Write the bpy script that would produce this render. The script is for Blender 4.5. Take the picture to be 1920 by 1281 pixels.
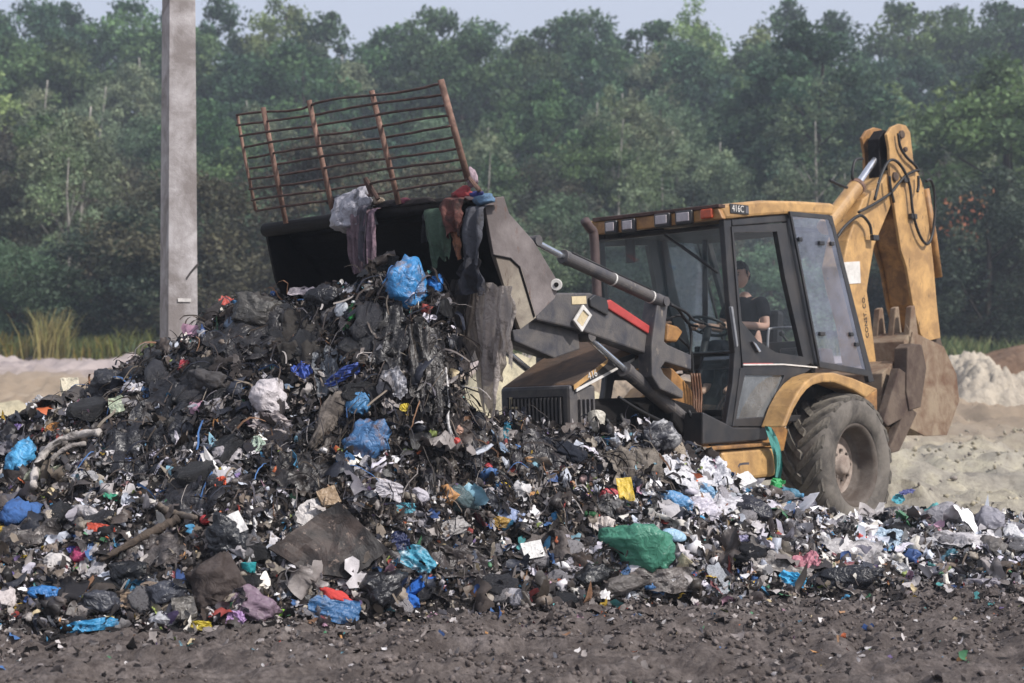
import bpy, bmesh, math, random
import numpy as np
from mathutils import Vector, Matrix

for o in list(bpy.data.objects):
    bpy.data.objects.remove(o)
random.seed(7)
RNG = np.random.default_rng(11)
SC = bpy.context.scene
COL = SC.collection

# ------------------------------------------------------------------ camera
EYE = 1.7                     # metres above the mud
FPX = 3200.0                  # focal length in photo pixels (1920 wide)
HOR = 660.0                   # horizon row in the photo
cam_data = bpy.data.cameras.new('camera')
cam = bpy.data.objects.new('camera', cam_data)
COL.objects.link(cam)
cam.location = (0, 0, EYE)
cam.rotation_euler = (math.radians(90), 0, 0)
cam_data.sensor_width = 36
cam_data.lens = FPX / 1920 * 36
cam_data.shift_y = (HOR - 640.5) / 1920
cam_data.clip_start = 0.1
cam_data.clip_end = 2000
cam_data.dof.use_dof = True
cam_data.dof.focus_distance = 12.4
cam_data.dof.aperture_fstop = 2.6
SC.camera = cam

# ------------------------------------------------------------------ sky, sun
SUN_AZ, SUN_EL = math.radians(122), math.radians(44)
world = bpy.data.worlds.new('World')
SC.world = world
world.use_nodes = True
wn = world.node_tree
for n in list(wn.nodes):
    wn.nodes.remove(n)
wo = wn.nodes.new('ShaderNodeOutputWorld')
wb = wn.nodes.new('ShaderNodeBackground')
sky = wn.nodes.new('ShaderNodeTexSky')
sky.sky_type = 'NISHITA'
sky.sun_disc = False
sky.sun_elevation = SUN_EL
sky.sun_rotation = SUN_AZ
sky.altitude = 200
sky.air_density = 1.0
sky.dust_density = 3.0
sky.ozone_density = 2.5
wb.inputs['Strength'].default_value = 0.12
veil = wn.nodes.new('ShaderNodeMix'); veil.data_type = 'RGBA'      # thin even cloud over the blue
veil.inputs[0].default_value = 0.64
veil.inputs[7].default_value = (5.5, 5.6, 6.4, 1)
wn.links.new(sky.outputs[0], veil.inputs[6])
wn.links.new(veil.outputs[2], wb.inputs['Color'])
wn.links.new(wb.outputs[0], wo.inputs['Surface'])
sl = bpy.data.lights.new('sun', 'SUN')
sl.energy = 4.0
sl.angle = math.radians(3)
sl.color = (1.0, 0.955, 0.91)
sun = bpy.data.objects.new('sun', sl)
COL.objects.link(sun)
sd = Vector((math.sin(SUN_AZ) * math.cos(SUN_EL), math.cos(SUN_AZ) * math.cos(SUN_EL), math.sin(SUN_EL)))
sun.rotation_euler = sd.to_track_quat('Z', 'Y').to_euler()
sun.location = sd * 60
SC.view_settings.view_transform = 'Standard'
SC.view_settings.look = 'None'
SC.view_settings.gamma = 1
SC.view_settings.use_curve_mapping = False
SC.view_settings.exposure = 0.25
SC.render.engine = 'CYCLES'
SC.cycles.max_bounces = 6
SC.cycles.transparent_max_bounces = 12
SC.cycles.volume_bounces = 0
SC.cycles.use_denoising = True

# ------------------------------------------------------------------ helpers
def lin(c):
    if isinstance(c, str):
        c = [int(c[i:i + 2], 16) / 255 for i in (0, 2, 4)]
    return tuple(v / 12.92 if v <= 0.04045 else ((v + 0.055) / 1.055) ** 2.4 for v in c)

def ray(px, py):
    return Vector(((px - 960) / FPX, 1.0, (HOR - py) / FPX))

def at(px, py, d):
    r = ray(px, py)
    return Vector((r.x * d, d, EYE + r.z * d))

def tag(o, label=None, cat=None, group=None, kind=None):
    if label: o['label'] = label
    if cat: o['category'] = cat
    if group: o['group'] = group
    if kind: o['kind'] = kind
    return o

def link_mesh(name, me, mat=None, parent=None):
    if mat is not None and not me.materials:
        me.materials.append(mat)
    o = bpy.data.objects.new(name, me)
    COL.objects.link(o)
    if parent is not None:
        o.parent = parent
    return o

def pmesh(name, V, F, smooth=False):
    me = bpy.data.meshes.new(name)
    me.from_pydata([tuple(v) for v in V], [], [tuple(f) for f in F])
    me.update()
    if smooth:
        me.polygons.foreach_set('use_smooth', [True] * len(me.polygons))
    return me

def nmesh(name, V, Q, smooth=True):
    """numpy mesh; Q is an (n, k) array of faces with k corners"""
    V = np.asarray(V, dtype=np.float32); Q = np.asarray(Q, dtype=np.int32)
    me = bpy.data.meshes.new(name)
    me.vertices.add(len(V)); me.vertices.foreach_set('co', V.ravel())
    k = Q.shape[1]
    me.loops.add(Q.size); me.loops.foreach_set('vertex_index', Q.ravel())
    me.polygons.add(len(Q))
    me.polygons.foreach_set('loop_start', np.arange(0, Q.size, k, dtype=np.int32))
    me.polygons.foreach_set('use_smooth', np.full(len(Q), smooth, dtype=bool))
    me.update(calc_edges=True)
    return me

def set_col(me, C):
    a = me.attributes.new('Col', 'FLOAT_COLOR', 'POINT')
    C = np.asarray(C, dtype=np.float32)
    if C.shape[1] == 3:
        C = np.concatenate([C, np.ones((len(C), 1), np.float32)], 1)
    a.data.foreach_set('color', C.ravel())

def empty(name, M=None, label=None, cat=None, group=None, loc=None):
    o = bpy.data.objects.new(name, None)
    o.empty_display_size = 0.3
    COL.objects.link(o)
    if M is not None: o.matrix_world = M
    if loc is not None: o.location = loc
    return tag(o, label, cat, group)

# value noise, vectorised
def _hash(ix, iy, iz, s):
    h = (ix * 374761393 + iy * 668265263 + iz * 1274126177 + s * 974634721) & 0xffffffff
    h = ((h ^ (h >> 13)) * 1103515245) & 0xffffffff
    h = ((h ^ (h >> 16)) * 2246822519) & 0xffffffff
    return ((h ^ (h >> 15)) & 0xffffff) / float(0xffffff)

def vn(P, s=0):
    P = np.asarray(P, dtype=np.float64)
    I = np.floor(P).astype(np.int64); f = P - I
    f = f * f * (3 - 2 * f)
    r = 0
    for dx in (0, 1):
        wx = f[:, 0] if dx else 1 - f[:, 0]
        for dy in (0, 1):
            wy = f[:, 1] if dy else 1 - f[:, 1]
            for dz in (0, 1):
                wz = f[:, 2] if dz else 1 - f[:, 2]
                r = r + wx * wy * wz * _hash(I[:, 0] + dx, I[:, 1] + dy, I[:, 2] + dz, s)
    return r

def fbm(P, s=0, octv=4, gain=0.5):
    P = np.asarray(P, dtype=np.float64)
    a, t, r = 1.0, 0.0, 0
    for i in range(octv):
        r = r + a * vn(P * (2.03 ** i), s + i * 17); t += a; a *= gain
    return r / t

def ridged(P, s=0, octv=3):
    P = np.asarray(P, dtype=np.float64)
    a, t, r = 1.0, 0.0, 0
    for i in range(octv):
        r = r + a * (1 - np.abs(2 * vn(P * (2.1 ** i), s + i * 31) - 1)); t += a; a *= 0.5
    return r / t

def xy0(X, Y):
    return np.stack([X.ravel(), Y.ravel(), np.zeros(X.size)], 1)

# ------------------------------------------------------------------ materials
def nodes(name):
    m = bpy.data.materials.new(name)
    m.use_nodes = True
    nt = m.node_tree
    b = nt.nodes['Principled BSDF']
    return m, nt, b

def noise_node(nt, scale, detail=4, rough=0.55, coord='Object', dist=0.0):
    tc = nt.nodes.new('ShaderNodeTexCoord')
    n = nt.nodes.new('ShaderNodeTexNoise')
    n.inputs['Scale'].default_value = scale
    n.inputs['Detail'].default_value = detail
    n.inputs['Roughness'].default_value = rough
    n.inputs['Distortion'].default_value = dist
    nt.links.new(tc.outputs[coord], n.inputs['Vector'])
    return n

def ramp(nt, src, stops):
    r = nt.nodes.new('ShaderNodeValToRGB')
    e = r.color_ramp.elements
    while len(e) < len(stops): e.new(0.5)
    for i, (p, c) in enumerate(stops):
        e[i].position = p
        e[i].color = (*c, 1) if len(c) == 3 else c
    nt.links.new(src, r.inputs['Fac'])
    return r

def mixrgb(nt, fac, a, b):
    m = nt.nodes.new('ShaderNodeMix'); m.data_type = 'RGBA'
    for i, v in ((0, fac), (6, a), (7, b)):
        if hasattr(v, 'links'): nt.links.new(v, m.inputs[i])
        elif i == 0: m.inputs[0].default_value = v
        else: m.inputs[i].default_value = (*v, 1)
    return m.outputs[2]

def bump(nt, b, src, strength, dist=0.02):
    n = nt.nodes.new('ShaderNodeBump')
    n.inputs['Strength'].default_value = strength
    n.inputs['Distance'].default_value = dist
    nt.links.new(src, n.inputs['Height'])
    nt.links.new(n.outputs[0], b.inputs['Normal'])

_mc = {}
def paint(name, col, rough=0.5, metal=0.0, dirt=None, damt=0.45, dscale=6, bs=0.15, bscale=40, spec=0.5, coord='Object', bdist=0.01, chips=None):
    """a solid colour with dirt of its own in irregular patches and a fine relief"""
    if name in _mc: return _mc[name]
    m, nt, b = nodes(name)
    c = lin(col)
    d = lin(dirt) if dirt else tuple(v * 0.55 for v in c)
    n = noise_node(nt, dscale, 6, 0.65, coord, 0.4)
    r = ramp(nt, n.outputs['Fac'], [(0.5 - damt * 0.35, (1, 1, 1)), (0.72 - damt * 0.25, (0, 0, 0))])
    r.color_ramp.elements[0].color = (0, 0, 0, 1); r.color_ramp.elements[1].color = (damt * 1.6 if damt < .62 else 1,) * 3 + (1,)
    n2 = noise_node(nt, dscale * 7, 4, 0.6, coord)
    c2 = mixrgb(nt, n2.outputs['Fac'], tuple(v * 0.8 for v in c), tuple(min(1, v * 1.15) for v in c))
    base = mixrgb(nt, r.outputs['Color'], c2, d)
    if chips:      # knocks down to the bare metal and long scratches
        tc = nt.nodes.new('ShaderNodeTexCoord'); mp = nt.nodes.new('ShaderNodeMapping'); mp.inputs['Scale'].default_value = (1, 1, .35)
        nt.links.new(tc.outputs['Object'], mp.inputs['Vector'])
        n4 = nt.nodes.new('ShaderNodeTexNoise'); n4.inputs['Scale'].default_value = 16; n4.inputs['Detail'].default_value = 8; n4.inputs['Roughness'].default_value = .72
        nt.links.new(mp.outputs[0], n4.inputs['Vector'])
        base = mixrgb(nt, ramp(nt, n4.outputs['Fac'], [(.60, (0, 0, 0)), (.66, (.85, .85, .85))]).outputs['Color'], base, lin(chips))
    nt.links.new(base, b.inputs['Base Color'])
    b.inputs['Roughness'].default_value = rough
    b.inputs['Metallic'].default_value = metal
    b.inputs['Specular IOR Level'].default_value = spec
    if bs:
        n3 = noise_node(nt, bscale, 5, 0.6, coord)
        bump(nt, b, n3.outputs['Fac'], bs, bdist)
    _mc[name] = m
    return m

def glassy(name, tint, reflect=0.12, rough=0.03, body=0.0, bodycol='8090a0'):
    """thin pane: clear with a tint, a mirror share and a patchy body for dust and painted reflections"""
    if name in _mc: return _mc[name]
    m, nt, b = nodes(name)
    nt.nodes.remove(b)
    out = [n for n in nt.nodes if n.type == 'OUTPUT_MATERIAL'][0]
    tr = nt.nodes.new('ShaderNodeBsdfTransparent'); tr.inputs[0].default_value = (*tint, 1)
    gl = nt.nodes.new('ShaderNodeBsdfGlossy'); gl.inputs['Roughness'].default_value = rough
    gl.inputs['Color'].default_value = (0.9, 0.95, 1, 1)
    df = nt.nodes.new('ShaderNodeBsdfDiffuse'); df.inputs[0].default_value = (*lin(bodycol), 1)
    lw = nt.nodes.new('ShaderNodeLayerWeight'); lw.inputs[0].default_value = 0.5
    pw = nt.nodes.new('ShaderNodeMath'); pw.operation = 'POWER'; pw.inputs[1].default_value = 4.0
    nt.links.new(lw.outputs['Facing'], pw.inputs[0])
    ad = nt.nodes.new('ShaderNodeMath'); ad.operation = 'MULTIPLY_ADD'; ad.inputs[1].default_value = 0.8
    ad.inputs[2].default_value = 0.04 + reflect; ad.use_clamp = True
    nt.links.new(pw.outputs[0], ad.inputs[0])
    m1 = nt.nodes.new('ShaderNodeMixShader'); m2 = nt.nodes.new('ShaderNodeMixShader')
    nn = noise_node(nt, 3, 5, 0.65)
    rr = ramp(nt, nn.outputs['Fac'], [(0.35, (body * .5,) * 3), (0.7, (min(1, body * 1.6),) * 3)])
    nt.links.new(rr.outputs['Color'], m1.inputs[0])
    nt.links.new(tr.outputs[0], m1.inputs[1]); nt.links.new(df.outputs[0], m1.inputs[2])
    nt.links.new(ad.outputs[0], m2.inputs[0])
    nt.links.new(m1.outputs[0], m2.inputs[1]); nt.links.new(gl.outputs[0], m2.inputs[2])
    nt.links.new(m2.outputs[0], out.inputs['Surface'])
    _mc[name] = m
    return m

def film(col, rough=0.35, clear=0.0, dirt='2a2522', damt=0.4, matte=False):
    """wrinkled plastic film or cloth of one colour, soiled"""
    name = 'film_%s_%d_%d_%d' % (col, clear * 100, matte, damt * 100)
    if name in _mc: return _mc[name]
    m, nt, b = nodes(name)
    c = lin(col)
    n = noise_node(nt, 9, 6, 0.7, 'Object', 0.6)
    lo = 0.62 - damt * 0.4
    r = ramp(nt, n.outputs['Fac'], [(lo, (0, 0, 0)), (lo + 0.16, (0.85, 0.85, 0.85))])
    n2 = noise_node(nt, 45, 3, 0.6)
    c2 = mixrgb(nt, n2.outputs['Fac'], tuple(v * 0.7 for v in c), tuple(min(1, v * 1.1) for v in c))
    base = mixrgb(nt, r.outputs['Color'], c2, lin(dirt))
    nt.links.new(base, b.inputs['Base Color'])
    b.inputs['Roughness'].default_value = 0.85 if matte else rough
    b.inputs['Specular IOR Level'].default_value = 0.25 if matte else 0.5
    v = nt.nodes.new('ShaderNodeTexNoise'); v.inputs['Scale'].default_value = 14; v.inputs['Detail'].default_value = 5
    v.inputs['Distortion'].default_value = 1.6
    tc = nt.nodes.new('ShaderNodeTexCoord'); nt.links.new(tc.outputs['Object'], v.inputs['Vector'])
    bump(nt, b, v.outputs['Fac'], 0.5 if matte else 0.75, 0.03)
    out = [x for x in nt.nodes if x.type == 'OUTPUT_MATERIAL'][0]
    sh = b.outputs[0]
    if not matte:
        tl = nt.nodes.new('ShaderNodeBsdfTranslucent'); nt.links.new(base, tl.inputs[0])
        mt = nt.nodes.new('ShaderNodeMixShader'); mt.inputs[0].default_value = .28
        nt.links.new(sh, mt.inputs[1]); nt.links.new(tl.outputs[0], mt.inputs[2]); sh = mt.outputs[0]
    if clear > 0:
        t = nt.nodes.new('ShaderNodeBsdfTransparent'); t.inputs[0].default_value = (*(min(1, 0.5 + 0.5 * x) for x in c), 1)
        mx = nt.nodes.new('ShaderNodeMixShader'); mx.inputs[0].default_value = clear
        nt.links.new(sh, mx.inputs[1]); nt.links.new(t.outputs[0], mx.inputs[2])
        nt.links.new(mx.outputs[0], out.inputs['Surface'])
    _mc[name] = m
    return m

def attr_mat(name, rough, bs=0.3, bscale=60, translucent=0.0, spec=0.4, vary=0.0):
    m, nt, b = nodes(name)
    a = nt.nodes.new('ShaderNodeAttribute'); a.attribute_name = 'Col'
    src = a.outputs['Color']
    if vary:
        oi = nt.nodes.new('ShaderNodeObjectInfo')
        hs = nt.nodes.new('ShaderNodeHueSaturation')
        mr = nt.nodes.new('ShaderNodeMapRange'); mr.inputs[3].default_value = 1 - vary; mr.inputs[4].default_value = 1 + vary
        nt.links.new(oi.outputs['Random'], mr.inputs[0]); nt.links.new(mr.outputs[0], hs.inputs['Value'])
        mr2 = nt.nodes.new('ShaderNodeMapRange'); mr2.inputs[3].default_value = 0.47; mr2.inputs[4].default_value = 0.52
        wr = nt.nodes.new('ShaderNodeMath'); wr.operation = 'FRACT'
        ml = nt.nodes.new('ShaderNodeMath'); ml.operation = 'MULTIPLY'; ml.inputs[1].default_value = 7.3
        nt.links.new(oi.outputs['Random'], ml.inputs[0]); nt.links.new(ml.outputs[0], wr.inputs[0]); nt.links.new(wr.outputs[0], mr2.inputs[0])
        nt.links.new(mr2.outputs[0], hs.inputs['Hue'])
        nt.links.new(src, hs.inputs['Color']); src = hs.outputs[0]
    nt.links.new(src, b.inputs['Base Color'])
    b.inputs['Roughness'].default_value = rough
    b.inputs['Specular IOR Level'].default_value = spec
    if bs:
        n = noise_node(nt, bscale, 4, 0.6)
        bump(nt, b, n.outputs['Fac'], bs, 0.01)
    if translucent:
        t = nt.nodes.new('ShaderNodeBsdfTranslucent'); nt.links.new(src, t.inputs[0])
        mx = nt.nodes.new('ShaderNodeMixShader'); mx.inputs[0].default_value = translucent
        out = [x for x in nt.nodes if x.type == 'OUTPUT_MATERIAL'][0]
        nt.links.new(b.outputs[0], mx.inputs[1]); nt.links.new(t.outputs[0], mx.inputs[2])
        nt.links.new(mx.outputs[0], out.inputs['Surface'])
    return m

# ------------------------------------------------------------------ shape builders (return V, F)
def tube(P, R, seg=8, caps=True):
    P = [Vector(p) for p in P]
    if not hasattr(R, '__len__'): R = [R] * len(P)
    V, F = [], []
    t = (P[1] - P[0]).normalized()
    up = Vector((0, 0, 1)) if abs(t.z) < 0.9 else Vector((1, 0, 0))
    n = t.cross(up).normalized()
    for i, p in enumerate(P):
        if i == 0: t = P[1] - P[0]
        elif i == len(P) - 1: t = P[-1] - P[-2]
        else: t = P[i + 1] - P[i - 1]
        t = t.normalized()
        n = (n - t * n.dot(t)).normalized()
        b = t.cross(n)
        for k in range(seg):
            a = 2 * math.pi * k / seg
            V.append(p + (n * math.cos(a) + b * math.sin(a)) * R[i])
    for i in range(len(P) - 1):
        for k in range(seg):
            k2 = (k + 1) % seg
            F.append((i * seg + k, i * seg + k2, (i + 1) * seg + k2, (i + 1) * seg + k))
    if caps:
        F.append(tuple(range(seg - 1, -1, -1)))
        F.append(tuple(range((len(P) - 1) * seg, len(P) * seg)))
    return V, F

def join(*parts):
    V, F = [], []
    for v, f in parts:
        k = len(V); V += list(v); F += [tuple(i + k for i in q) for q in f]
    return V, F

def boxVF(c, s, R=None):
    V = []
    for x in (-1, 1):
        for y in (-1, 1):
            for z in (-1, 1):
                p = Vector((x * s[0] / 2, y * s[1] / 2, z * s[2] / 2))
                if R is not None: p = R @ p
                V.append(p + Vector(c))
    F = [(0, 1, 3, 2), (4, 6, 7, 5), (0, 4, 5, 1), (2, 3, 7, 6), (0, 2, 6, 4), (1, 5, 7, 3)]
    return V, F

def prismVF(A, B):
    """solid between two matching outlines"""
    n = len(A)
    V = list(A) + list(B)
    F = [tuple(range(n)), tuple(range(2 * n - 1, n - 1, -1))]
    for i in range(n):
        j = (i + 1) % n
        F.append((i, i + n, j + n, j))
    return V, F

def latheVF(prof, axis='y', seg=40):
    """prof: list of (along axis, radius)"""
    V, F = [], []
    for (a, r) in prof:
        for k in range(seg):
            t = 2 * math.pi * k / seg
            c, s = r * math.cos(t), r * math.sin(t)
            V.append(Vector((c, a, s)) if axis == 'y' else Vector((c, s, a)))
    for i in range(len(prof) - 1):
        for k in range(seg):
            k2 = (k + 1) % seg
            F.append((i * seg + k, i * seg + k2, (i + 1) * seg + k2, (i + 1) * seg + k))
    return V, F

def solid(name, VF, mat, parent=None, bevel=0.0, smooth=False, segs=2):
    me = pmesh(name, VF[0], VF[1], smooth)
    bm = bmesh.new(); bm.from_mesh(me)
    bmesh.ops.recalc_face_normals(bm, faces=bm.faces)
    bm.to_mesh(me); bm.free()
    o = link_mesh(name, me, mat, parent)
    if bevel:
        m = o.modifiers.new('bevel', 'BEVEL'); m.width = bevel; m.segments = segs
        m.limit_method = 'ANGLE'; m.angle_limit = math.radians(35)
        m.harden_normals = False
    return o

def text_mesh(s, size, extrude=0.0):
    cu = bpy.data.curves.new('lettering', 'FONT')
    cu.body = s; cu.size = size; cu.extrude = extrude
    cu.align_x = 'CENTER'; cu.align_y = 'CENTER'
    o = bpy.data.objects.new('lettering', cu); COL.objects.link(o)
    dg = bpy.context.evaluated_depsgraph_get()
    me = bpy.data.meshes.new_from_object(o.evaluated_get(dg))
    bpy.data.objects.remove(o); bpy.data.curves.remove(cu)
    return me
# ================================================================== SETTING
def smooth(a, b, x):
    t = np.clip((x - a) / (b - a), 0, 1)
    return t * t * (3 - 2 * t)

def ground_z(X, Y):
    X = np.asarray(X, float); Y = np.asarray(Y, float)
    z = 1.75 * smooth(24, 66, Y) + np.clip(Y - 68, 0, 90) * 0.19 + np.clip(Y - 158, 0, 400) * 0.02
    P = xy0(X, Y)
    near = 1 - smooth(13.5, 17, Y.ravel())
    mid = smooth(14, 18, Y.ravel()) * (1 - smooth(50, 64, Y.ravel()))
    n1 = ridged(P * (1.1, 2.6, 1), 3, 3) - 0.6
    n2 = fbm(P * 6.5, 5, 4) - 0.5
    n3 = ridged(P * (13, 17, 1), 9, 2) - 0.5
    nz = near * (n1 * 0.15 + n2 * 0.13 + n3 * 0.045)
    # tracks pressed into the sand run across the machine's way
    tr = np.sin((P[:, 1] * 1.9 + P[:, 0] * 0.42) * 1.4 + 3 * fbm(P * 0.35, 21, 2))
    nz += mid * (0.09 * tr + (fbm(P * (1.0, 1.6, 1), 12, 4) - 0.5) * 0.52 + (ridged(P * (2.2, 3.2, 1), 14, 3) - 0.5) * 0.36)
    nz += smooth(70, 100, Y.ravel()) * (fbm(P * 0.06, 31, 2) - 0.5) * 5
    return z + nz.reshape(z.shape)

def axis_pts(parts):
    out = []
    for a, b, n in parts:
        out += list(np.linspace(a, b, n, endpoint=False))
    return np.array(out + [parts[-1][1]])

def sheet(name, xs, ys, fz, mat):
    X, Y = np.meshgrid(xs, ys)
    Z = fz(X, Y)
    V = np.stack([X.ravel(), Y.ravel(), Z.ravel()], 1)
    nx = len(xs)
    i = np.arange(len(ys) - 1)[:, None] * nx + np.arange(nx - 1)[None, :]
    i = i.ravel()
    Q = np.stack([i, i + 1, i + nx + 1, i + nx], 1)
    return link_mesh(name, nmesh(name, V, Q), mat)

def ground_material():
    m, nt, b = nodes('landfill_ground')
    g = nt.nodes.new('ShaderNodeNewGeometry')
    s = nt.nodes.new('ShaderNodeSeparateXYZ'); nt.links.new(g.outputs['Position'], s.inputs[0])
    def nz(scale, detail=5, rough=0.6, dist=0.0):
        n = nt.nodes.new('ShaderNodeTexNoise'); n.inputs['Scale'].default_value = scale
        n.inputs['Detail'].default_value = detail; n.inputs['Roughness'].default_value = rough
        n.inputs['Distortion'].default_value = dist
        nt.links.new(g.outputs['Position'], n.inputs['Vector']); return n.outputs['Fac']
    def wob(amount, scale):
        a = nt.nodes.new('ShaderNodeMath'); a.operation = 'MULTIPLY_ADD'
        nt.links.new(nz(scale), a.inputs[0]); a.inputs[1].default_value = amount
        nt.links.new(s.outputs['Y'], a.inputs[2]); return a.outputs[0]
    mud = ramp(nt, nz(3.2, 8, 0.7, 0.4), [(0.30, lin('4a4340')), (0.5, lin('665e5a')), (0.72, lin('857c78'))]).outputs[0]
    mud = mixrgb(nt, ramp(nt, nz(24, 6, .7), [(0.40, (0, 0, 0)), (0.72, (1, 1, 1))]).outputs[0], mud, lin('393230'))
    sand = ramp(nt, nz(1.1, 8, 0.65, 0.5), [(0.30, lin('7f7a72')), (0.48, lin('9f998c')), (0.60, lin('b3ac98')), (0.8, lin('98938e'))]).outputs[0]
    sand = mixrgb(nt, ramp(nt, nz(9, 6, .7), [(0.45, (0, 0, 0)), (0.75, (.8, .8, .8))]).outputs[0], sand, lin('6f685f'))
    tan = ramp(nt, nz(0.7, 7, 0.65), [(0.3, lin('7f7262')), (0.55, lin('968673')), (0.8, lin('a79a88'))]).outputs[0]
    pale = ramp(nt, nz(0.9, 7, 0.65), [(0.3, lin('8d8280')), (0.6, lin('a89c98')), (0.8, lin('b8aea6'))]).outputs[0]
    duff = ramp(nt, nz(1.5, 6, 0.65), [(0.3, lin('20261a')), (0.6, lin('343c24')), (0.8, lin('4a4a30'))]).outputs[0]
    def step(a, c, amount, sc):
        r = nt.nodes.new('ShaderNodeMapRange'); r.interpolation_type = 'SMOOTHSTEP'
        r.inputs[1].default_value = a; r.inputs[2].default_value = c
        nt.links.new(wob(amount, sc), r.inputs[0]); return r.outputs[0]
    c = mixrgb(nt, step(13.6, 16.6, 2.2, 0.5), mud, sand)
    c = mixrgb(nt, step(29, 38, 8, 0.15), c, tan)
    c = mixrgb(nt, step(47, 53, 6, 0.12), c, pale)
    c = mixrgb(nt, step(62, 66, 4, 0.2), c, duff)
    nt.links.new(c, b.inputs['Base Color'])
    b.inputs['Roughness'].default_value = 0.9
    b.inputs['Specular IOR Level'].default_value = 0.2
    bump(nt, b, nz(30, 8, 0.7), 0.7, 0.035)
    return m

GROUND = ground_material()
ground = sheet('ground',
               axis_pts([(-120, -60, 10), (-60, -16, 60), (-16, -4.6, 90), (-4.6, 4.6, 300), (4.6, 16, 100), (16, 60, 60), (60, 120, 10)]),
               axis_pts([(-40, 0, 10), (0, 7.6, 20), (7.6, 11.2, 150), (11.2, 15, 50), (15, 30, 150), (30, 70, 100), (70, 160, 40), (160, 200, 8)]),
               ground_z, GROUND)
tag(ground, kind='structure')

# ---- pale sand bank behind the rubbish and the two spoil mounds beyond the digger
def lumpy(amp, s, f=1.0):
    def fn(X, Y):
        P = xy0(X, Y)
        return ((fbm(P * f, s, 4) - 0.5) * amp + (ridged(P * f * 3.1, s + 3, 3) - .55) * amp * 0.45).reshape(X.shape)
    return fn

SANDM = paint('pale_sand', 'c9bfa2', 0.95, dirt='8f8672', damt=0.35, dscale=1.6, bs=0.8, bscale=9, spec=0.1, bdist=0.08)
SANDG = paint('grey_sand', 'b5ab9b', 0.95, dirt='8a8177', damt=0.35, dscale=1.2, bs=0.8, bscale=7, spec=0.1, bdist=0.08)
SOIL = paint('topsoil', '806a58', 0.95, dirt='5d4634', damt=0.4, dscale=2, bs=0.8, bscale=7, spec=0.1, bdist=0.08)

def mound(name, cx, cy, rx, ry, crest, mat, s, res=0.12, amp=0.5, f=1.0):
    """crest(x) is the height of the crest above the eye-level datum at x"""
    lf = lumpy(amp, s, f)
    def fz(X, Y):
        q = ((Y - cy) / ry)
        e = np.clip(1 - np.abs((X - cx) / rx) ** 4, 0, 1)
        prof = np.clip(1 - np.abs(q) ** 1.5, 0, 1)
        base = 1.75 * smooth(24, 66, Y)
        h = crest(X) - base
        return base + np.where(prof * e > 0, h * prof * e + lf(X, Y) * np.minimum(1, prof * e * 3), 0) - 0.25 + 0.25 * np.minimum(1, prof * e * 6)
    return sheet(name, np.arange(cx - rx, cx + rx, res), np.arange(cy - ry, cy + ry, res), fz, mat)

bank = mound('sand_bank', -4.0, 26, 8.6, 1.9,
             lambda X: np.interp(X, [-13, -8, -6, -4, -1.5, -.7, -.2, .5, 1.2, 2.0, 3.0], [.75, .92, .95, .8, .8, 1.25, 1.6, 1.7, 1.3, .55, .3]), SANDM, 41, 0.09, 0.5, 1.3)
tag(bank, kind='structure')
sm = mound('sand_mound', 12.6, 40, 3.4, 3.0, lambda X: np.interp(X, [9, 9.8, 10.3, 10.9, 11.6, 12.4, 14, 16], [.6, 1.0, 1.55, 1.6, 1.15, .95, 1.0, .9]), SANDG, 52, 0.07, 0.9, 1.7)
tag(sm, kind='structure')
tm = mound('topsoil_mound', 15.2, 47, 4.2, 3.0, lambda X: np.interp(X, [11, 12.4, 14, 16, 19], [.9, 1.5, 1.9, 1.8, 1.3]), SOIL, 63, 0.16, 0.45, .9)
tag(tm, kind='structure')

# ---- forest: a few grown crowns, then individuals
def crown_mesh(name, spec, seed):
    r = np.random.default_rng(seed)
    h, rad, base = spec['h'], spec['rad'], spec['base']
    nc, nl, ls = spec['clumps'], spec['leaves'], spec['leaf']
    C = []
    while len(C) < nc:
        p = r.uniform(-1, 1, 3)
        d = np.linalg.norm(p)
        if d > 1 or d < 0.45: continue
        C.append(p)
    C = np.array(C)
    zt = (C[:, 2] + 1) / 2
    w = np.interp(zt, *spec['outline'])
    ang = np.arctan2(C[:, 1], C[:, 0])
    lob = 0.75 + 0.55 * fbm(np.stack([np.cos(ang) * 1.3, np.sin(ang) * 1.3, zt * 3.0], 1) + seed, seed, 3)
    C[:, 0] *= rad * w * lob; C[:, 1] *= rad * w * lob
    C[:, 2] = base + zt * (h - base) * (0.86 + 0.28 * (lob - 0.95))
    V, COLS = [], []
    pal = [lin(x) for x in spec['pal']]
    for i, c in enumerate(C):
        cr = spec['cl'] * r.uniform(0.5, 1.15)
        n = int(nl * r.uniform(0.6, 1.3))
        q = r.normal(0, 1, (n, 3)); q /= np.linalg.norm(q, axis=1)[:, None]
        q *= (r.random((n, 1)) ** 0.45) * cr
        q[:, 2] *= spec.get('squash', 0.75)
        if spec.get('droop'):
            q[:, 2] -= spec['droop'] * (q[:, 0] ** 2 + q[:, 1] ** 2) / max(cr, .1)
        pos = c + q
        a = r.normal(0, 1, (n, 3)); a[:, 2] *= spec.get('flat', 0.8)
        a /= np.linalg.norm(a, axis=1)[:, None]
        b = np.cross(a, r.normal(0, 1, (n, 3))); b /= np.linalg.norm(b, axis=1)[:, None] + 1e-9
        s = ls * r.uniform(0.55, 1.4, (n, 1))
        a = a * s; b = b * s * 0.55
        V.append(np.stack([pos - a, pos - b, pos + a, pos + b], 1).reshape(-1, 3))
        col = np.array(pal[r.integers(len(pal))]) * r.uniform(0.7, 1.3)
        cc = col * r.uniform(0.7, 1.3, (n, 1))
        COLS.append(np.repeat(cc, 4, 0))
    V = np.concatenate(V); COLS = np.concatenate(COLS)
    Q = np.arange(len(V)).reshape(-1, 4)
    me = nmesh(name, V, Q, False)
    set_col(me, COLS)
    return me

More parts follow.
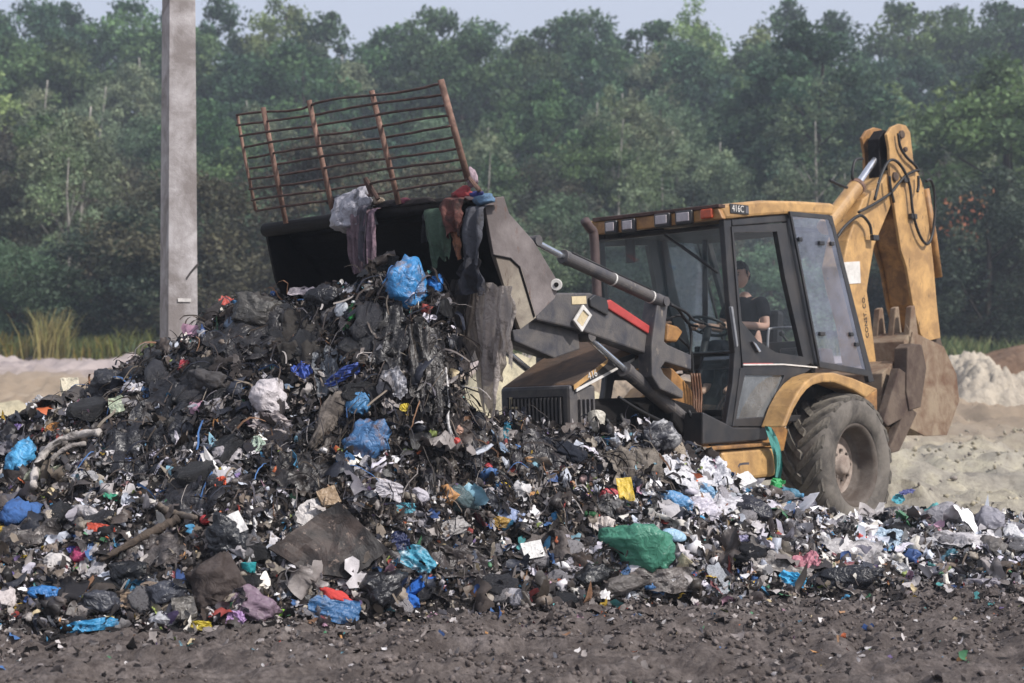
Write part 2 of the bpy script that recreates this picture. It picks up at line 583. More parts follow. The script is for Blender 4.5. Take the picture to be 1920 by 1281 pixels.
def trunk_mesh(name, spec, seed):
    r = random.Random(seed)
    h, rad = spec['h'], spec['rad']
    parts = []
    P, R = [], []
    x = y = 0
    for i in range(7):
        t = i / 6
        P.append((x, y, -0.4 + t * (h * spec.get('trunk_to', .8) + .4))); R.append(spec['tr'] * (1 - 0.85 * t) + .015)
        x += r.uniform(-.22, .22) * h / 10; y += r.uniform(-.22, .22) * h / 10
    parts.append(tube(P, R, 7))
    for k in range(spec.get('limbs', 7)):
        z = r.uniform(max(.15, spec['base'] / h * .8), .7) * h * spec.get('trunk_to', .8)
        a = r.uniform(0, 6.28); L = rad * r.uniform(.5, .9)
        t = min(1, z / (h * .8)); r0 = spec['tr'] * (1 - .85 * t) * .55
        p0 = Vector((0, 0, z))
        for q in range(len(P) - 1):
            if P[q][2] <= z <= P[q + 1][2]:
                f = (z - P[q][2]) / (P[q + 1][2] - P[q][2])
                p0 = Vector(P[q]).lerp(Vector(P[q + 1]), f)
        d = Vector((math.cos(a), math.sin(a), r.uniform(.5, 1.2))).normalized()
        pts = [p0 + d * L * s + Vector((0, 0, .12 * L * s * s)) for s in (0, .3, .65, 1)]
        parts.append(tube(pts, [r0, r0 * .75, r0 * .5, r0 * .2], 5))
    V, F = join(*parts)
    return pmesh(name, V, F, True)

LEAF = attr_mat('leaves', 0.6, 0, translucent=0.3, spec=0.25, vary=0.22)
BARK = paint('bark_grey_brown', '4c443c', 0.9, dirt='2c2723', dscale=3, bs=0.6, bscale=20, spec=.1)
BIRCH = paint('bark_birch', 'a29d94', 0.8, dirt='45413c', damt=.4, dscale=3, bs=0.3, bscale=20, spec=.1)
ROUND = ([0, .15, .4, .7, .9, 1], [.55, .9, 1, .9, .62, .3])
TALL = ([0, .12, .35, .7, .9, 1], [.5, .85, 1, .8, .5, .2])
BUSH = ([0, .1, .4, .75, 1], [1, 1.05, 1, .75, .3])
KINDS = {
    'oak':   dict(h=11, rad=3.9, base=2.0, clumps=120, leaves=125, leaf=.135, cl=.95, outline=ROUND, tr=.24, pal=['466040', '526e46', '3d563a', '5f784c'], bark=BARK),
    'oak2':  dict(h=12.5, rad=3.6, base=2.2, clumps=120, leaves=120, leaf=.135, cl=.95, outline=TALL, tr=.24, pal=['3f5c46', '4b6648', '385240', '547050'], bark=BARK),
    'lime':  dict(h=12, rad=3.2, base=2.5, clumps=100, leaves=115, leaf=.13, cl=.85, outline=TALL, tr=.2, pal=['788a58', '84955e', '6d8054', '8f9c66'], bark=BARK),
    'birch': dict(h=11.5, rad=2.4, base=2.6, clumps=110, leaves=85, leaf=.10, cl=.65, outline=TALL, tr=.11, droop=.5, pal=['727f64', '7d8a6c', '6a785f', '8a9474'], bark=BIRCH, trunk_to=.9, limbs=9),
    'bare': dict(h=11.5, rad=2.3, base=3.6, clumps=46, leaves=70, leaf=.09, cl=.6, outline=TALL, tr=.10, droop=.4, pal=['6a7a58', '77866a', '5f6d52'], bark=BIRCH, trunk_to=.74, limbs=20),
    'willow': dict(h=6.6, rad=2.9, base=.3, clumps=110, leaves=190, leaf=.072, cl=.75, outline=BUSH, tr=.12, droop=.35, pal=['546a50', '5e7458', '4a6046', '687c60'], bark=BARK),
    'scrub': dict(h=5.6, rad=2.6, base=.1, clumps=115, leaves=200, leaf=.06, cl=.68, outline=BUSH, tr=.09, pal=['4e4d3e', '565242', '464538', '5c5744', '4c5242'], bark=BARK),
    'dark':  dict(h=5.8, rad=2.5, base=.1, clumps=110, leaves=190, leaf=.068, cl=.72, outline=BUSH, tr=.1, pal=['37453a', '3f4e3e', '303e33', '4a5846'], bark=BARK),
}
PROTO = {}
for i, (k, sp) in enumerate(KINDS.items()):
    ps = []
    for v in range(2):
        cm = crown_mesh('crown_' + k, sp, 100 + i * 10 + v); cm.materials.append(LEAF)
        tmh = trunk_mesh('trunk_' + k, sp, 200 + i * 10 + v); tmh.materials.append(sp['bark'])
        ps.append((cm, tmh))
    PROTO[k] = ps

def tree(name, kind, px, d, top, label, cat='tree', group=None, wide=1.0, rnd=None):
    """stand a tree of a kind at the photo column px, d metres away, growing to the row top"""
    x = (px - 960) / FPX * d
    gz = float(ground_z(np.array([x]), np.array([d]))[0])
    H = EYE + (HOR - top) / FPX * d - gz
    s = H / (KINDS[kind]['h'] * .95)
    r = empty(name, None, label, cat, group, (x, d, gz - .1))
    rr = rnd or random
    r.rotation_euler = (0, 0, rr.uniform(0, 6.28))
    w = s ** .75 * wide
    r.scale = (w, w, s)
    cm, tr = PROTO[kind][rr.randrange(2)]
    c = link_mesh('crown', cm, None, r); link_mesh('trunk', tr, None, r)
    return r

TR = random.Random(5)
LABELS = {
    'oak': 'dense dark green broadleaf tree',
    'oak2': 'tall deep green broadleaf tree',
    'lime': 'yellowish green broadleaf tree',
    'birch': 'slender birch with drooping olive foliage',
    'willow': 'grey green bushy willow',
    'scrub': 'olive brown scrub bush',
    'dark': 'dark green bush'}
LEDGE = [-60, 120, 260, 420, 560, 720, 880, 1040, 1180, 1320, 1460, 1600, 1760, 1880, 1990]
LAND = ['past the weeds', 'above the low yellow weeds', 'just outside the concrete pole', 'behind the concrete pole', 'over the outer grille corner', 'over the second grille bar', 'over the grille middle', 'beside the near grille corner',
        'over the loader arm', 'over the exhaust pipe', 'over the cab lamps', 'over the cab roof plate', 'behind the boom top', 'past the dipper arm', 'over the grey sand mound', 'past the topsoil mound']
def sow(d, pxs, tops, kinds, jitter=14, wide=1.0, where='on the wooded slope'):
    for px in pxs:
        t = np.interp(px, *tops) + TR.uniform(-jitter, jitter)
        k = TR.choice(kinds)
        nm = {'willow': 'willow_bush', 'scrub': 'scrub_bush', 'dark': 'dark_bush', 'birch': 'birch_tree'}.get(k, 'forest_tree')
        tree(nm, k, px + TR.uniform(-25, 25), d + TR.uniform(-2.5, 2.5), t, LABELS[k] + ' ' + where + ', ' + LAND[sum(px > e for e in LEDGE)], 'bush' if 'bush' in nm else 'tree',
             'bushes ' + where if 'bush' in nm else 'trees ' + where, wide * TR.uniform(.9, 1.15), TR)
SKY = ([-200, 0, 120, 250, 370, 450, 540, 640, 760, 900, 1000, 1100, 1160, 1220, 1310, 1360, 1420, 1480, 1560, 1640, 1760, 1850, 1920, 2100],
       [-30, -30, -12, -5, 5, -30, -20, 5, 35, -15, 15, 5, -8, 25, 5, -15, 30, -10, -15, 12, -10, -5, -30, -30])
sow(126, range(-330, 2300, 96), SKY, ['oak', 'oak2', 'oak', 'lime', 'oak2'], 16, 1.0, 'along the skyline')
sow(112, range(-280, 2250, 105), ([-300, 2300], [72, 72]), ['oak', 'oak2', 'oak', 'oak2', 'birch'], 25, 1.0, 'just below the skyline')
sow(98, range(-250, 2200, 108), ([-300, 0, 700, 1400, 2200], [160, 150, 180, 160, 180]), ['oak', 'oak2', 'birch', 'willow', 'birch', 'lime'], 35, 1.0, 'midway up the slope')
sow(84, range(-240, 2180, 115), ([-300, 0, 300, 800, 1300, 1600, 2200], [230, 210, 260, 270, 260, 280, 290]), ['birch', 'oak', 'willow', 'birch', 'oak2', 'scrub'], 40, 1.05, 'low on the slope')
sow(74, range(-220, 2160, 125), ([-300, 0, 300, 800, 1300, 2200], [310, 330, 350, 350, 350, 360]), ['willow', 'birch', 'birch', 'dark', 'scrub', 'willow'], 40, 1.1, 'behind the front bushes')
sow(66, range(-200, 2140, 140), ([-300, 0, 300, 800, 1000, 1300, 2200], [410, 420, 440, 420, 430, 440, 430]), ['willow', 'scrub', 'dark', 'scrub', 'willow'], 40, 1.1, 'at the edge of the wood')
# trees one can pick out in the picture
tree('birch_tree', 'birch', 135, 70, 165, 'pale birch with a bare white lower trunk, beside the concrete pole', 'tree', None, 1.1, TR)
tree('forest_tree', 'oak2', 1515, 88, 18, 'tallest dark crown breaking the skyline, its pale bare limbs showing', 'tree', None, 1.25, TR)
tree('birch_tree', 'birch', 1195, 90, 150, 'thin birch with a white stem standing above the cab roof', 'tree', None, 1.0, TR)
tree('birch_tree', 'birch', 910, 86, 215, 'thin pale stemmed birch just behind the grille of the bucket', 'tree', None, 1.0, TR)
tree('birch_tree', 'bare', 1230, 72, 240, 'half bare birch with pale limbs behind the exhaust pipe', 'tree', None, .9, TR)
tree('birch_tree', 'bare', 1530, 80, 110, 'half bare birch with forked white limbs below the tallest crown', 'tree', None, 1.0, TR)
tree('birch_tree', 'bare', 1165, 82, 120, 'half bare birch with a straight white stem right behind the cab lamps', 'tree', None, .9, TR)
tree('birch_tree', 'bare', 918, 76, 190, 'half bare birch with a thin pale stem beside the grille corner', 'tree', None, .8, TR)
tree('birch_tree', 'bare', 118, 64, 190, 'half bare birch with twin white stems at the far side of the pole', 'tree', None, .8, TR)
tree('scrub_bush', 'scrub', 390, 60, 290, 'big brownish thicket rising behind the concrete pole', 'bush', None, 1.35, TR)
tree('scrub_bush', 'scrub', 620, 61, 215, 'tall olive brown thicket directly behind the bucket grille', 'bush', None, 1.2, TR)
tree('scrub_bush', 'scrub', 800, 62, 265, 'rust tinged olive thicket behind the lifted bucket rim', 'bush', None, 1.0, TR)
tree('dark_bush', 'dark', 230, 60, 370, 'dark brown green bush between the birch and the concrete pole', 'bush', None, 1.3, TR)
tree('forest_tree', 'oak', 1890, 72, 90, 'large dull green tree at the edge of the clearing beyond the digger arm', 'tree', None, 1.2, TR)
tree('dark_bush', 'dark', 1850, 62, 290, 'tall dark bush with a few red leaves beyond the digger arm', 'bush', None, 1.15, TR)
tree('dark_bush', 'dark', 1690, 64, 400, 'dark bush filling the gap between boom and dipper arm', 'bush', None, 1.2, TR)
tree('willow_bush', 'willow', 30, 60, 430, 'broad grey green bush above the yellow weeds', 'bush', None, 1.3, TR)
tree('willow_bush', 'willow', 1010, 61, 430, 'rounded bright green bush showing over the loader arms', 'bush', None, 1.0, TR)
tree('dark_bush', 'dark', 1130, 62, 400, 'dark green bush seen through the windscreen', 'bush', None, 1.1, TR)
tree('willow_bush', 'willow', 1440, 61, 440, 'grey green bush seen through the cab door', 'bush', None, 1.2, TR)

# red leaves on the dark bush
def leaf_spray(name, pts, n, spread, leaf, pal, seed):
    r = np.random.default_rng(seed)
    pos = np.asarray(pts)[r.integers(len(pts), size=n)] + r.normal(0, spread, (n, 3))
    a = r.normal(0, 1, (n, 3)); a /= np.linalg.norm(a, axis=1)[:, None]
    b = np.cross(a, r.normal(0, 1, (n, 3))); b /= np.linalg.norm(b, axis=1)[:, None]
    s = leaf * r.uniform(.6, 1.3, (n, 1))
    V = np.stack([pos - a * s, pos - b * s * .5, pos + a * s, pos + b * s * .5], 1).reshape(-1, 3)
    me = nmesh(name, V, np.arange(len(V)).reshape(-1, 4), False)
    c = np.array([lin(p) for p in pal])[r.integers(len(pal), size=n)]
    set_col(me, np.repeat(c, 4, 0)); me.materials.append(LEAF)
    return link_mesh(name, me)
tag(leaf_spray('red_leaves', [at(1800, 380, 59.6), at(1838, 386, 59.6), at(1785, 425, 59.6), at(1815, 440, 59.6)], 90, .25, .09, ['9a5a45', '8c4a3c', '7a5a40'], 3),
    'scattered red leaves on the dark bush beyond the digger arm', 'leaves', None, 'stuff')

# weeds and long grass at the foot of the wood
def blades(name, roots, h, pal, seed, width=.02, mat=LEAF):
    r = np.random.default_rng(seed)
    n = len(roots)
    H = h * r.uniform(.45, 1.15, (n, 1))
    lean = r.normal(0, .28, (n, 2))
    tip = roots + np.concatenate([lean * H, H], 1)
    mid = roots + np.concatenate([lean * H * .3, H * .55], 1)
    a = r.uniform(0, 6.28, n); w = np.stack([np.cos(a), np.sin(a), 0 * a], 1) * width * r.uniform(.6, 1.6, (n, 1))
    V = np.stack([roots - w, roots + w, mid + w * .8, tip + w * .15, tip - w * .15, mid - w * .8], 1).reshape(-1, 3)
    i = np.arange(n)[:, None] * 6
    Q = np.concatenate([i + [0, 1, 2, 5], i + [5, 2, 3, 4]], 0)
    me = nmesh(name, V, Q, False)
    c = np.array([lin(p) for p in pal])[r.integers(len(pal), size=n)] * r.uniform(.7, 1.25, (n, 1))
    set_col(me, np.repeat(c, 6, 0)); me.materials.append(mat)
    return link_mesh(name, me)
def strip_roots(x0, x1, y0, y1, n, seed):
    r = np.random.default_rng(seed)
    X = r.uniform(x0, x1, n); Y = r.uniform(y0, y1, n)
    keep = fbm(np.stack([X * .5, Y * .5, 0 * X], 1), 77, 3) > .42
    X, Y = X[keep], Y[keep]
    return np.stack([X, Y, ground_z(X, Y)], 1)
tag(blades('grass', strip_roots(-30, 30, 54.5, 60, 16000, 8), .6, ['56653e', '647046', '4a5a3a', '70744c', '7c7a50'], 9, .025),
    'rough green grass along the foot of the wood', 'grass', None, 'stuff')
def clump(px, d, rx, n, h, pal, seed, label):
    c = at(px, 660, d); r = np.random.default_rng(seed)
    X = c.x + r.normal(0, rx, n); Y = d + r.normal(0, .4, n)
    o = blades('weed_clump', np.stack([X, Y, ground_z(X, Y)], 1), h, pal, seed, .022)
    return tag(o, label, 'weeds')
clump(98, 55, .26, 230, 1.45, ['86824e', '8f8a54', '767848', '98905c'], 4, 'tall yellow seeding weeds at the edge of the wood')
clump(190, 55, .4, 260, .7, ['6f7a3c', '8f8840', '5f6e3a'], 6, 'low green weeds with yellow flowers beside the tall yellow weeds')
clump(20, 55, .45, 200, .75, ['7a7a3c', '9a9042', '5f6e3a'], 12, 'low yellowish weeds at the margin of the tan sand')
clump(262, 55.5, .4, 200, .95, ['5f7040', '75803f', '4f6038'], 14, 'green weeds close to the foot of the concrete pole')

# ---- concrete pole
def pole():
    d = 17.2
    s = FPX / d
    P = at(335, 660, d)
    ang = math.radians(28)
    rad0 = .174; rad1 = .122
    H = 8.6
    def ring(z, t, mixsq):
        out = []
        R = rad0 + (rad1 - rad0) * t
        for k in range(24):
            a = 2 * math.pi * k / 24
            c, sn = math.cos(a), math.sin(a)
            q = R / max(abs(c), abs(sn)) * .96
            rr = min(q, R * 1.33) * mixsq + R * 1.02 * (1 - mixsq)
            out.append(Vector((rr * math.cos(a + ang) , rr * math.sin(a + ang), z)))
        return out
    V, F = [], []
    zs = [-.4, .6, 1.4, 1.75, 1.85, 2.6, 3.4, 4.2, 5, 6, 7, 8, H]
    for i, z in enumerate(zs):
        t = max(0, z / H)
        V += ring(z, t, .97 if z < 1.8 else .93)
    for i in range(len(zs) - 1):
        for k in range(24):
            k2 = (k + 1) % 24
            F.append((i * 24 + k, i * 24 + k2, (i + 1) * 24 + k2, (i + 1) * 24 + k))
    F.append(tuple(range((len(zs) - 1) * 24, len(zs) * 24)))
    m = paint('concrete', 'b5b0b0', 0.9, dirt='6f6763', damt=.5, dscale=2.6, bs=0.25, bscale=55, spec=.2, bdist=.02)
    r = empty('concrete_pole', None, 'weathered grey concrete utility pole rising behind the rubbish heap', 'pole', None, (P.x, d, 0))
    solid('shaft', (V, F), m, r, 0, False)
    # paint stripe and a rust stained strap high on the shaft
    def band(name, z0, z1, a0, a1, mat, tilt=0):
        Vb = []
        n = 8
        for z, out in ((z0, 1), (z1, 1)):
            for k in range(n + 1):
                a = a0 + (a1 - a0) * k / n
                R = rad0 + (rad1 - rad0) * z / H
                c, sn = math.cos(a), math.sin(a)
                q = min(R / max(abs(c), abs(sn)) * .96, R * 1.34)
                mx = .97 if z < 1.8 else .93
                rr = q * mx + R * 1.02 * (1 - mx) + .006
                Vb.append(Vector((rr * math.cos(a + ang), rr * math.sin(a + ang), z + tilt * k / n)))
        Fb = [(k, k + 1, n + 2 + k, n + 1 + k) for k in range(n)]
        o = solid(name, (Vb, Fb), mat, r)
        sd = o.modifiers.new('thick', 'SOLIDIFY'); sd.thickness = .008; sd.offset = 1
        return o
    a_front = -math.pi / 2
    band('painted_mark', 2.20, 2.235, a_front - .35, a_front + .45, paint('old_white_paint', 'cfcac6', .8))
    band('wire_strap', 2.42, 2.45, a_front + .2, a_front + .85, paint('dark_strap', '3d3836', .7), .16)
pole()
# ================================================================== BACKHOE LOADER
YAW, ROLL = math.radians(228), math.radians(2.5)
ROT = (Matrix.Rotation(YAW, 4, 'Z') @ Matrix.Rotation(ROLL, 4, 'X'))
WHEEL_R = 0.68
HUB = at(1605, 872, 16.0)
ORG = HUB - ROT.to_3x3() @ Vector((0, 1.0, WHEEL_R))
DIG = Matrix.Translation(ORG) @ ROT
DIGI = DIG.inverted()
_o = DIGI @ Vector((0, 0, EYE)); _r3 = DIGI.to_3x3()

def T(px, py, v):
    """point of the machine (forward, left, up) on its lengthwise plane v"""
    r = _r3 @ ray(px, py)
    return _o + r * ((v - _o.y) / r.y)
def TU(px, py, u):
    r = _r3 @ ray(px, py)
    return _o + r * ((u - _o.x) / r.x)
def side(pts, v):
    return [T(x, y, v) for x, y in pts]
def atv(P, v):
    return [Vector((p.x, v, p.z)) for p in P]

YEL = paint('machine_yellow', 'c69d64', 0.5, dirt='7a5c3c', damt=.42, dscale=4.5, bs=.08, bscale=30, chips='54402e')
YELD = paint('machine_yellow_worn', 'b5854c', 0.55, dirt='5a3f28', damt=.5, dscale=5, bs=.1, bscale=30, chips='45301f')
BLK = paint('machine_black', '25262a', 0.42, dirt='4a4541', damt=.3, dscale=4, bs=.05, bscale=30)
ARM = paint('arm_charcoal', '3c3c42', 0.55, dirt='6a645e', damt=.4, dscale=5, bs=.25, bscale=60, chips='857b70')
RUB = paint('hose_rubber', '1b1b1d', 0.55, dscale=8, bs=0)
CHR = paint('chrome_rod', 'cfd3da', 0.18, 0.9, dirt='8f9298', damt=.2, bs=0)
RUST = paint('rusty_steel', '937668', 0.8, dirt='3c2e2a', damt=.45, dscale=12, bs=.4, bscale=70, spec=.2)
RUSTD = paint('rusty_rod', '66504a', 0.8, dirt='3a302c', damt=.45, dscale=12, bs=.3, bscale=70, spec=.2)
STEEL = paint('scuffed_bucket_steel', '7f7775', 0.6, dirt='544c4a', damt=.55, dscale=3, bs=.3, bscale=30, metal=.0, chips='5e4436')
DUST = paint('dusty_bucket_steel', '989082', 0.85, dirt='6a615a', damt=.5, dscale=4, bs=.3, bscale=40, spec=.2, chips='5e5248')
GRIME = paint('grimy_steel', '1d1a1a', 0.75, dirt='100e0e', damt=.5, dscale=6, bs=.5, bscale=30, spec=.2)
BROWN = paint('muddy_brown_steel', '6b5344', 0.85, dirt='9a8c78', damt=.45, dscale=4, bs=.7, bscale=18, spec=.2)
DBROWN = paint('dark_muddy_steel', '4a3d37', 0.8, dirt='75685c', damt=.4, dscale=4, bs=.5, bscale=18, spec=.2)
TYRE = paint('muddy_tyre', '3d3a38', 0.9, dirt='77716a', damt=.55, dscale=3.2, bs=.6, bscale=22, spec=.2)
LUG = paint('muddy_lug', '454240', 0.95, dirt='807a70', damt=.6, dscale=7, bs=.8, bscale=18, spec=.1)
RIM = paint('dusty_rim', '6b645e', 0.8, dirt='4a3f38', damt=.45, dscale=6, bs=.3, bscale=30, spec=.2)
HUBM = paint('dusty_hub', 'a79a90', 0.75, dirt='6b5a50', damt=.4, dscale=8, bs=.3, bscale=30, spec=.2)
RED = paint('red_bar', 'b5423e', 0.5, dirt='7a2f2c', damt=.3, dscale=6, bs=0)
WHT = paint('machine_white', 'd8d5d0', 0.6, dirt='9d978f', damt=.3, dscale=9, bs=0)
LAMP = paint('lamp_lens', 'b9b2b4', 0.15, dirt='8d8488', damt=.3, dscale=20, bs=.3, bscale=120)
AMB = paint('amber_lens', 'c4522c', 0.2, dscale=20, bs=0)
CREAM = paint('cream_sticker', 'cbbb98', 0.7, dirt='9a8a6a', damt=.3, dscale=9, bs=0)
HOODM = paint('soiled_hood', '6b5442', 0.75, dirt='433a34', damt=.55, dscale=3.5, bs=.4, bscale=26, spec=.25)
GLASS = glassy('windscreen_glass', (.74, .82, .82), 0.05, .04, .14, '8fa3a8')
GLASSC = glassy('clear_glass', (.97, .98, .98), -.03, .02, .0, '9aa0a0')
GLASSB = glassy('side_glass_painted_sheen', (.80, .83, .88), 0.03, .10, .26, '9a9eb2')  # pale patchy body paints streaks and reflections into the pane

L = empty('backhoe_loader', DIG, 'muddy yellow backhoe loader emptying its front bucket onto the rubbish heap', 'digger')
def part(name, VF, mat, parent=None, bevel=0.0, smooth=False):
    return solid(name, VF, mat, parent or L, bevel, smooth)
def slab(name, pts, v0, v1, mat, parent=None, bevel=.012):
    P = side(pts, v0) if isinstance(pts[0], tuple) else pts
    return part(name, prismVF(P, atv(P, v1)), mat, parent, bevel)
def bar(name, pts, r, mat, parent=None, seg=12):
    return part(name, tube(pts, r, seg), mat, parent, 0, True)
def smoothpath(pts, n=6):
    P = [Vector(p) for p in pts]; out = []
    for i in range(len(P) - 1):
        p0 = P[max(i - 1, 0)]; p1 = P[i]; p2 = P[i + 1]; p3 = P[min(i + 2, len(P) - 1)]
        for k in range(n):
            t = k / n
            out.append(.5 * ((2 * p1) + (p2 - p0) * t + (2 * p0 - 5 * p1 + 4 * p2 - p3) * t * t + (3 * p1 - p0 - 3 * p2 + p3) * t ** 3))
    out.append(P[-1]); return out

CV = 0.75          # half width of the cab
# ---- roof
rf = side([(1350, 386), (1380, 380), (1428, 375.5), (1500, 377), (1560, 381), (1567, 386), (1562, 404), (1480, 401), (1420, 405), (1362, 411)], CV + .03)
roof = part('roof', prismVF(rf, atv(rf, -CV - .03)), YEL, L, .025)
u_face = rf[0].x + .012
fascia_pts = [TU(1112, 418, u_face), TU(1346, 390, u_face), TU(1355, 410, u_face), TU(1121, 440, u_face)]
back = [p - Vector((.06, 0, 0)) for p in fascia_pts]
part('fascia', prismVF(fascia_pts, back), YELD, roof, .01)
trim = [TU(1110, 409, u_face + .012), TU(1348, 382.5, u_face + .012), TU(1348, 389, u_face + .012), TU(1110, 416, u_face + .012)]
part('roof_trim', prismVF(trim, [p - Vector((.10, 0, 0)) for p in trim]), RUSTD, roof, .006)
for (x, y, w) in ((1147, 426.5, 24), (1179.5, 423, 26), (1243, 413, 29), (1283.6, 408, 31)):
    c = TU(x, y, u_face + .012); w2 = w / 205 / .743 / 2 * .92; h2 = .062
    o = part('headlight', boxVF(c, (.05, w2 * 2, h2 * 2)), BLK, roof, .016)
    part('lens', boxVF(c + Vector((.03, 0, .003)), (.012, w2 * 2 - .05, h2 * 2 - .045)), LAMP, o, .012)
c = TU(1325.5, 401, u_face + .01)
o = part('turn_signal', boxVF(c, (.04, .125, .085)), AMB, roof, .012)
# plate with the model number on the roof side
pl = T(1386, 392.5, CV + .034)
plate = part('number_plate', boxVF(pl, (.285, .012, .085)), BLK, roof, .004)
def letters(s, size, loc, xdir, normal, mat, parent, name='lettering'):
    me = text_mesh(s, size, .001)
    x = Vector(xdir).normalized(); z = Vector(normal).normalized(); y = z.cross(x).normalized()
    M = Matrix((x, y, z)).transposed().to_4x4()
    M.translation = Vector(loc)
    me.transform(M)
    return link_mesh(name, me, mat, parent)
letters('416C', .085, pl + Vector((.03, .009, 0)), (-1, 0, 0), (0, 1, 0), WHT, plate)
part('emblem', boxVF(pl + Vector((-.11, .008, 0)), (.05, .006, .06)), paint('grey_emblem', '6a6a70', .5, bs=0), plate)

# ---- cab posts and panels, near side drawn from the picture, far side its mirror image
def both(name, pts, mat, th=.06, v=CV, bevel=.01, parent=None):
    P = side(pts, v)
    a = part(name, prismVF(P, atv(P, v - th)), mat, parent, bevel)
    Q = atv(P, -v)
    b = part(name, prismVF(Q, atv(Q, -v + th)), mat, parent, bevel)
    return a, b
both('front_post', [(1357, 411), (1371, 411), (1377, 500), (1384, 590), (1391, 665), (1389, 720), (1377, 800), (1361, 800), (1374, 720), (1378, 662), (1370, 590), (1363, 500)], BLK)
both('roof_rail', [(1372, 411), (1480, 401), (1480, 412), (1474, 416), (1374, 424)], BLK)
both('rear_post', [(1474, 403), (1482, 404), (1502, 520), (1541, 690), (1532, 690), (1516, 680), (1490, 560)], BLK)
dv = CV + .012
# ---- door: frame, pane, lower pane
ring_out = side([(1372, 425), (1474, 418), (1485, 500), (1519, 682), (1500, 690), (1393, 690), (1386, 600)], dv)
ring_in = side([(1376, 436), (1457, 434), (1472, 520), (1506, 669), (1455, 661), (1421, 639), (1391, 603)], dv)
def frame(name, outer, inner, th, mat, parent=None, dirv=Vector((0, -1, 0))):
    n = len(outer)
    V = list(outer) + list(inner) + [p + dirv * th for p in outer] + [p + dirv * th for p in inner]
    F = []
    for i in range(n):
        j = (i + 1) % n
        F += [(i, j, n + j, n + i), (2 * n + i, 3 * n + i, 3 * n + j, 2 * n + j),
              (i, 2 * n + i, 2 * n + j, j), (n + i, n + j, 3 * n + j, 3 * n + i)]
    return part(name, (V, F), mat, parent, .006)
door = frame('door', ring_out, ring_in, .05, BLK)
gin = [p + Vector((0, -.025, 0)) for p in ring_in]
part('door_pane', (gin, [tuple(range(len(gin)))]), GLASSC, door)
lo_out = side([(1389, 690), (1524, 690), (1486, 716), (1462, 762), (1444, 800), (1374, 800), (1380, 760)], dv)
lo_in = side([(1397, 703), (1471, 704), (1468, 712), (1450, 755), (1438, 781), (1381, 785), (1387, 750)], dv)
lp = frame('door_lower_panel', lo_out, lo_in, .05, BLK)
gl = [p + Vector((0, -.02, 0)) for p in lo_in]
part('lower_pane', (gl, [tuple(range(len(gl)))]), glassy('dusty_lower_glass', (.5, .53, .5), .06, .06, .5, '85888a'), lp)
Pm = atv(ring_out, -dv); Pn = atv(ring_in, -dv)
frame('far_door', Pm, Pn, -.05, BLK)
Pm = atv(lo_out, -dv); Pn = atv(lo_in, -dv)
frame('far_lower_panel', Pm, Pn, -.05, BLK)
# stripe and door handle, grab bar
slab('side_stripe', [(1394, 682.5), (1470, 682), (1535, 688), (1535, 690.5), (1470, 684.6), (1394, 685.3)], dv + .012, dv + .004, WHT, door, 0)
slab('red_stripe', [(1394, 681), (1450, 680.8), (1450, 682.4), (1394, 682.6)], dv + .010, dv + .004, RED, door, 0)
slab('door_latch', [(1412, 640), (1419, 645), (1428, 659), (1424, 661)], dv + .03, dv + .002, CHR, door, .004)
slab('door_handle', [(1371, 575), (1375, 575), (1385, 648), (1382, 652)], dv + .035, dv + .005, paint('grey_handle', '8a8c90', .4, bs=0), door, .006)
# ---- rear quarter window, standing a little open
q = side([(1480, 396), (1553, 403), (1560, 420), (1628, 706), (1537, 690)], CV + .045)
qb = [p + Vector((0, -.012, 0)) for p in q]
ctr = sum(q, Vector()) / len(q)
qi = [p.lerp(ctr, .075) for p in q]
rw = frame('rear_side_window', [p + Vector((0, .004, 0)) for p in q], [p + Vector((0, .004, 0)) for p in qi], .02, BLK)
part('pane', (list(qi), [tuple(range(len(qi)))]), GLASSB, rw)
for (x, y) in ((1500, 449), (1540, 456), (1560, 457), (1541, 626), (1596, 627), (1606, 646)):
    k = T(x, y, CV + .06)
    part('window_stop', boxVF(k, (.09 if x in (1540, 1541) else .06, .03, .04)), BLK, rw, .008)
q2 = atv(q, -CV - .04); qi2 = atv(qi, -CV - .04)
rw2 = frame('rear_side_window', q2, qi2, -.02, BLK)
part('pane', (qi2, [tuple(range(len(qi2)))]), GLASSB, rw2)
# rear frame of the cab between the side windows
rr = side([(1553, 404), (1561, 404), (1640, 716), (1630, 718)], CV)
part('rear_frame', prismVF(rr, atv(rr, CV - .05)), BLK, L, .01)
rr2 = atv(rr, -CV)
part('rear_frame', prismVF(rr2, atv(rr2, -CV + .05)), BLK, L, .01)

# ---- windscreen and lower front glass
wa = T(1357, 424, CV - .01); wb_ = T(1380, 662, CV - .01)
def mir(p, s=-1): return Vector((p.x, p.y * s, p.z))
ws = [wa, mir(wa), mir(wb_), wb_]
wsi = [p + (sum(ws, Vector()) / 4 - p) * .03 for p in ws]
wf = frame('windscreen_frame', [p + Vector((.01, 0, 0)) for p in ws], [p + Vector((.01, 0, 0)) for p in wsi], .04, BLK, None, Vector((-1, 0, 0)))
part('windscreen', (wsi, [(0, 1, 2, 3)]), GLASS, wf)
# lower corner glass beside the bonnet
lg = [T(1380, 664, CV - .03), T(1372, 720, CV - .03), T(1362, 768, CV - .03)]
lgi = [Vector((p.x, .34, p.z)) for p in lg]
lgv = [lg[0], lg[1], lg[2], lgi[2], lgi[1], lgi[0]]
part('footwell_glass', (lgv, [(0, 1, 4, 5), (1, 2, 3, 4)]), GLASS, wf)
tr_ = [p + Vector((.012, 0, 0)) for p in (lgi[0], lgi[2])]
part('glass_edge', tube(smoothpath([lgi[0] + Vector((0, .02, 0)), lgi[1] + Vector((.01, 0, 0)), lgi[2] + Vector((.01, 0, 0))], 4), .012, 6), RUB, wf)
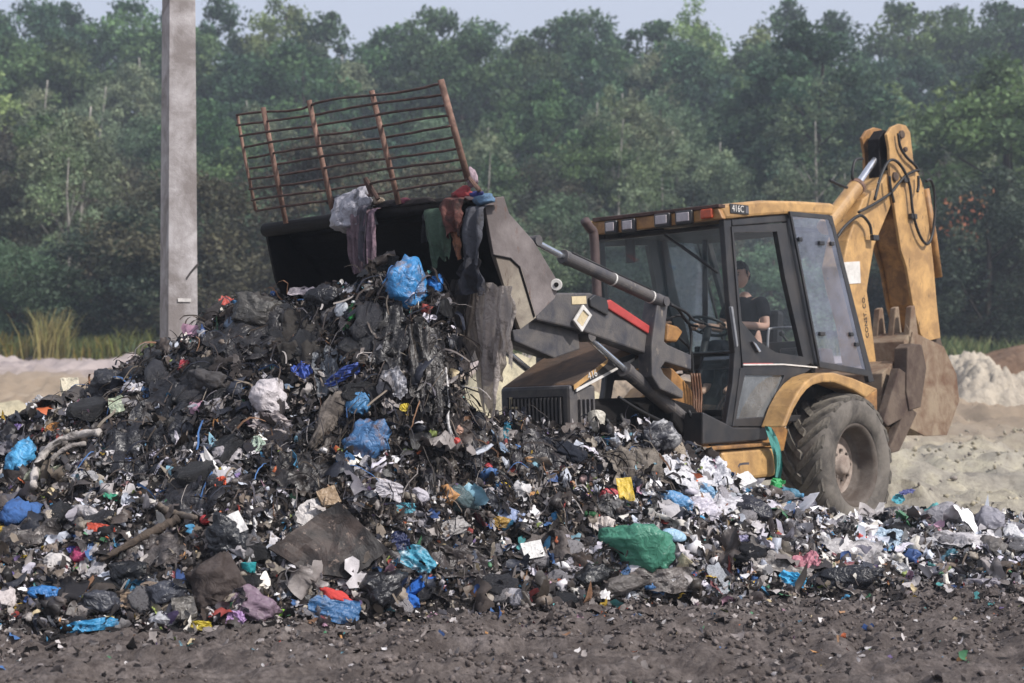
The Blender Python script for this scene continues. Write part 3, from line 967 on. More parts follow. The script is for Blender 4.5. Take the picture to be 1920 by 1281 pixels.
# wiper
w0 = TU(1246, 441, wa.x + .05); w1 = TU(1300, 478, wa.x + .03); w2 = TU(1346, 512, wa.x + .0)
bar('wiper', [w0, w1, w2], [.012, .016, .01], RUB)
# mirror hanging inside the windscreen, seen through the glass
c = TU(1182, 468, wa.x - .25)
part('interior_mirror', boxVF(c, (.03, .11, .26)), BLK, L, .02)
c = TU(1345, 462, wa.x - .1)
# interior: floor, console, dash column, wheel, seat
fl = T(1375, 800, .5); rear_u = T(1536, 690, CV).x
part('cab_floor', boxVF(((fl.x + rear_u) / 2, 0, fl.z + .05), (fl.x - rear_u - .1, 1.4, .06)), BLK, L, .01)
rl = Vector((rear_u - .02, 0, fl.z + .42))
part('rear_wall', boxVF(rl, (.06, 1.36, .72)), BLK, L, .01)
part('dashboard', boxVF((wb_.x - .16, 0, wb_.z - .05), (.26, 1.2, .16)), BLK, L, .04)
SWC = T(1328, 612, .10)
bar('steering_column', [Vector((wb_.x - .12, .10, fl.z + .08)), SWC - Vector((0, 0, .02))], .035, BLK)
sw_ax = Vector((-.45, 0, .9)).normalized(); e1 = Vector((0, 1, 0)); e2 = sw_ax.cross(e1)
bar('steering_wheel', [SWC + (e1 * math.cos(a) + e2 * math.sin(a)) * .19 for a in np.linspace(0, 2 * math.pi, 25)], .014, RUB)
for a in (.5, 2.6, 4.7):
    bar('wheel_spoke', [SWC, SWC + (e1 * math.cos(a) + e2 * math.sin(a)) * .185], .011, RUB, None, 6)
HEAD = T(1388, 516, .0)
HIP = Vector((HEAD.x - .10, 0, HEAD.z - .70))
SEATM = paint('seat_vinyl', '1f2024', .7, bs=.1)
part('seat', boxVF(HIP + Vector((.13, 0, -.15)), (.52, .5, .14)), SEATM, L, .04)
part('seat_back', boxVF(HIP + Vector((-.22, 0, .10)), (.12, .46, .52), Matrix.Rotation(-.15, 3, 'Y')), SEATM, L, .05)
part('seat_base', boxVF(HIP + Vector((.08, 0, (fl.z - HIP.z - .22) / 2)), (.36, .34, max(.1, HIP.z - .22 - fl.z))), BLK, L, .02)
gb = [T(1439, 655, .55), T(1441, 622, .55), T(1448, 616, .55), T(1503, 614, .55), T(1507, 620, .55)]
bar('armrest_rail', smoothpath(gb, 4), .013, paint('bare_tube', '9a9a9c', .4, .5, bs=0))
bar('control_lever', [T(1467, 628, .3), T(1490, 662, .3)], .012, RUB)
part('lever_knob', boxVF(T(1466, 626, .3), (.05, .05, .05)), RUB, L, .02)
part('side_console', boxVF(T(1496, 668, .45), (.34, .22, .16)), BLK, L, .03)
part('head_lining', boxVF((rf[2].x - .45, 0, rf[8].z - .06), (1.3, 1.36, .03)), paint('grey_lining', '55585c', .9, bs=0), L)
bar('far_inner_post', [T(1322, 430, -.4), T(1322, 640, -.4)], .03, BLK, None, 6)

# ---- fender
fo = [(1467, 801), (1482, 761), (1496, 735), (1509, 718), (1524, 706), (1544, 699), (1565, 699), (1600, 709), (1647, 729)]
fi = [(1475, 801), (1489, 767), (1502, 745), (1513, 731), (1525, 722), (1543, 717), (1565, 717), (1600, 731), (1624, 746)]
FV = 1.0
A = side(fo, FV) + side(fi[::-1], FV)
B = atv(A, .765)
part('fender', prismVF(A, B), YEL, L, .015)
n_ = len(fo)
inn = side(fi, FV - .02); V = atv(inn, .764) + atv(inn, .45)
part('fender_lining', (V, [(i, i + 1, n_ + i + 1, n_ + i) for i in range(n_ - 1)]), GRIME)
A2 = [mir(p) for p in A]; B2 = [mir(p) for p in B]
part('fender', prismVF(A2, B2), YEL, L, .015)

# ---- wheels
def wheel(name, c, r, w, rimr, sgn, rot=0.0, lugs=19):
    """c at the middle of the tyre; sgn +1 for the near side"""
    root = bpy.data.objects.new(name, None); COL.objects.link(root); root.parent = L
    root.location = c; root.rotation_euler = (0, rot, 0 if sgn > 0 else math.pi)
    h = w / 2
    prof = [(-h * .80, rimr), (-h, rimr + (r - rimr) * .35), (-h * .98, rimr + (r - rimr) * .62), (-h * .80, r * .935), (-h * .4, r * .95), (h * .4, r * .95),
            (h * .80, r * .935), (h * .98, rimr + (r - rimr) * .62), (h, rimr + (r - rimr) * .35), (h * .90, rimr * 1.03), (h * .80, rimr)]
    solid('tyre', latheVF(prof, 'y', 56), TYRE, root, 0, True)
    dep = h - .26 if r > .5 else h * .1
    prof = [(h * .84, rimr * 1.02), (h * .86, rimr * .97), (h * .70, rimr * .90), (h * .25, rimr * .86), (h * .1, rimr * .83), (dep + .05, rimr * .80), (dep + .01, rimr * .70)]
    solid('rim', latheVF(prof, 'y', 48), RIM, root, 0, True)
    prof = [(dep + .03, rimr * .80), (dep - .0, rimr * .62), (dep + .05, rimr * .45), (dep + .055, rimr * .26), (dep + .10, rimr * .24), (dep + .115, rimr * .16), (dep + .115, .001)]
    hub = solid('hub', latheVF(prof, 'y', 40), HUBM, root, 0, True)
    for k in range(8):
        a = k * math.pi / 4
        p = Vector((math.cos(a) * rimr * .36, dep + .056, math.sin(a) * rimr * .36))
        solid('wheel_bolt', tube([p, p + Vector((0, .022, 0))], .016, 6), RIM, root)
    # one lug, shared by all
    n = 7
    A_, B_ = [], []
    Vl, Fl = [], []
    pitch = 2 * math.pi / lugs
    for i in range(n + 1):
        t = i / n
        y = -.02 + t * (h * .97)
        ang = t ** 1.25 * pitch * 1.25
        rt = r * (1.0 - .03 * t * t) if t < .95 else r * .95
        rb = r * .90
        wd = .032 + .022 * t
        ca, sa = math.cos(ang), math.sin(ang)
        for (rad, o) in ((rb, -wd * 1.25), (rt, -wd), (rt, wd), (rb, wd * 1.25)):
            Vl.append(Vector((rad * ca - o * sa, y, rad * sa + o * ca)))
    for i in range(n):
        for k in range(4):
            k2 = (k + 1) % 4
            Fl.append((i * 4 + k, i * 4 + k2, i * 4 + 4 + k2, i * 4 + 4 + k))
    Fl += [(0, 1, 2, 3), (n * 4 + 3, n * 4 + 2, n * 4 + 1, n * 4)]
    me1 = pmesh('lug', Vl, Fl); me1.materials.append(LUG)
    me2 = pmesh('lug', [Vector((p.x, -p.y, p.z)) for p in Vl], [f[::-1] for f in Fl]); me2.materials.append(LUG)
    for k in range(lugs):
        for me, off in ((me1, 0), (me2, .5)):
            o = link_mesh('lug', me, None, root)
            o.rotation_euler = (0, -(k + off) * pitch, 0)
    return root
RW = .48
wheel('rear_wheel', Vector((0, 1.02 - RW / 2 + .02, WHEEL_R)), WHEEL_R, RW, .39, 1)
wheel('rear_wheel', Vector((0, -(1.02 - RW / 2 + .02), WHEEL_R)), WHEEL_R, RW, .39, -1, .1)
FU = 2.72
wheel('front_wheel', Vector((FU, .70, .40)), .41, .26, .22, 1, .2, 15)
wheel('front_wheel', Vector((FU, -.70, .40)), .41, .26, .22, -1, .05, 15)
bar('front_axle', [Vector((FU, -.6, .42)), Vector((FU, .6, .42))], .08, GRIME)
bar('rear_axle', [Vector((0, -.7, WHEEL_R)), Vector((0, .7, WHEEL_R))], .14, GRIME)

# ---- chassis under the cab, tank box, step
ch = side([(1290, 800), (1462, 800), (1452, 845), (1330, 850), (1290, 838)], .62)
part('chassis', boxVF((1.6, 0, .72), (3.3, .66, .32)), GRIME, L, .02)
slab('side_frame', [(1318, 815), (1466, 796), (1478, 806), (1470, 846), (1318, 852)], .70, .40, YELD, None, .01)
slab('battery_box', [(1318, 772), (1376, 801), (1444, 801), (1440, 826), (1318, 834)], .76, .3, BLK, None, .015)
slab('tank_box', [(1353, 846), (1450, 838), (1455, 842), (1455, 893), (1353, 905)], .82, .42, YEL, None, .03)
slab('box_lid', [(1320, 839), (1460, 829), (1461, 835), (1322, 846)], .85, .4, YELD, None, .008)

# ---- bonnet
HV = .40
hs = side([(1074, 722), (1140, 672), (1180, 645), (1262, 600)], HV)
hl = side([(1078, 731), (1190, 676), (1262, 640)], HV)
top = hs
lowr = [hl[0], hl[1], hl[2]]
A = hs + lowr[::-1]
hood = part('bonnet', prismVF(A, atv(A, -HV)), HOODM, L, .04)
def edge_strip(name, a, b, mat, out=.004):
    A = [Vector((p.x, HV + out, p.z)) for p in a + b[::-1]]
    return part(name, prismVF(A, atv(A, HV - .002)), mat, hood)
edge_strip('yellow_edge', side([(1075, 722.5), (1140, 673)], HV), side([(1076, 731), (1136, 687)], HV), YEL, .005)
edge_strip('black_decal', side([(1088, 724), (1141, 678), (1190, 662)], HV), side([(1082, 729), (1140, 698), (1190, 674)], HV), BLK, .008)
edge_strip('white_stripe', side([(1079, 729), (1188, 671.5)], HV), side([(1079, 735), (1188, 676)], HV), WHT, .012)
d0 = T(1111, 703, HV + .011)
dx = (T(1120, 698, HV) - T(1100, 708, HV)).normalized()
letters('416', .085, d0, (dx.x, 0, dx.z), (0, 1, 0), WHT, hood)
# grille box
gf = side([(1071, 719), (1079, 731), (1112, 722), (1118, 905), (1074, 905)], HV - .01)
GU = T(1072, 728, HV).x
gz1 = T(1072, 724, HV).z
gr = part('grille', boxVF((GU - .16, 0, gz1 - .50), (.34, HV * 2 - .03, 1.02)), ARM, L, .03)
part('grille_recess', boxVF((GU + .012, 0, gz1 - .20), (.02, .62, .24)), GRIME, gr, .02)
for k in range(15):
    part('grille_slat', boxVF((GU + .024, -.29 + k * .0414, gz1 - .20), (.012, .018, .22)), ARM, gr)
bf = [TU(955, 745, GU + .03), TU(959, 745, GU + .03), TU(959, 763, GU + .03), TU(972, 763, GU + .03), TU(972, 767, GU + .03), TU(955, 767, GU + .03)]
part('grille_badge', prismVF(bf, [p + Vector((-.012, 0, 0)) for p in bf]), CREAM, gr)
for k in range(4):
    part('side_vent', boxVF((GU - .1 - k * .055, HV + .0, gz1 - .28), (.022, .03, .34)), ARM, gr, .004)
part('engine_block', boxVF((GU - 1.05, 0, gz1 - .42), (1.5, .6, .62)), GRIME, L, .06)
for k in range(5):
    bar('engine_hose', smoothpath([Vector((GU - .5 - .22 * k, .32, gz1 - .25)), Vector((GU - .55 - .2 * k, .39, gz1 - .42)), Vector((GU - .75 - .2 * k, .36, gz1 - .66))], 4), .022, RUB, None, 8)
# ---- exhaust
ex = smoothpath([T(1120, 565, -.33), T(1117, 500, -.33), T(1113, 440, -.33), T(1106, 428, -.33), T(1096, 413, -.33)], 4)
bar('exhaust_pipe', ex, .043, paint('burnt_exhaust', '5a4a48', .7, dirt='372d2d', damt=.4, dscale=7, bs=.2), None, 16)
bar('exhaust_muffler', [T(1120, 628, -.33), T(1120, 560, -.33)], .07, GRIME, None, 16)

# ---- loader towers, arms, rams
AV = .60
tw = [(1236, 549), (1255, 558), (1252, 580), (1246, 640), (1252, 646), (1297, 666), (1297, 694), (1248, 679), (1240, 690), (1246, 702), (1282, 734), (1281, 748), (1238, 730), (1223, 706), (1222, 648), (1228, 600)]
for v0, v1 in ((AV + .05, AV - .10), (-AV - .05, -AV + .10)):
    P = side(tw, AV + .05)
    part('loader_tower', prismVF(atv(P, v0), atv(P, v1)), ARM, L, .012)
am = [(1010, 580), (1040, 549), (1108, 549), (1140, 568), (1240, 627), (1240, 672), (1222, 667), (1116, 630), (1084, 618), (1006, 600)]
for v0, v1 in ((AV - .02, AV - .17), (-AV + .02, -AV + .17)):
    P = side(am, AV - .02)
    part('loader_arm', prismVF(atv(P, v0), atv(P, v1)), ARM, L, .015)
# lower links under the arms near the bucket
lk = side([(960, 612), (1000, 600), (1085, 622), (1088, 655), (1040, 672), (965, 640)], .50)
part('bucket_link', prismVF(lk, atv(lk, .40)), ARM, L, .012)
part('bucket_link', prismVF(atv(lk, -.50), atv(lk, -.40)), ARM, L, .012)
p0 = T(1088, 600, AV - .1)
bar('cross_tube', [Vector((p0.x, -AV + .1, p0.z)), Vector((p0.x, AV - .1, p0.z))], .07, ARM)
# red brace along the top of the near arm
rb = side([(1139, 564), (1146, 562), (1228, 617), (1226, 632), (1138, 577)], AV - .0)
part('red_brace', prismVF(rb, atv(rb, AV - .05)), RED, L, .01)
slab('brace_bracket', [(1106, 560), (1116, 552), (1138, 560), (1142, 574), (1140, 592), (1108, 575)], AV + .005, AV - .16, BLK, None, .01)
# reflector diamond, sticker
dm = [(1094.5, 571), (1111, 591), (1092, 623), (1076, 601)]
di = [(1094.5, 581), (1105, 592), (1093, 613), (1082, 601)]
frame('reflector_bracket', side(dm, AV + .02), side(di, AV + .02), .02, WHT)
dmi = side(di, AV + .008)
part('reflector_plate', prismVF(dmi, atv(dmi, AV + .0)), CREAM)
slab('arm_sticker', [(1072, 556), (1099, 555), (1100, 570), (1073, 571)], AV - .014, AV - .022, CREAM, None, 0)
def ram(name, a, b, c, rb_, rr_, v, matb=ARM):
    """barrel from a to b, rod from b to c (picture columns and rows on plane v)"""
    A, B, C = (T(*p, v) for p in (a, b, c))
    root = bpy.data.objects.new(name, None); COL.objects.link(root); root.parent = L
    solid('barrel', tube([A, B], rb_, 20), matb, root, .006)
    d = (B - A).normalized()
    solid('gland', tube([B - d * .05, B + d * .015], rb_ * 1.13, 20), matb, root, .004)
    solid('rod', tube([B, C], rr_, 16), CHR, root)
    for p in (A, C):
        solid('pin', tube([p + Vector((0, -.06, 0)), p + Vector((0, .06, 0))], rb_ * .8, 14), matb, root)
    return root, A, B, C
for s in (1, -1):
    if s == 1:
        r1, A, B, C = ram('tilt_ram', (1240, 566), (1057, 482), (1000, 452), .052, .026, AV + .03)
        off = Vector((0, 0, .066))
        bar('ram_pipe', [B - (B - A) * .08 + off, A.lerp(B, .1) + off * .95], .009, RUB, r1, 6)
        for t in (.12, .52):
            p = A.lerp(B, t); d = (B - A).normalized()
            solid('clamp_ring', tube([p - d * .008, p + d * .008], .056, 20), WHT, r1)
        r2, A2_, B2_, C2_ = ram('lift_ram', (1290, 792), (1172, 694), (1100, 630), .062, .03, AV - .09)
    else:
        def mram(name, A, B, C, rb_, rr_):
            root = bpy.data.objects.new(name, None); COL.objects.link(root); root.parent = L
            solid('barrel', tube([mir(A), mir(B)], rb_, 20), ARM, root, .006)
            solid('rod', tube([mir(B), mir(C)], rr_, 16), CHR, root)
        mram('tilt_ram', A, B, C, .052, .026); mram('lift_ram', A2_, B2_, C2_, .062, .03)
# hoses and copper coloured lines between tower and cab
for i, pts in enumerate(([(1258, 572), (1285, 585), (1300, 600), (1318, 606)], [(1252, 566), (1272, 580), (1290, 606), (1308, 612)],
                         [(1250, 600), (1275, 592), (1292, 608), (1296, 640), (1290, 690)], [(1260, 620), (1280, 640), (1296, 660), (1300, 720)])):
    bar('hydraulic_hose', smoothpath([T(x, y, .58 - .05 * i) for x, y in pts], 5), .013, RUB, None, 8)
COP = paint('brown_pipe', '7a5236', .55, dirt='3f2b1f', bs=0)
for k in range(4):
    bar('steel_pipe', smoothpath([T(1296 + k * 5, 700, .52), T(1300 + k * 5, 740, .52), T(1302 + k * 4, 772, .54), T(1312 + k * 3, 800, .56)], 4), .011, COP, None, 6)
bar('hydraulic_hose', smoothpath([T(1290, 770, .62), T(1312, 808, .66), T(1330, 832, .7), T(1362, 838, .74), T(1400, 836, .75)], 5), .018, RUB, None, 8)
bar('hydraulic_hose', smoothpath([T(1160, 745, .5), T(1200, 770, .52), T(1260, 800, .5)], 5), .016, RUB, None, 8)
slab('valve_block', [(1252, 606), (1272, 612), (1282, 622), (1270, 642), (1250, 640)], .5, .2, YELD, None, .02)
slab('cowl_panel', [(1228, 690), (1262, 690), (1290, 720), (1318, 760), (1318, 800), (1296, 795), (1250, 740)], .44, .2, YELD, None, .02)
# near front of the cab: black panel by the footwell
slab('tower_foot', [(1262, 748), (1300, 760), (1330, 800), (1320, 838), (1296, 838), (1262, 790)], .56, .34, GRIME, None, .02)

# ---- front bucket
BV = 1.20
bp = [(907, 374), (945, 368), (955, 400), (1001, 452), (1050, 534), (1040, 560), (1003, 596), (973, 618), (955, 560), (926, 478)]
BP = side(bp, BV)
bucket = bpy.data.objects.new('loader_bucket', None); COL.objects.link(bucket); bucket.parent = L
def rollz(P, v): return [Vector((p.x, v, p.z)) for p in P]
solid('end_plate', prismVF(BP, rollz(BP, BV - .03)), STEEL, bucket, .006)
solid('end_plate', prismVF(rollz(BP, -BV), rollz(BP, -BV + .03)), GRIME, bucket, .006)
wear = side([(926, 480), (958, 486), (975, 503), (1003, 596), (973, 618), (950, 560)], BV)
solid('dusty_lower_plate', prismVF(rollz(wear, BV + .014), rollz(wear, BV - .01)), DUST, bucket, .004)
edge = side([(926, 479), (957, 485), (974, 501), (986, 540), (1002, 594)], BV + .02)
solid('weld_seam', tube(edge, .008, 6), GRIME, bucket)
# shell: round the back from the rim to the lower lip
sh = [BP[i] for i in (0, 1, 2, 3, 4, 5, 6, 7)]
sh = smoothpath(sh, 3)
cen = sum(BP, Vector()) / len(BP)
inner = [p + (Vector((cen.x, p.y, cen.z)) - p).normalized() * .03 for p in sh]
A = rollz(sh, BV - .031) + rollz(inner, BV - .031)[::-1]
Bq = rollz(A, -BV + .031)
solid('shell', prismVF(A, Bq), GRIME, bucket, 0)
rim = BP[0]
bar('rim_tube', [Vector((rim.x, BV - .02, rim.z)), Vector((rim.x, -BV + .02, rim.z))], .055, GRIME, bucket, 14)
solid('pin_boss', tube([T(1043, 534, BV + .03), T(1043, 534, BV - .05)], .045, 16), WHT, bucket, .006)
solid('pin_hole', tube([T(1043, 534, BV + .034), T(1043, 534, BV + .02)], .018, 10), GRIME, bucket)
UR = rim.x

# ---- rusty grille standing on the bucket rim
def gpt(px, py, f):
    """point on the grille plane; f runs 0 at the far end to 1 at the near end"""
    v = -BV * 1.10 + f * (2.18 * BV)
    return T(px, py, v)
guard = bpy.data.objects.new('bucket_guard', None); COL.objects.link(guard); guard.parent = L
TLp, TRp, BRp, BLp = T(445, 216, -1.28), T(828, 156, 1.10), T(878, 338, 1.17), T(480, 396, -1.20)
def gq(s, t):
    """s along the rim (0 far, 1 near), t up the grille"""
    return (BLp * (1 - s) + BRp * s) * (1 - t) + (TLp * (1 - s) + TRp * s) * t
cols = [0.145, .385, .69, 1.0]
lows = [-.17, -.12, -.14, .02]
for s, lo in zip(cols, lows):
    s2 = s
    solid('upright', tube([gq(s + (.0 if lo > -.1 else -.005), lo), gq(s, 1.035)], .021 if s < 1 else .024, 10), RUST, guard, 0, True)
solid('end_rod', tube([gq(0, 0), gq(-.004, .5), gq(0, 1)], .013, 8), RUST, guard, 0, True)
rg = random.Random(3)
NR = 10
for k in range(NR):
    t = k / (NR - 1)
    P = []
    for j in range(25):
        s = j / 24
        w = (rg.random() - .5) * .008
        bend = 0
        if k == NR - 1: bend = -.035 * math.sin(max(0, min(1, (s - .14) / .3)) * math.pi) - .02 * math.sin(max(0, min(1, (s - .55) / .4)) * math.pi)
        P.append(gq(s, t + w / 1.2 + bend) + Vector((.03 * math.sin(s * 9 + k), 0, 0)))
    solid('cross_rod', tube(P, .0095, 6), RUSTD, guard, 0, True)
solid('brace_rod', tube([gq(.565, .17), gq(.575, -.02)], .018, 8), RUSTD, guard)
solid('brace_rod', tube([gq(.565, .17), gq(.6, -.06)], .018, 8), RUSTD, guard)
solid('corner_rod', tube([gq(1.0, .05), gq(1.03, -.1), T(905, 368, BV - .1)], .016, 8), RUST, guard)

# ---- backhoe
bm_o = [(1668, 318), (1690, 322), (1692, 345), (1673, 380), (1655, 424), (1640, 460), (1631, 512), (1626, 545), (1634, 600), (1646, 700), (1650, 770), (1628, 770), (1622, 700), (1607, 610), (1588, 540), (1580, 500), (1590, 450), (1604, 411), (1618, 374), (1650, 345)]
def boom_at(v0, v1, mat=YEL, name='boom'):
    P = side(bm_o, .13)
    return part(name, prismVF(atv(P, v0), atv(P, v1)), mat, L, .015)
boom = boom_at(.13, -.13)
stick_o = [(1700, 500), (1690, 470), (1679, 400), (1670, 340), (1668, 280), (1663, 252), (1672, 238), (1686, 232), (1699, 235), (1707, 248), (1713, 301), (1732, 350), (1741, 411), (1751, 500), (1757, 570), (1764, 634), (1738, 640), (1727, 628), (1712, 570)]
SV = .17
Ps = side(stick_o, SV)
stick = part('dipper_arm', prismVF(Ps, atv(Ps, SV - .035)), YEL, L, .008)
part('dipper_side', prismVF(atv(Ps, -SV), atv(Ps, -SV + .035)), YELD, stick, .008)
core = side([(1703, 500), (1692, 460), (1683, 410), (1690, 385), (1725, 360), (1740, 425), (1749, 500), (1755, 570), (1760, 628), (1732, 630), (1714, 570)], SV)
part('dipper_core', prismVF(atv(core, SV - .036), atv(core, -SV + .036)), YELD, stick, .01)
for (x, y, r_) in ((1693, 252, .045), (1681, 331, .05), (1700, 280, .028)):
    part('pivot_pin', tube([T(x, y, SV + .03), Vector((T(x, y, SV).x, -SV - .03, T(x, y, SV).z))], r_, 16), DBROWN, stick, .008)
# ram along the back of the dipper arm
bar('dipper_ram', [T(1734, 355, .05), T(1748, 440, .05), T(1759, 520, .05)], .05, YELD)
# boom ram
A, B, C = T(1558, 412, 0), T(1606, 350, 0), T(1660, 270, 0)
ramr = bpy.data.objects.new('boom_ram', None); COL.objects.link(ramr); ramr.parent = L
solid('barrel', tube([A - (B - A) * .25, B], .088, 22), YEL, ramr, .008)
d = (B - A).normalized()
solid('gland', tube([B - d * .03, B + d * .025], .095, 22), RUST, ramr, .005)
solid('rod', tube([B, C + d * .1], .04, 16), CHR, ramr)
# linkage at the top
tp = side([(1637, 262), (1648, 245), (1660, 250), (1664, 268), (1662, 330), (1640, 350)], 0)
part('crowd_link', prismVF(atv(tp, .07), atv(tp, -.07)), GRIME, L, .01)
# lettering up the boom and the pale notice
bc0, bc1 = T(1618, 640, .134), T(1619, 556, .134)
letters('CONST. CO.', .080, T(1623, 594, .134), (T(1618, 550, .134) - T(1627, 636, .134)), (0, 1, 0), BLK, boom)
nt_ = side([(1580, 492), (1612, 490), (1614, 531), (1584, 533)], .138)
part('pale_notice', prismVF(nt_, atv(nt_, .131)), WHT, boom)
# hoses round the top of the arm
for pts, v in (([(1617, 298), (1603, 302), (1598, 330), (1604, 345)], .0),
               ([(1640, 375), (1652, 330), (1666, 303), (1680, 302), (1695, 320), (1706, 350), (1712, 400), (1724, 440), (1738, 458), (1748, 440), (1753, 400), (1752, 360), (1745, 338), (1737, 340)], SV + .05),
               ([(1684, 250), (1688, 275), (1700, 295), (1716, 310), (1722, 322)], SV + .04),
               ([(1722, 318), (1700, 328), (1684, 345), (1670, 362), (1640, 382), (1610, 398)], SV + .04),
               ([(1668, 330), (1670, 352), (1676, 380)], SV + .05),
               ([(1722, 330), (1722, 350), (1720, 360)], SV + .05),
               ([(1556, 338), (1568, 344), (1580, 349), (1588, 352)], .05),
               ([(1569, 446), (1585, 424), (1612, 404), (1630, 420), (1634, 440)], .2)):
    bar('hydraulic_hose', smoothpath([T(x, y, v) for x, y in pts], 5), .016, RUB, None, 8)
for x, y in ((1712, 406), (1640, 446), (1698, 338)):
    part('hose_clamp', boxVF(T(x, y, SV + .03), (.12, .05, .06)), BLK, L, .01)
# swing post under the boom
slab('swing_post', [(1612, 742), (1652, 735), (1656, 800), (1640, 830), (1606, 800)], .18, -.18, YELD, None, .02)
slab('rear_frame_rail', [(1596, 752), (1646, 728), (1646, 772), (1610, 790)], .6, -.6, YELD, None, .02)
# backhoe bucket: curled, teeth up
bb = [(1712, 622), (1724, 642), (1770, 652), (1792, 700), (1799, 750), (1776, 816), (1735, 816), (1702, 800), (1735, 790), (1768, 750), (1764, 700), (1740, 664)]
BW = .34
hb = bpy.data.objects.new('backhoe_bucket', None); COL.objects.link(hb); hb.parent = L
Pb = side(bb, BW)
solid('bucket_shell', prismVF(atv(Pb, BW - .03), atv(Pb, -BW + .03)), BROWN, hb, .01)
sp = side([(1712, 622), (1770, 650), (1794, 702), (1799, 752), (1776, 816), (1735, 818), (1700, 800), (1690, 740)], BW)
solid('bucket_cheek', prismVF(sp, atv(sp, BW - .028)), BROWN, hb, .006)
solid('bucket_cheek', prismVF(atv(sp, -BW), atv(sp, -BW + .028)), BROWN, hb, .006)
fp = side([(1700, 640), (1712, 622), (1720, 640), (1706, 760), (1692, 745)], BW)
solid('bucket_floor', prismVF(atv(fp, BW - .03), atv(fp, -BW + .03)), BROWN, hb, .006)
tb = side([(1708, 632), (1713, 575), (1719, 572), (1726, 634)], BW)
for k in range(4):
    v = BW - .02 - k * (2 * BW - .1) / 3
    solid('tooth', prismVF(atv(tb, v), atv(tb, v - .075)), BROWN, hb, .012)
# links from dipper to bucket
slab('bucket_linkage', [(1730, 628), (1762, 628), (1770, 656), (1776, 690), (1758, 700), (1738, 668)], .12, -.12, DBROWN, None, .012)
# stabiliser legs
st1 = [(1702, 652), (1712, 644), (1729, 646), (1738, 690), (1727, 764), (1706, 770), (1700, 735)]
st2 = [(1690, 690), (1704, 700), (1712, 765), (1724, 774), (1690, 846), (1676, 850), (1672, 840), (1694, 786), (1668, 800), (1660, 790)]
for s in (1, -1):
    P1 = side(st1, .62); P2 = side(st2, .62)
    part('stabiliser_post', prismVF(atv(P1, s * .62), atv(P1, s * .46)), DBROWN, L, .012)
    part('stabiliser_leg', prismVF(atv(P2, s * .60), atv(P2, s * .50)), DBROWN, L, .012)
pf = side([(1655, 700), (1678, 676), (1690, 690), (1672, 770), (1660, 800), (1652, 790)], .45)
part('slide_frame', prismVF(pf, atv(pf, -.45)), BROWN, L, .012)
# teal rag caught between cab and wheel
# ================================================================== DRIVER
def skin(name, chains, mat, parent=None, root=0, sub=2):
    """one continuous body from joint chains: each a list of (point, radius); a chain may begin at (index of an earlier joint)"""
    V, R, E, idx = [], [], [], {}
    for ch in chains:
        prev = None
        for item in ch:
            if isinstance(item, str):
                prev = idx[item]; continue
            key, p, r = item
            V.append(Vector(p)); R.append(r)
            if key: idx[key] = len(V) - 1
            if prev is not None: E.append((prev, len(V) - 1))
            prev = len(V) - 1
    me = bpy.data.meshes.new(name); me.from_pydata([tuple(v) for v in V], E, [])
    o = bpy.data.objects.new(name, me); COL.objects.link(o)
    sk = o.modifiers.new('skin', 'SKIN'); sk.branch_smoothing = .6
    for i, d in enumerate(me.skin_vertices[0].data):
        d.radius = (R[i], R[i]) if not hasattr(R[i], '__len__') else R[i]
        d.use_root = (i == root)
    sb = o.modifiers.new('sub', 'SUBSURF'); sb.levels = sub; sb.render_levels = sub
    dg = bpy.context.evaluated_depsgraph_get()
    me2 = bpy.data.meshes.new_from_object(o.evaluated_get(dg))
    bpy.data.objects.remove(o)
    me2.polygons.foreach_set('use_smooth', [True] * len(me2.polygons))
    me2.materials.clear(); me2.materials.append(mat)
    return link_mesh(name, me2, None, parent)

SKINM = paint('skin', 'd8ae96', .55, dirt='b98870', damt=.25, dscale=9, bs=0)
SHIRT = paint('black_cotton', '17171b', .9, dirt='232329', damt=.3, dscale=9, bs=.3, bscale=25, spec=.2)
TROUS = paint('dark_trousers', '25272e', .9, bs=.3, bscale=25, spec=.2)
HAIRM = paint('dark_hair', '15110f', .7, dirt='2a221d', dscale=60, bs=.8, bscale=160)

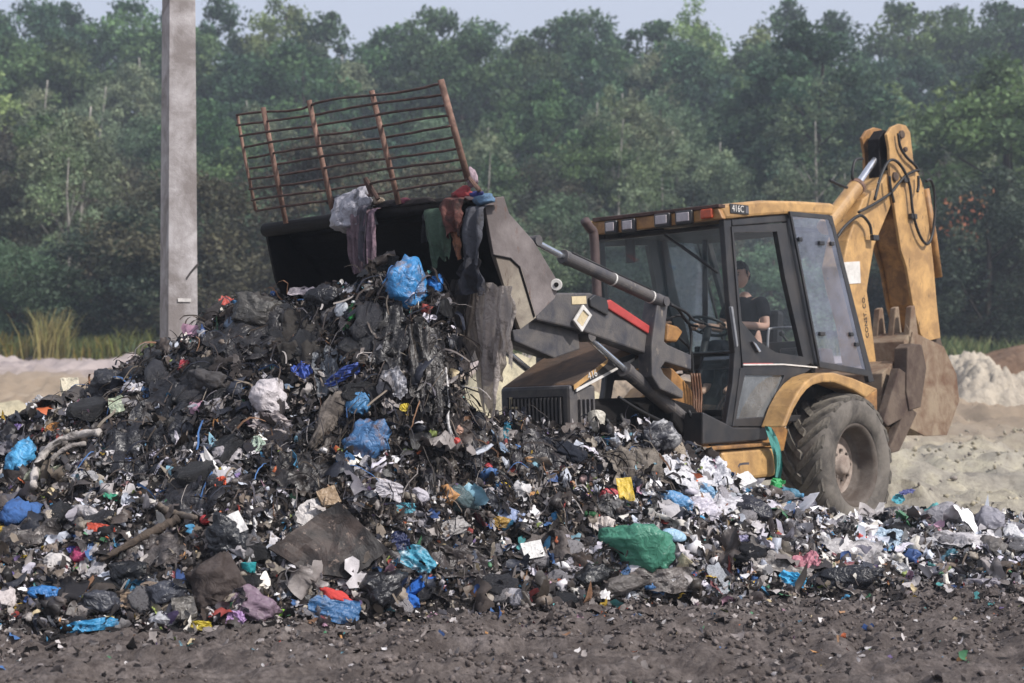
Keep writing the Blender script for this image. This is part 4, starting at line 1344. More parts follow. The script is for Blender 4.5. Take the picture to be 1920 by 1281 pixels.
def driver():
    hx, hz = HIP.x, HIP.z
    H = HEAD
    neck = Vector((H.x - .045, 0, H.z - .155))
    chest = Vector((H.x - .10, 0, H.z - .38))
    waist = Vector((hx + .01, 0, hz + .16))
    shl = Vector((H.x - .085, .185, H.z - .245)); shr = Vector((H.x - .085, -.185, H.z - .245))
    elb = T(1411, 612, .27)
    elb = Vector((shl.x + .05, .25, shl.z - .27))
    hand = SWC + Vector((-.02, .165, .02))
    elr = Vector((shr.x + .08, -.25, shr.z - .26)); hanr = SWC + Vector((.0, -.165, .02))
    rootM = DIG
    r = empty('person', rootM, 'driver in black t-shirt with short dark hair, both hands on the steering wheel', 'person')
    ch = [[('pel', (hx, 0, hz + .02), (.14, .11)), ('wai', waist, (.125, .10)), ('che', chest, (.15, .115)), ('nk0', neck - Vector((.01, 0, .05)), .066), ('nk', neck, .055)]]
    for sgn, sh, el, ha, nm in ((1, shl, elb, hand, 'l'), (-1, shr, elr, hanr, 'r')):
        d = (ha - el).normalized()
        wr = ha - d * .085
        ch.append(['che', ('sh' + nm, sh, .062), ('ua' + nm, sh.lerp(el, .5), .050), ('el' + nm, el, .042), ('fa' + nm, el.lerp(wr, .4), .040), ('wr' + nm, wr, .026), ('pa' + nm, wr + d * .05, (.036, .022))])
        out = Vector((0, sgn, 0))
        for k in range(4):
            o_ = out * (.030 - k * .02) * 1.0
            b0 = wr + d * .085 + o_
            L_ = (.022, .026, .025, .019)[k]
            ch.append(['pa' + nm, (None, b0, .0095), (None, b0 + d * L_ + Vector((0, 0, -.012)), .009), (None, b0 + d * L_ * .9 + Vector((0, 0, -.036)), .0085), (None, b0 + d * .0 + Vector((0, 0, -.048)), .008)])
        t0 = wr + d * .045 - out * .030
        ch.append(['pa' + nm, (None, t0, .011), (None, t0 + d * .028 - out * .012 + Vector((0, 0, -.014)), .0095), (None, t0 + d * .045 - out * .004 + Vector((0, 0, -.034)), .0085)])
        th = Vector((hx + .02, sgn * .10, hz - .02)); kn = Vector((hx + .43, sgn * .15, hz + .02)); an = Vector((hx + .52, sgn * .14, hz - .38))
        ch.append(['pel', ('th' + nm, th, .085), ('kn' + nm, kn, .062), ('sn' + nm, kn.lerp(an, .4), .056), ('an' + nm, an, .038), (None, an + Vector((.12, 0, -.05)), .034)])
    body = skin('body', ch, SKINM, r)
    # head: one shaped mesh with brow, nose, lips, chin
    bm = bmesh.new(); bmesh.ops.create_icosphere(bm, subdivisions=4, radius=1)
    for v in bm.verts:
        x, y, z = v.co
        X, Y, Z = x * .098, y * .076, z * .125
        if z < 0: Y *= 1 - .28 * z * z; X *= 1 - .08 * z * z
        front = max(0, x)
        if z < -.3: X += .012 * front
        X += .026 * math.exp(-((y / .16) ** 2 + ((z + .12) / .17) ** 2)) * (x > 0)          # nose
        X += .008 * math.exp(-((y / .42) ** 2 + ((z - .22) / .09) ** 2)) * (x > 0)           # brow
        X -= .012 * math.exp(-(((abs(y) - .36) / .17) ** 2 + ((z - .06) / .10) ** 2)) * (x > 0)   # eye sockets
        X += .007 * math.exp(-((y / .26) ** 2 + ((z + .45) / .05) ** 2)) * (x > 0)           # lips
        X += .005 * math.exp(-((y / .26) ** 2 + ((z + .56) / .05) ** 2)) * (x > 0)
        X += .012 * math.exp(-((y / .3) ** 2 + ((z + .82) / .16) ** 2)) * (x > 0)            # chin
        v.co = (X, Y, Z)
    me = bpy.data.meshes.new('head'); bm.to_mesh(me); bm.free()
    me.polygons.foreach_set('use_smooth', [True] * len(me.polygons))
    hd = link_mesh('head', me, SKINM, r); hd.location = H; hd.rotation_euler = (0, .10, 0)
    for s in (1, -1):
        e = solid('ear', tube([(-.012, s * .074, .03), (-.018, s * .082, .008), (-.008, s * .078, -.024)], [.014, .018, .010], 8), SKINM, hd, 0, True)
        bm = bmesh.new(); bmesh.ops.create_uvsphere(bm, u_segments=10, v_segments=8, radius=.0115)
        me = bpy.data.meshes.new('eye'); bm.to_mesh(me); bm.free()
        o = link_mesh('eye', me, paint('eye_dark', '2a201c', .2, bs=0), hd); o.location = (.079, s * .029, .010)
        solid('eyebrow', tube([(.090, s * .014, .028), (.088, s * .03, .032), (.076, s * .045, .027)], .004, 6), HAIRM, hd, 0, True)
    solid('lips', tube([(.0965, -.02, -.060), (.103, 0, -.059), (.0965, .02, -.060)], .0045, 6), paint('lip', '96604f', .5, bs=0), hd, 0, True)
    bm = bmesh.new(); bmesh.ops.create_icosphere(bm, subdivisions=4, radius=1)
    dl = [v for v in bm.verts if (v.co.z < .36 and v.co.x > .25) or (v.co.z < -.05 and v.co.x > -.2) or v.co.z < -.5]
    bmesh.ops.delete(bm, geom=dl, context='VERTS')
    for v in bm.verts:
        n = .95 + .10 * random.random()
        v.co = (v.co.x * .108 * n - .006, v.co.y * .085 * n, v.co.z * .138 * n)
    me = bpy.data.meshes.new('hair'); bm.to_mesh(me); bm.free()
    link_mesh('hair', me, HAIRM, hd)
    # clothing
    sh = [[('p', (hx, 0, hz + .03), (.155, .125)), ('w', waist, (.142, .118)), ('c', chest, (.168, .132)), ('n', neck - Vector((.015, 0, .075)), .100), ('n2', neck - Vector((.010, 0, .030)), .072)]]
    for s_, el, nm in ((shl, elb, 'l'), (shr, elr, 'r')):
        sh.append(['c', ('s' + nm, s_, .078), ('m' + nm, s_.lerp(el, .45), .070), ('e' + nm, s_.lerp(el, .72), .066)])
    skin('shirt', sh, SHIRT, r)
    tr = [[('p', (hx - .02, 0, hz), (.15, .12)), ('p2', (hx, 0, hz + .06), (.145, .12))]]
    for s in (1, -1):
        tr.append(['p', (None, (hx + .06, s * .10, hz - .02), .098), (None, (hx + .43, s * .15, hz + .02), .075), (None, (hx + .47, s * .145, hz - .15), .07), (None, (hx + .52, s * .14, hz - .36), .058)])
    skin('trousers', tr, TROUS, r)
driver()
# ================================================================== RUBBISH HEAP
RIDGE = [(-260, 880, 13.6), (-120, 830, 13.4), (0, 805, 13.2), (100, 775, 13.0), (180, 735, 13.0), (240, 700, 12.95), (310, 655, 12.9), (400, 590, 12.9), (480, 558, 12.8),
         (620, 545, 12.6), (700, 520, 12.35), (780, 510, 12.15), (822, 520, 12.1), (842, 600, 12.1), (856, 720, 12.2), (872, 785, 12.2), (940, 815, 12.35), (1000, 800, 12.5), (1100, 806, 12.6),
         (1200, 828, 12.7), (1260, 840, 12.75), (1310, 885, 13.0), (1400, 900, 13.3), (1500, 948, 13.6), (1600, 975, 13.8), (1750, 972, 14.0),
         (1850, 985, 14.0), (1950, 985, 14.0), (2150, 1000, 14.0)]
BASE = [(-260, 1215), (0, 1195), (200, 1185), (400, 1185), (600, 1170), (800, 1150), (1000, 1148), (1200, 1135), (1400, 1122), (1600, 1118), (1800, 1112), (2150, 1100)]
_rp = [at(*p) for p in RIDGE]
RX = np.array([p.x for p in _rp]); RY = np.array([p.y for p in _rp]); RZ = np.array([p.z for p in _rp])
_bp = [at(x, y, EYE * FPX / (y - HOR)) for x, y in BASE]
BX = np.array([p.x for p in _bp]); BY = np.array([p.y for p in _bp])

def heap_t(X, Y):
    ry = np.interp(X, RX, RY); by = np.interp(X, BX, BY)
    return (Y - by) / (ry - by), ry
def heap_z(X, Y, rough=True):
    X = np.asarray(X, float); Y = np.asarray(Y, float)
    P2 = xy0(X, Y)
    Xw = X + ((fbm(P2 * 2.2, 91, 3) - .5) * .30).reshape(X.shape) * (1 if rough else 1)
    t, ry = heap_t(Xw, Y)
    rz = np.interp(Xw, RX, RZ)
    f = np.interp(t, [0, .06, .25, .45, .7, .9, 1], [0, .10, .25, .44, .74, .95, 1])
    f = np.where(t > 1, np.clip(1 - (Y - ry) / np.where(rz > 1.2, 1.2, .75), 0, 1), f)
    f = f * smooth(6.6, 5.7, np.abs(X - .15))
    g = ground_z(X, Y)
    m = np.clip(f * 6, 0, 1)
    nz = (fbm(P2 * 1.7, 61, 3) - .5) * .34 + (ridged(P2 * 4.5, 63, 3) - .55) * .17 + (fbm(P2 * 14, 65, 3) - .5) * .13
    return np.where(f > 0.001, np.maximum(g - .12, f * rz + m * nz.reshape(X.shape) + (1 - m) * g * .5), g - .12)

HEAPM, nt, b_ = nodes('wet_refuse')
n = noise_node(nt, 11, 8, .75)
nt.links.new(ramp(nt, n.outputs['Fac'], [(.3, lin('1c1a19')), (.5, lin('332d2b')), (.66, lin('4a423d')), (.8, lin('69615d'))]).outputs[0], b_.inputs['Base Color'])
b_.inputs['Roughness'].default_value = .6
n = noise_node(nt, 28, 8, .75); bump(nt, b_, n.outputs['Fac'], 1.0, .06)
hx_ = np.arange(-6.6, 6.9, .036); hy_ = np.arange(9.6, 15.2, .036)
heap = sheet('rubbish_mound', hx_, hy_, heap_z, HEAPM)
tag(heap, kind='structure')
HZ = heap_z(*np.meshgrid(hx_, hy_))
def hz_at(X, Y):
    fx = np.clip((np.asarray(X) - hx_[0]) / .036, 0, len(hx_) - 1.001); fy = np.clip((np.asarray(Y) - hy_[0]) / .036, 0, len(hy_) - 1.001)
    i = fx.astype(int); j = fy.astype(int); a = fx - i; b = fy - j
    return (HZ[j, i] * (1 - a) * (1 - b) + HZ[j, i + 1] * a * (1 - b) + HZ[j + 1, i] * (1 - a) * b + HZ[j + 1, i + 1] * a * b)
_gx = np.gradient(HZ, .036, axis=1); _gy = np.gradient(HZ, .036, axis=0)
def nrm_at(X, Y):
    i = np.clip(((np.asarray(X) - hx_[0]) / .036).astype(int), 2, len(hx_) - 3); j = np.clip(((np.asarray(Y) - hy_[0]) / .036).astype(int), 2, len(hy_) - 3)
    gx = sum(_gx[j + a, i + b] for a in (-2, 0, 2) for b in (-2, 0, 2)) / 9; gy = sum(_gy[j + a, i + b] for a in (-2, 0, 2) for b in (-2, 0, 2)) / 9
    N = np.stack([-gx, -gy, np.ones_like(gx)], -1)
    return N / np.linalg.norm(N, axis=-1, keepdims=True)
def hit(px, py):
    r = ray(px, py)
    d = np.arange(8.2, 15.1, .01)
    z = EYE + r.z * d
    X = r.x * d
    hz = np.where((d > hy_[0]) & (d < hy_[-1]), hz_at(X, d), ground_z(X, d))
    w = np.nonzero(z <= hz + .0)[0]
    k = w[0] if len(w) else len(d) - 1
    return Vector((X[k], d[k], float(z[k])))

# ------------------------------------------------------------------ loose fragments: one mass nobody could count
PX_DARK = ['1d1b1b', '252322', '2e2b2c', '383434', '29272a', '45403e', '2f323c', '3f3832', '4c4542', '1a191a', '272932', '554c47']
PX_MID = ['6b6461', '8a8380', '57504d', '766a60', '4b4643', '9b9490', '5d5a60', '7f7468', '3f3a3a', '8d8478']
PX_LIGHT = ['d9d6d6', 'c4c0c2', 'eceaea', 'b3aeb0', 'cfcad4', 'e4dfd6', 'bfc4cf', 'a39d9c']
PX_COL = ['4a6c9c', '4c8ab0', '9c4a44', 'b0603f', 'b8993f', '4d7d5c', '7d6c94', 'b08a9c', '38507f', '7ba3b3', '8c9a58', 'b5875a', '5a9c9c', '6f3c40', 'a07e62', 'c9b894', '8a6a54', '6c7c90']
def pal_for(X, Y, Z, r):
    """what lies where: black wet refuse up the dump, paper and film on the flanks"""
    n = len(X)
    px = 960 + X / Y * FPX; py = HOR - (Z - EYE) / Y * FPX
    dark = np.clip((930 - py) / 120, 0, 1) * np.clip((px - 120) / 160, 0, 1) * np.clip((1180 - px) / 260, 0, 1)
    white = np.clip((px - 1080) / 300, 0, 1) * np.clip((1080 - py) / 60, 0, 1)
    low = np.clip((py - 1060) / 60, 0, 1)
    nzv = fbm(np.stack([X * 1.3, Y * 1.3, Z * 1.3], 1), 71, 3)
    wd = .30 + .50 * dark - .20 * white + (nzv - .5) * 1.1
    wl = .17 - .14 * dark + .30 * white - .08 * low + (fbm(np.stack([X * 2, Y * 2, Z * 2], 1), 81, 2) - .5) * .6
    wl = wl + .22 * np.clip((px - 1450) / 200, 0, 1) * np.clip((1090 - py) / 40, 0, 1)
    wl = np.clip(wl, .015, 1); wd = np.clip(wd, .08, .95)
    wc = np.clip(.10 - .065 * dark + .0 * white, .03, 1)
    u = r.random(n) * 1.0
    D = np.array([lin(c) for c in PX_DARK]); M_ = np.array([lin(c) for c in PX_MID]); Lt = np.array([lin(c) for c in PX_LIGHT]); Cc = np.array([lin(c) for c in PX_COL])
    out = M_[r.integers(len(M_), size=n)]
    tot = np.maximum(1, wd + wl + wc)
    a = u < wd / tot; b = (u >= wd / tot) & (u < (wd + wl) / tot); c = (u >= (wd + wl) / tot) & (u < (wd + wl + wc) / tot)
    out[a] = D[r.integers(len(D), size=a.sum())]; out[b] = Lt[r.integers(len(Lt), size=b.sum())]; out[c] = Cc[r.integers(len(Cc), size=c.sum())]
    return out * r.uniform(.7, 1.15, (n, 1))

FRAGM = attr_mat('loose_refuse', .45, .5, 40)
FRAGD = attr_mat('loose_soft_refuse', .85, .6, 50, spec=.2)
def sample_heap(n, r, back=.5):
    X = r.uniform(-6.1, 6.4, n * 6); Y = r.uniform(9.8, 14.6, n * 6)
    t, ry = heap_t(X, Y)
    N = nrm_at(X, Y)
    ok = (t > -.02) & ((t < 1) | (Y - ry < back)) & (r.random(n * 6) < np.clip(.30 / np.maximum(N[:, 2], .05), 0, 1))
    X, Y, N = X[ok][:n], Y[ok][:n], N[ok][:n]
    return X, Y, hz_at(X, Y), N
def rotmats(N, r, lay):
    """random frames whose third axis leans to the surface normal by lay"""
    n = len(N)
    w = N * lay + r.normal(0, 1, (n, 3)) * (1 - lay); w /= np.linalg.norm(w, axis=1)[:, None]
    a = r.normal(0, 1, (n, 3)); u = np.cross(a, w); u /= np.linalg.norm(u, axis=1)[:, None] + 1e-9
    v = np.cross(w, u)
    return np.stack([u, v, w], 2)
def patches(name, n, seed, size, lay, gx, gy, crumple, mat, lift=.03, pts=None, colour=None, aspect=(.35, 1.0)):
    r = np.random.default_rng(seed)
    X, Y, Z, N = pts if pts is not None else sample_heap(n, r)
    n = len(X)
    ux, uy = np.meshgrid(np.linspace(-1, 1, gx), np.linspace(-1, 1, gy))
    B = np.stack([ux.ravel(), uy.ravel(), 0 * ux.ravel()], 1)
    # round the corners off
    q = np.maximum(np.abs(B[:, 0]), np.abs(B[:, 1])) / np.maximum(np.hypot(B[:, 0], B[:, 1]), 1e-6)
    B[:, :2] *= (1 - .8 * (1 - q))[:, None]
    k = len(B)
    s = np.minimum(size * np.exp(r.normal(0, .38, n)), size * 2.2)
    asp = r.uniform(*aspect, n)
    P = np.repeat(B[None], n, 0)
    th = np.arctan2(B[:, 1], B[:, 0])[None]
    rad = 1 + .30 * np.sin(2 * th + r.uniform(0, 6.3, (n, 1))) + .22 * np.sin(3 * th + r.uniform(0, 6.3, (n, 1))) + .15 * np.sin(5 * th + r.uniform(0, 6.3, (n, 1)))
    P[:, :, :2] *= rad[:, :, None]
    z = 0
    for f_, am in ((1.3, .42), (2.6, .26), (4.2, .15)):
        kx = r.normal(0, f_, (n, 1)); ky = r.normal(0, f_, (n, 1)); ph = r.uniform(0, 6.3, (n, 1))
        z = z + am * np.abs(np.sin(kx * P[:, :, 0] + ky * P[:, :, 1] + ph))
    P[:, :, 2] += crumple * z - .3 * crumple
    P += r.normal(0, .05, (n, k, 3)) * crumple
    cv = r.normal(0, .45, n) * crumple
    P[:, :, 2] += cv[:, None] * (P[:, :, 0] ** 2 - .4)
    P[:, :, 0] *= s[:, None]; P[:, :, 1] *= (s * asp)[:, None]; P[:, :, 2] *= (s * .9)[:, None]
    R = rotmats(N, r, lay)
    P = np.einsum('nij,nkj->nki', R, P)
    C = np.stack([X, Y, Z], 1) + N * (r.uniform(-.02, lift, n) + s * .12)[:, None]
    P += C[:, None, :]
    i = (np.arange(gy - 1)[:, None] * gx + np.arange(gx - 1)[None, :]).ravel()
    Q = np.stack([i, i + 1, i + gx + 1, i + gx], 1)
    Q = (Q[None] + (np.arange(n) * k)[:, None, None]).reshape(-1, 4)
    me = nmesh(name, P.reshape(-1, 3), Q, True)
    col = colour(X, Y, Z, r) if colour else pal_for(X, Y, Z, r)
    cc = np.repeat(col[:, None], k, 1) * r.uniform(.82, 1.15, (n, k, 1))
    set_col(me, cc.reshape(-1, 3)); me.materials.append(mat)
    return link_mesh(name, me)
tag(patches('loose_rubbish', 31000, 21, .021, .40, 4, 4, .9, FRAGM), 'loose scraps of plastic film and packaging covering the heap', 'rubbish', None, 'stuff')
tag(patches('loose_rubbish', 19000, 22, .017, .25, 4, 3, 1.2, FRAGD), 'small crumbled scraps of paper and rag covering the heap', 'rubbish', None, 'stuff')
tag(patches('loose_rubbish', 6200, 23, .044, .5, 7, 6, 1.0, FRAGM), 'torn sheets of film and foil tangled over the heap', 'rubbish', None, 'stuff')
_bm = bmesh.new(); bmesh.ops.create_icosphere(_bm, subdivisions=1, radius=1)
ICO_V = np.array([v.co[:] for v in _bm.verts]); ICO_F = np.array([[v.index for v in f.verts] for f in _bm.faces]); _bm.free()
_bm = bmesh.new(); bmesh.ops.create_icosphere(_bm, subdivisions=2, radius=1)
ICO2_V = np.array([v.co[:] for v in _bm.verts]); ICO2_F = np.array([[v.index for v in f.verts] for f in _bm.faces]); _bm.free()
def blobs(name, n, seed, size, mat, pts=None, colour=None, flat=(.35, 1.0), rough=.22, sink=.2, fine=False, sig=.45):
    r = np.random.default_rng(seed)
    X, Y, Z, N = pts if pts is not None else sample_heap(n, r)
    n = len(X); IV, IF = (ICO2_V, ICO2_F) if fine else (ICO_V, ICO_F); k = len(IV)
    s = np.minimum(size * np.exp(r.normal(0, sig, n)), size * 2.6)
    P = np.repeat(IV[None], n, 0)
    w = 0
    for f_, am in ((1.4, .5), (3.0, .35), (5.0, .2)):
        K = r.normal(0, f_, (n, 1, 3)); w = w + am * np.abs(np.sin((P * K).sum(2) + r.uniform(0, 6.3, (n, 1))))
    P = P * (1 - .45 * w * rough / .22)[:, :, None] + r.normal(0, .05, (n, k, 3)) * rough / .22
    P *= np.stack([s, s * r.uniform(.5, 1, n), s * r.uniform(*flat, n)], 1)[:, None]
    P = np.einsum('nij,nkj->nki', rotmats(N, r, .45), P)
    P += (np.stack([X, Y, Z], 1) + N * (s * (.5 - sink))[:, None])[:, None]
    Q = (IF[None] + (np.arange(n) * k)[:, None, None]).reshape(-1, 3)
    me = nmesh(name, P.reshape(-1, 3), Q, True)
    col = colour(X, Y, Z, r) if colour else pal_for(X, Y, Z, r)
    set_col(me, (np.repeat(col[:, None], k, 1) * r.uniform(.85, 1.12, (n, k, 1))).reshape(-1, 3)); me.materials.append(mat)
    return link_mesh(name, me)

def strandcol(X, Y, Z, r):
    D = np.array([lin(c) for c in PX_DARK * 3 + PX_MID + ['a39d9a', '4a6c9c', '8a6a54']])
    return D[r.integers(len(D), size=len(X))] * r.uniform(.7, 1.1, (len(X), 1))
def strands(name, n, seed, mat, wid=(.004, .012), length=(.12, .42), colour=None, dark_only=True):
    r = np.random.default_rng(seed)
    X, Y, Z, N = sample_heap(n * 2, r)
    px = 960 + X / Y * FPX; py = HOR - (Z - EYE) / Y * FPX
    k = ((py < 960) & (px > 150) & (px < 1250)) if dark_only else np.ones(len(X), bool)
    X, Y, Z, N = X[k][:n], Y[k][:n], Z[k][:n], N[k][:n]
    n = len(X); S = 7
    P = np.stack([X, Y, Z], 1) + N * r.uniform(.0, .07, (n, 1))
    d = N * .4 + r.normal(0, .5, (n, 3)); L = r.uniform(*length, n)
    pts = []
    for i in range(S):
        pts.append(P.copy())
        d = d + np.array([0, 0, -.38]) + r.normal(0, .25, (n, 3)); d /= np.linalg.norm(d, axis=1)[:, None]
        P = P + d * (L / S)[:, None]
        lim = np.where((P[:, 1] > hy_[0]) & (P[:, 1] < hy_[-1]), hz_at(P[:, 0], P[:, 1]), 0) + .015
        P[:, 2] = np.maximum(P[:, 2], lim)
    pts = np.stack(pts, 1)
    a = r.normal(0, 1, (n, 1, 3)); a /= np.linalg.norm(a, axis=2)[:, :, None]
    w = r.uniform(*wid, (n, 1, 1))
    V = np.stack([pts - a * w, pts + a * w], 2).reshape(n, S * 2, 3)
    i = np.arange(S - 1) * 2
    Q = np.stack([i, i + 1, i + 3, i + 2], 1)
    Q = (Q[None] + (np.arange(n) * S * 2)[:, None, None]).reshape(-1, 4)
    me = nmesh(name, V.reshape(-1, 3), Q, True)
    col = colour(X, Y, Z, r) if colour else pal_for(X, Y, Z, r)
    set_col(me, np.repeat(col, S * 2, 0)); me.materials.append(mat)
    return link_mesh(name, me)
tag(patches('loose_rubbish', 300, 24, .08, .55, 13, 10, 1.25, FRAGM), 'larger torn sheets of film matted into the heap', 'rubbish', None, 'stuff')
tag(blobs('crumpled_rubbish', 8400, 25, .027, FRAGM, rough=.42), 'crumpled lumps of bag and paper bedded in the heap', 'rubbish', None, 'stuff')
tag(blobs('crumpled_rubbish', 1800, 26, .052, FRAGM, rough=.40, fine=True), 'fist sized knots of plastic bag bedded in the heap', 'rubbish', None, 'stuff')
tag(strands('tangled_strands', 5200, 31, FRAGD, (.002, .007), colour=strandcol), 'tangled strips and strands hanging down the wet face of the heap', 'rubbish', None, 'stuff')
tag(strands('tangled_strands', 1400, 32, FRAGD, (.004, .014), (.1, .3), strandcol, False), 'torn ribbons of film lying over the heap', 'rubbish', None, 'stuff')

# crumbs trodden into the mud, and clods of the mud itself
def ground_pts(n, seed, ymin, ymax, p, clumped=False):
    r = np.random.default_rng(seed)
    Y = ymin + (ymax - ymin) * r.random(n) ** p
    X = r.uniform(-1, 1, n) * Y * .34
    t, _ = heap_t(X, Y)
    k = t < .05
    if clumped: k &= r.random(n) < np.clip((fbm(np.stack([X * 1.6, Y * 2.4, 0 * X], 1), 19, 3) - .42) * 6, .06, 1)
    X, Y = X[k], Y[k]
    return X, Y, ground_z(X, Y), np.tile(np.array([[0, 0, 1.]]), (len(X), 1))
def mudcol(X, Y, Z, r):
    D = np.array([lin(c) for c in ('5a524e', '6a615d', '4a4340', '766d69', '605854')])
    return D[r.integers(len(D), size=len(X))] * r.uniform(.75, 1.15, (len(X), 1))
def crumbcol(X, Y, Z, r):
    n = len(X); u = r.random(n)
    pals = [np.array([lin(c) for c in p]) for p in (['2c2828', '3a3534', '494342', '211e1e'], ['8a8280', '9c9490', '76706e'], ['d0cccb', 'b9b3b2'], PX_COL)]
    out = pals[0][r.integers(4, size=n)].copy()
    for q, (lo, hi) in ((1, (.50, .78)), (2, (.78, .90)), (3, (.90, 1))):
        k = (u >= lo) & (u < hi); out[k] = pals[q][r.integers(len(pals[q]), size=k.sum())]
    return out * r.uniform(.65, 1.0, (n, 1))
tag(blobs('mud_clods', 0, 41, .0125, attr_mat('mud_clod', .95, .6, 40, spec=.15), ground_pts(17000, 42, 8.0, 12, 1.0, True), mudcol, (.4, .9), .2, .25, sig=.6), 'crumbled clods of dark mud over the trampled ground', 'mud', None, 'stuff')
tag(patches('trodden_scraps', 0, 43, .016, .6, 4, 3, 1.0, FRAGD, .012, ground_pts(5200, 44, 8.2, 11.8, .45), crumbcol), 'tiny trodden scraps scattered over the dark mud', 'litter', None, 'stuff')
def fringe_pts(n, seed):
    r = np.random.default_rng(seed)
    X = r.uniform(-5.6, 5.9, n * 3); by = np.interp(X, BX, BY)
    Y = by - np.abs(r.normal(0, .28, n * 3)) + .1
    X, Y = X[:n], Y[:n]
    return X, Y, np.maximum(ground_z(X, Y), hz_at(X, Y)), np.tile(np.array([[0, 0, 1.]]), (n, 1))
tag(patches('strewn_rubbish', 0, 47, .034, .6, 6, 5, 1.0, FRAGD, .015, fringe_pts(1300, 48), crumbcol), 'flattened scraps strewn along the foot of the heap', 'rubbish', None, 'stuff')
def sandcol(X, Y, Z, r):
    D = np.array([lin(c) for c in ('98917f', 'b0a791', '87807a', 'a59e8e')])
    return D[r.integers(len(D), size=len(X))] * r.uniform(.75, 1.1, (len(X), 1))
def sand_pts(n, seed):
    r = np.random.default_rng(seed)
    Y = 14.6 + 22 * r.random(n) ** 1.6
    X = r.uniform(-.36, .36, n) * Y
    k = r.random(n) < np.clip((fbm(np.stack([X * .9, Y * 1.2, 0 * X], 1), 29, 3) - .42) * 5, .04, 1)
    X, Y = X[k], Y[k]; n = len(X)
    return X, Y, ground_z(X, Y), np.tile(np.array([[0, 0, 1.]]), (n, 1))
tag(blobs('sand_lumps', 0, 45, .034, attr_mat('sand_lump', .95, .5, 30, spec=.1), sand_pts(15000, 46), sandcol, (.4, .8), .3, .3, sig=.8), 'lumps of pale sand turned up by the wheels', 'sand', None, 'stuff')
# ================================================================== THINGS ONE CAN PICK OUT ON THE HEAP
_ico = {}
def ico(sub):
    if sub not in _ico:
        bm = bmesh.new(); bmesh.ops.create_icosphere(bm, subdivisions=sub, radius=1)
        _ico[sub] = (np.array([v.co[:] for v in bm.verts]), np.array([[v.index for v in f.verts] for f in bm.faces])); bm.free()
    return _ico[sub]
def bag_verts(seed, sub=4, crumple=1.0, tail=0.0):
    V, F = ico(sub)
    P = V.copy()
    o = np.array([seed * 3.17 % 50, seed * 1.71 % 50, seed * 2.3 % 50])
    P = P + .62 * np.stack([fbm(P * .85 + o + q * 13, seed + 40 + q, 2) - .5 for q in range(3)], 1) * 1.6
    w = ridged(P * 1.3 + o, seed, 2) - .55
    w2 = ridged(P * np.array([2.6, 2.6, 1.6]) + o, seed + 5, 3) - .55
    w3 = ridged(P * 6.5 + o, seed + 9, 2) - .5
    rr = 1 + crumple * (.55 * w + .38 * w2 + .21 * w3)
    P = P * rr[:, None]
    P[:, 2] = np.where(P[:, 2] < -.35, -.35 + (P[:, 2] + .35) * .35, P[:, 2])
    if tail:
        k = np.clip((P[:, 0] - .45) / .6, 0, 1)
        P[:, 0] += k * tail
        P[:, 1:] *= (1 - .72 * k)[:, None]
    return P, F
def film_verts(seed, n=26, fold=1.0, sheet_=False):
    x, y = np.meshgrid(np.linspace(-1, 1, n), np.linspace(-1, 1, n))
    B = np.stack([x.ravel(), y.ravel(), 0 * x.ravel()], 1)
    th = np.arctan2(B[:, 1], B[:, 0])
    q = np.maximum(np.abs(B[:, 0]), np.abs(B[:, 1])) / np.maximum(np.hypot(B[:, 0], B[:, 1]), 1e-6)
    if not sheet_:
        rd = .62 + .75 * fbm(np.stack([np.cos(th) * 1.6 + seed, np.sin(th) * 1.6, 0 * th + seed * .7], 1), seed, 3)
        B[:, :2] *= (rd * (.35 + .65 * q))[:, None]
    o = np.array([seed * 2.13 % 40, seed * 1.3 % 40, 0])
    a = seed * 1.7
    S = np.array([[math.cos(a), math.sin(a)], [-math.sin(a), math.cos(a)]])
    G = B.copy(); G[:, :2] = (B[:, :2] @ S) * np.array([1.0, 2.6])
    z = (ridged(G * .9 + o, seed, 3) - .55) * .62 + (ridged(G * 2.3 + o, seed + 3, 2) - .5) * .22 + (fbm(B * .9 + o, seed + 8, 2) - .5) * .7
    B[:, 2] = z * fold
    B[:, 0] += (fbm(B * 1.6 + o + 7, seed + 1, 3) - .5) * .5 * fold
    B[:, 1] += (fbm(B * 1.6 + o + 19, seed + 2, 3) - .5) * .5 * fold
    i = (np.arange(n - 1)[:, None] * n + np.arange(n - 1)[None, :]).ravel()
    return B, np.stack([i, i + 1, i + n + 1, i + n], 1)

def frame_at(px, py, rot, face=.75, lift=0.0):
    p = hit(px, py)
    on_heap = hy_[0] + .1 < p.y < hy_[-1] - .1
    N = Vector(nrm_at(np.array([p.x]), np.array([p.y]))[0]) if on_heap else Vector((0, 0, 1))
    cam_d = (Vector((0, 0, EYE)) - p).normalized()
    n = (N + cam_d * face).normalized()
    x = Vector((1, 0, 0)); x = (x - n * x.dot(n)).normalized(); y = n.cross(x)
    c, s = math.cos(math.radians(rot)), math.sin(math.radians(rot))
    xr = x * c + y * s; yr = y * c - x * s
    M = Matrix((xr, yr, n)).transposed().to_4x4()
    M.translation = p + n * lift
    return M, p, p.y / FPX

SEED = [50]
def nxt():
    SEED[0] += 1; return SEED[0]

def put(name, me, M, label, cat, group=None):
    o = link_mesh(name, me); o.matrix_world = M
    return tag(o, label, cat, group)

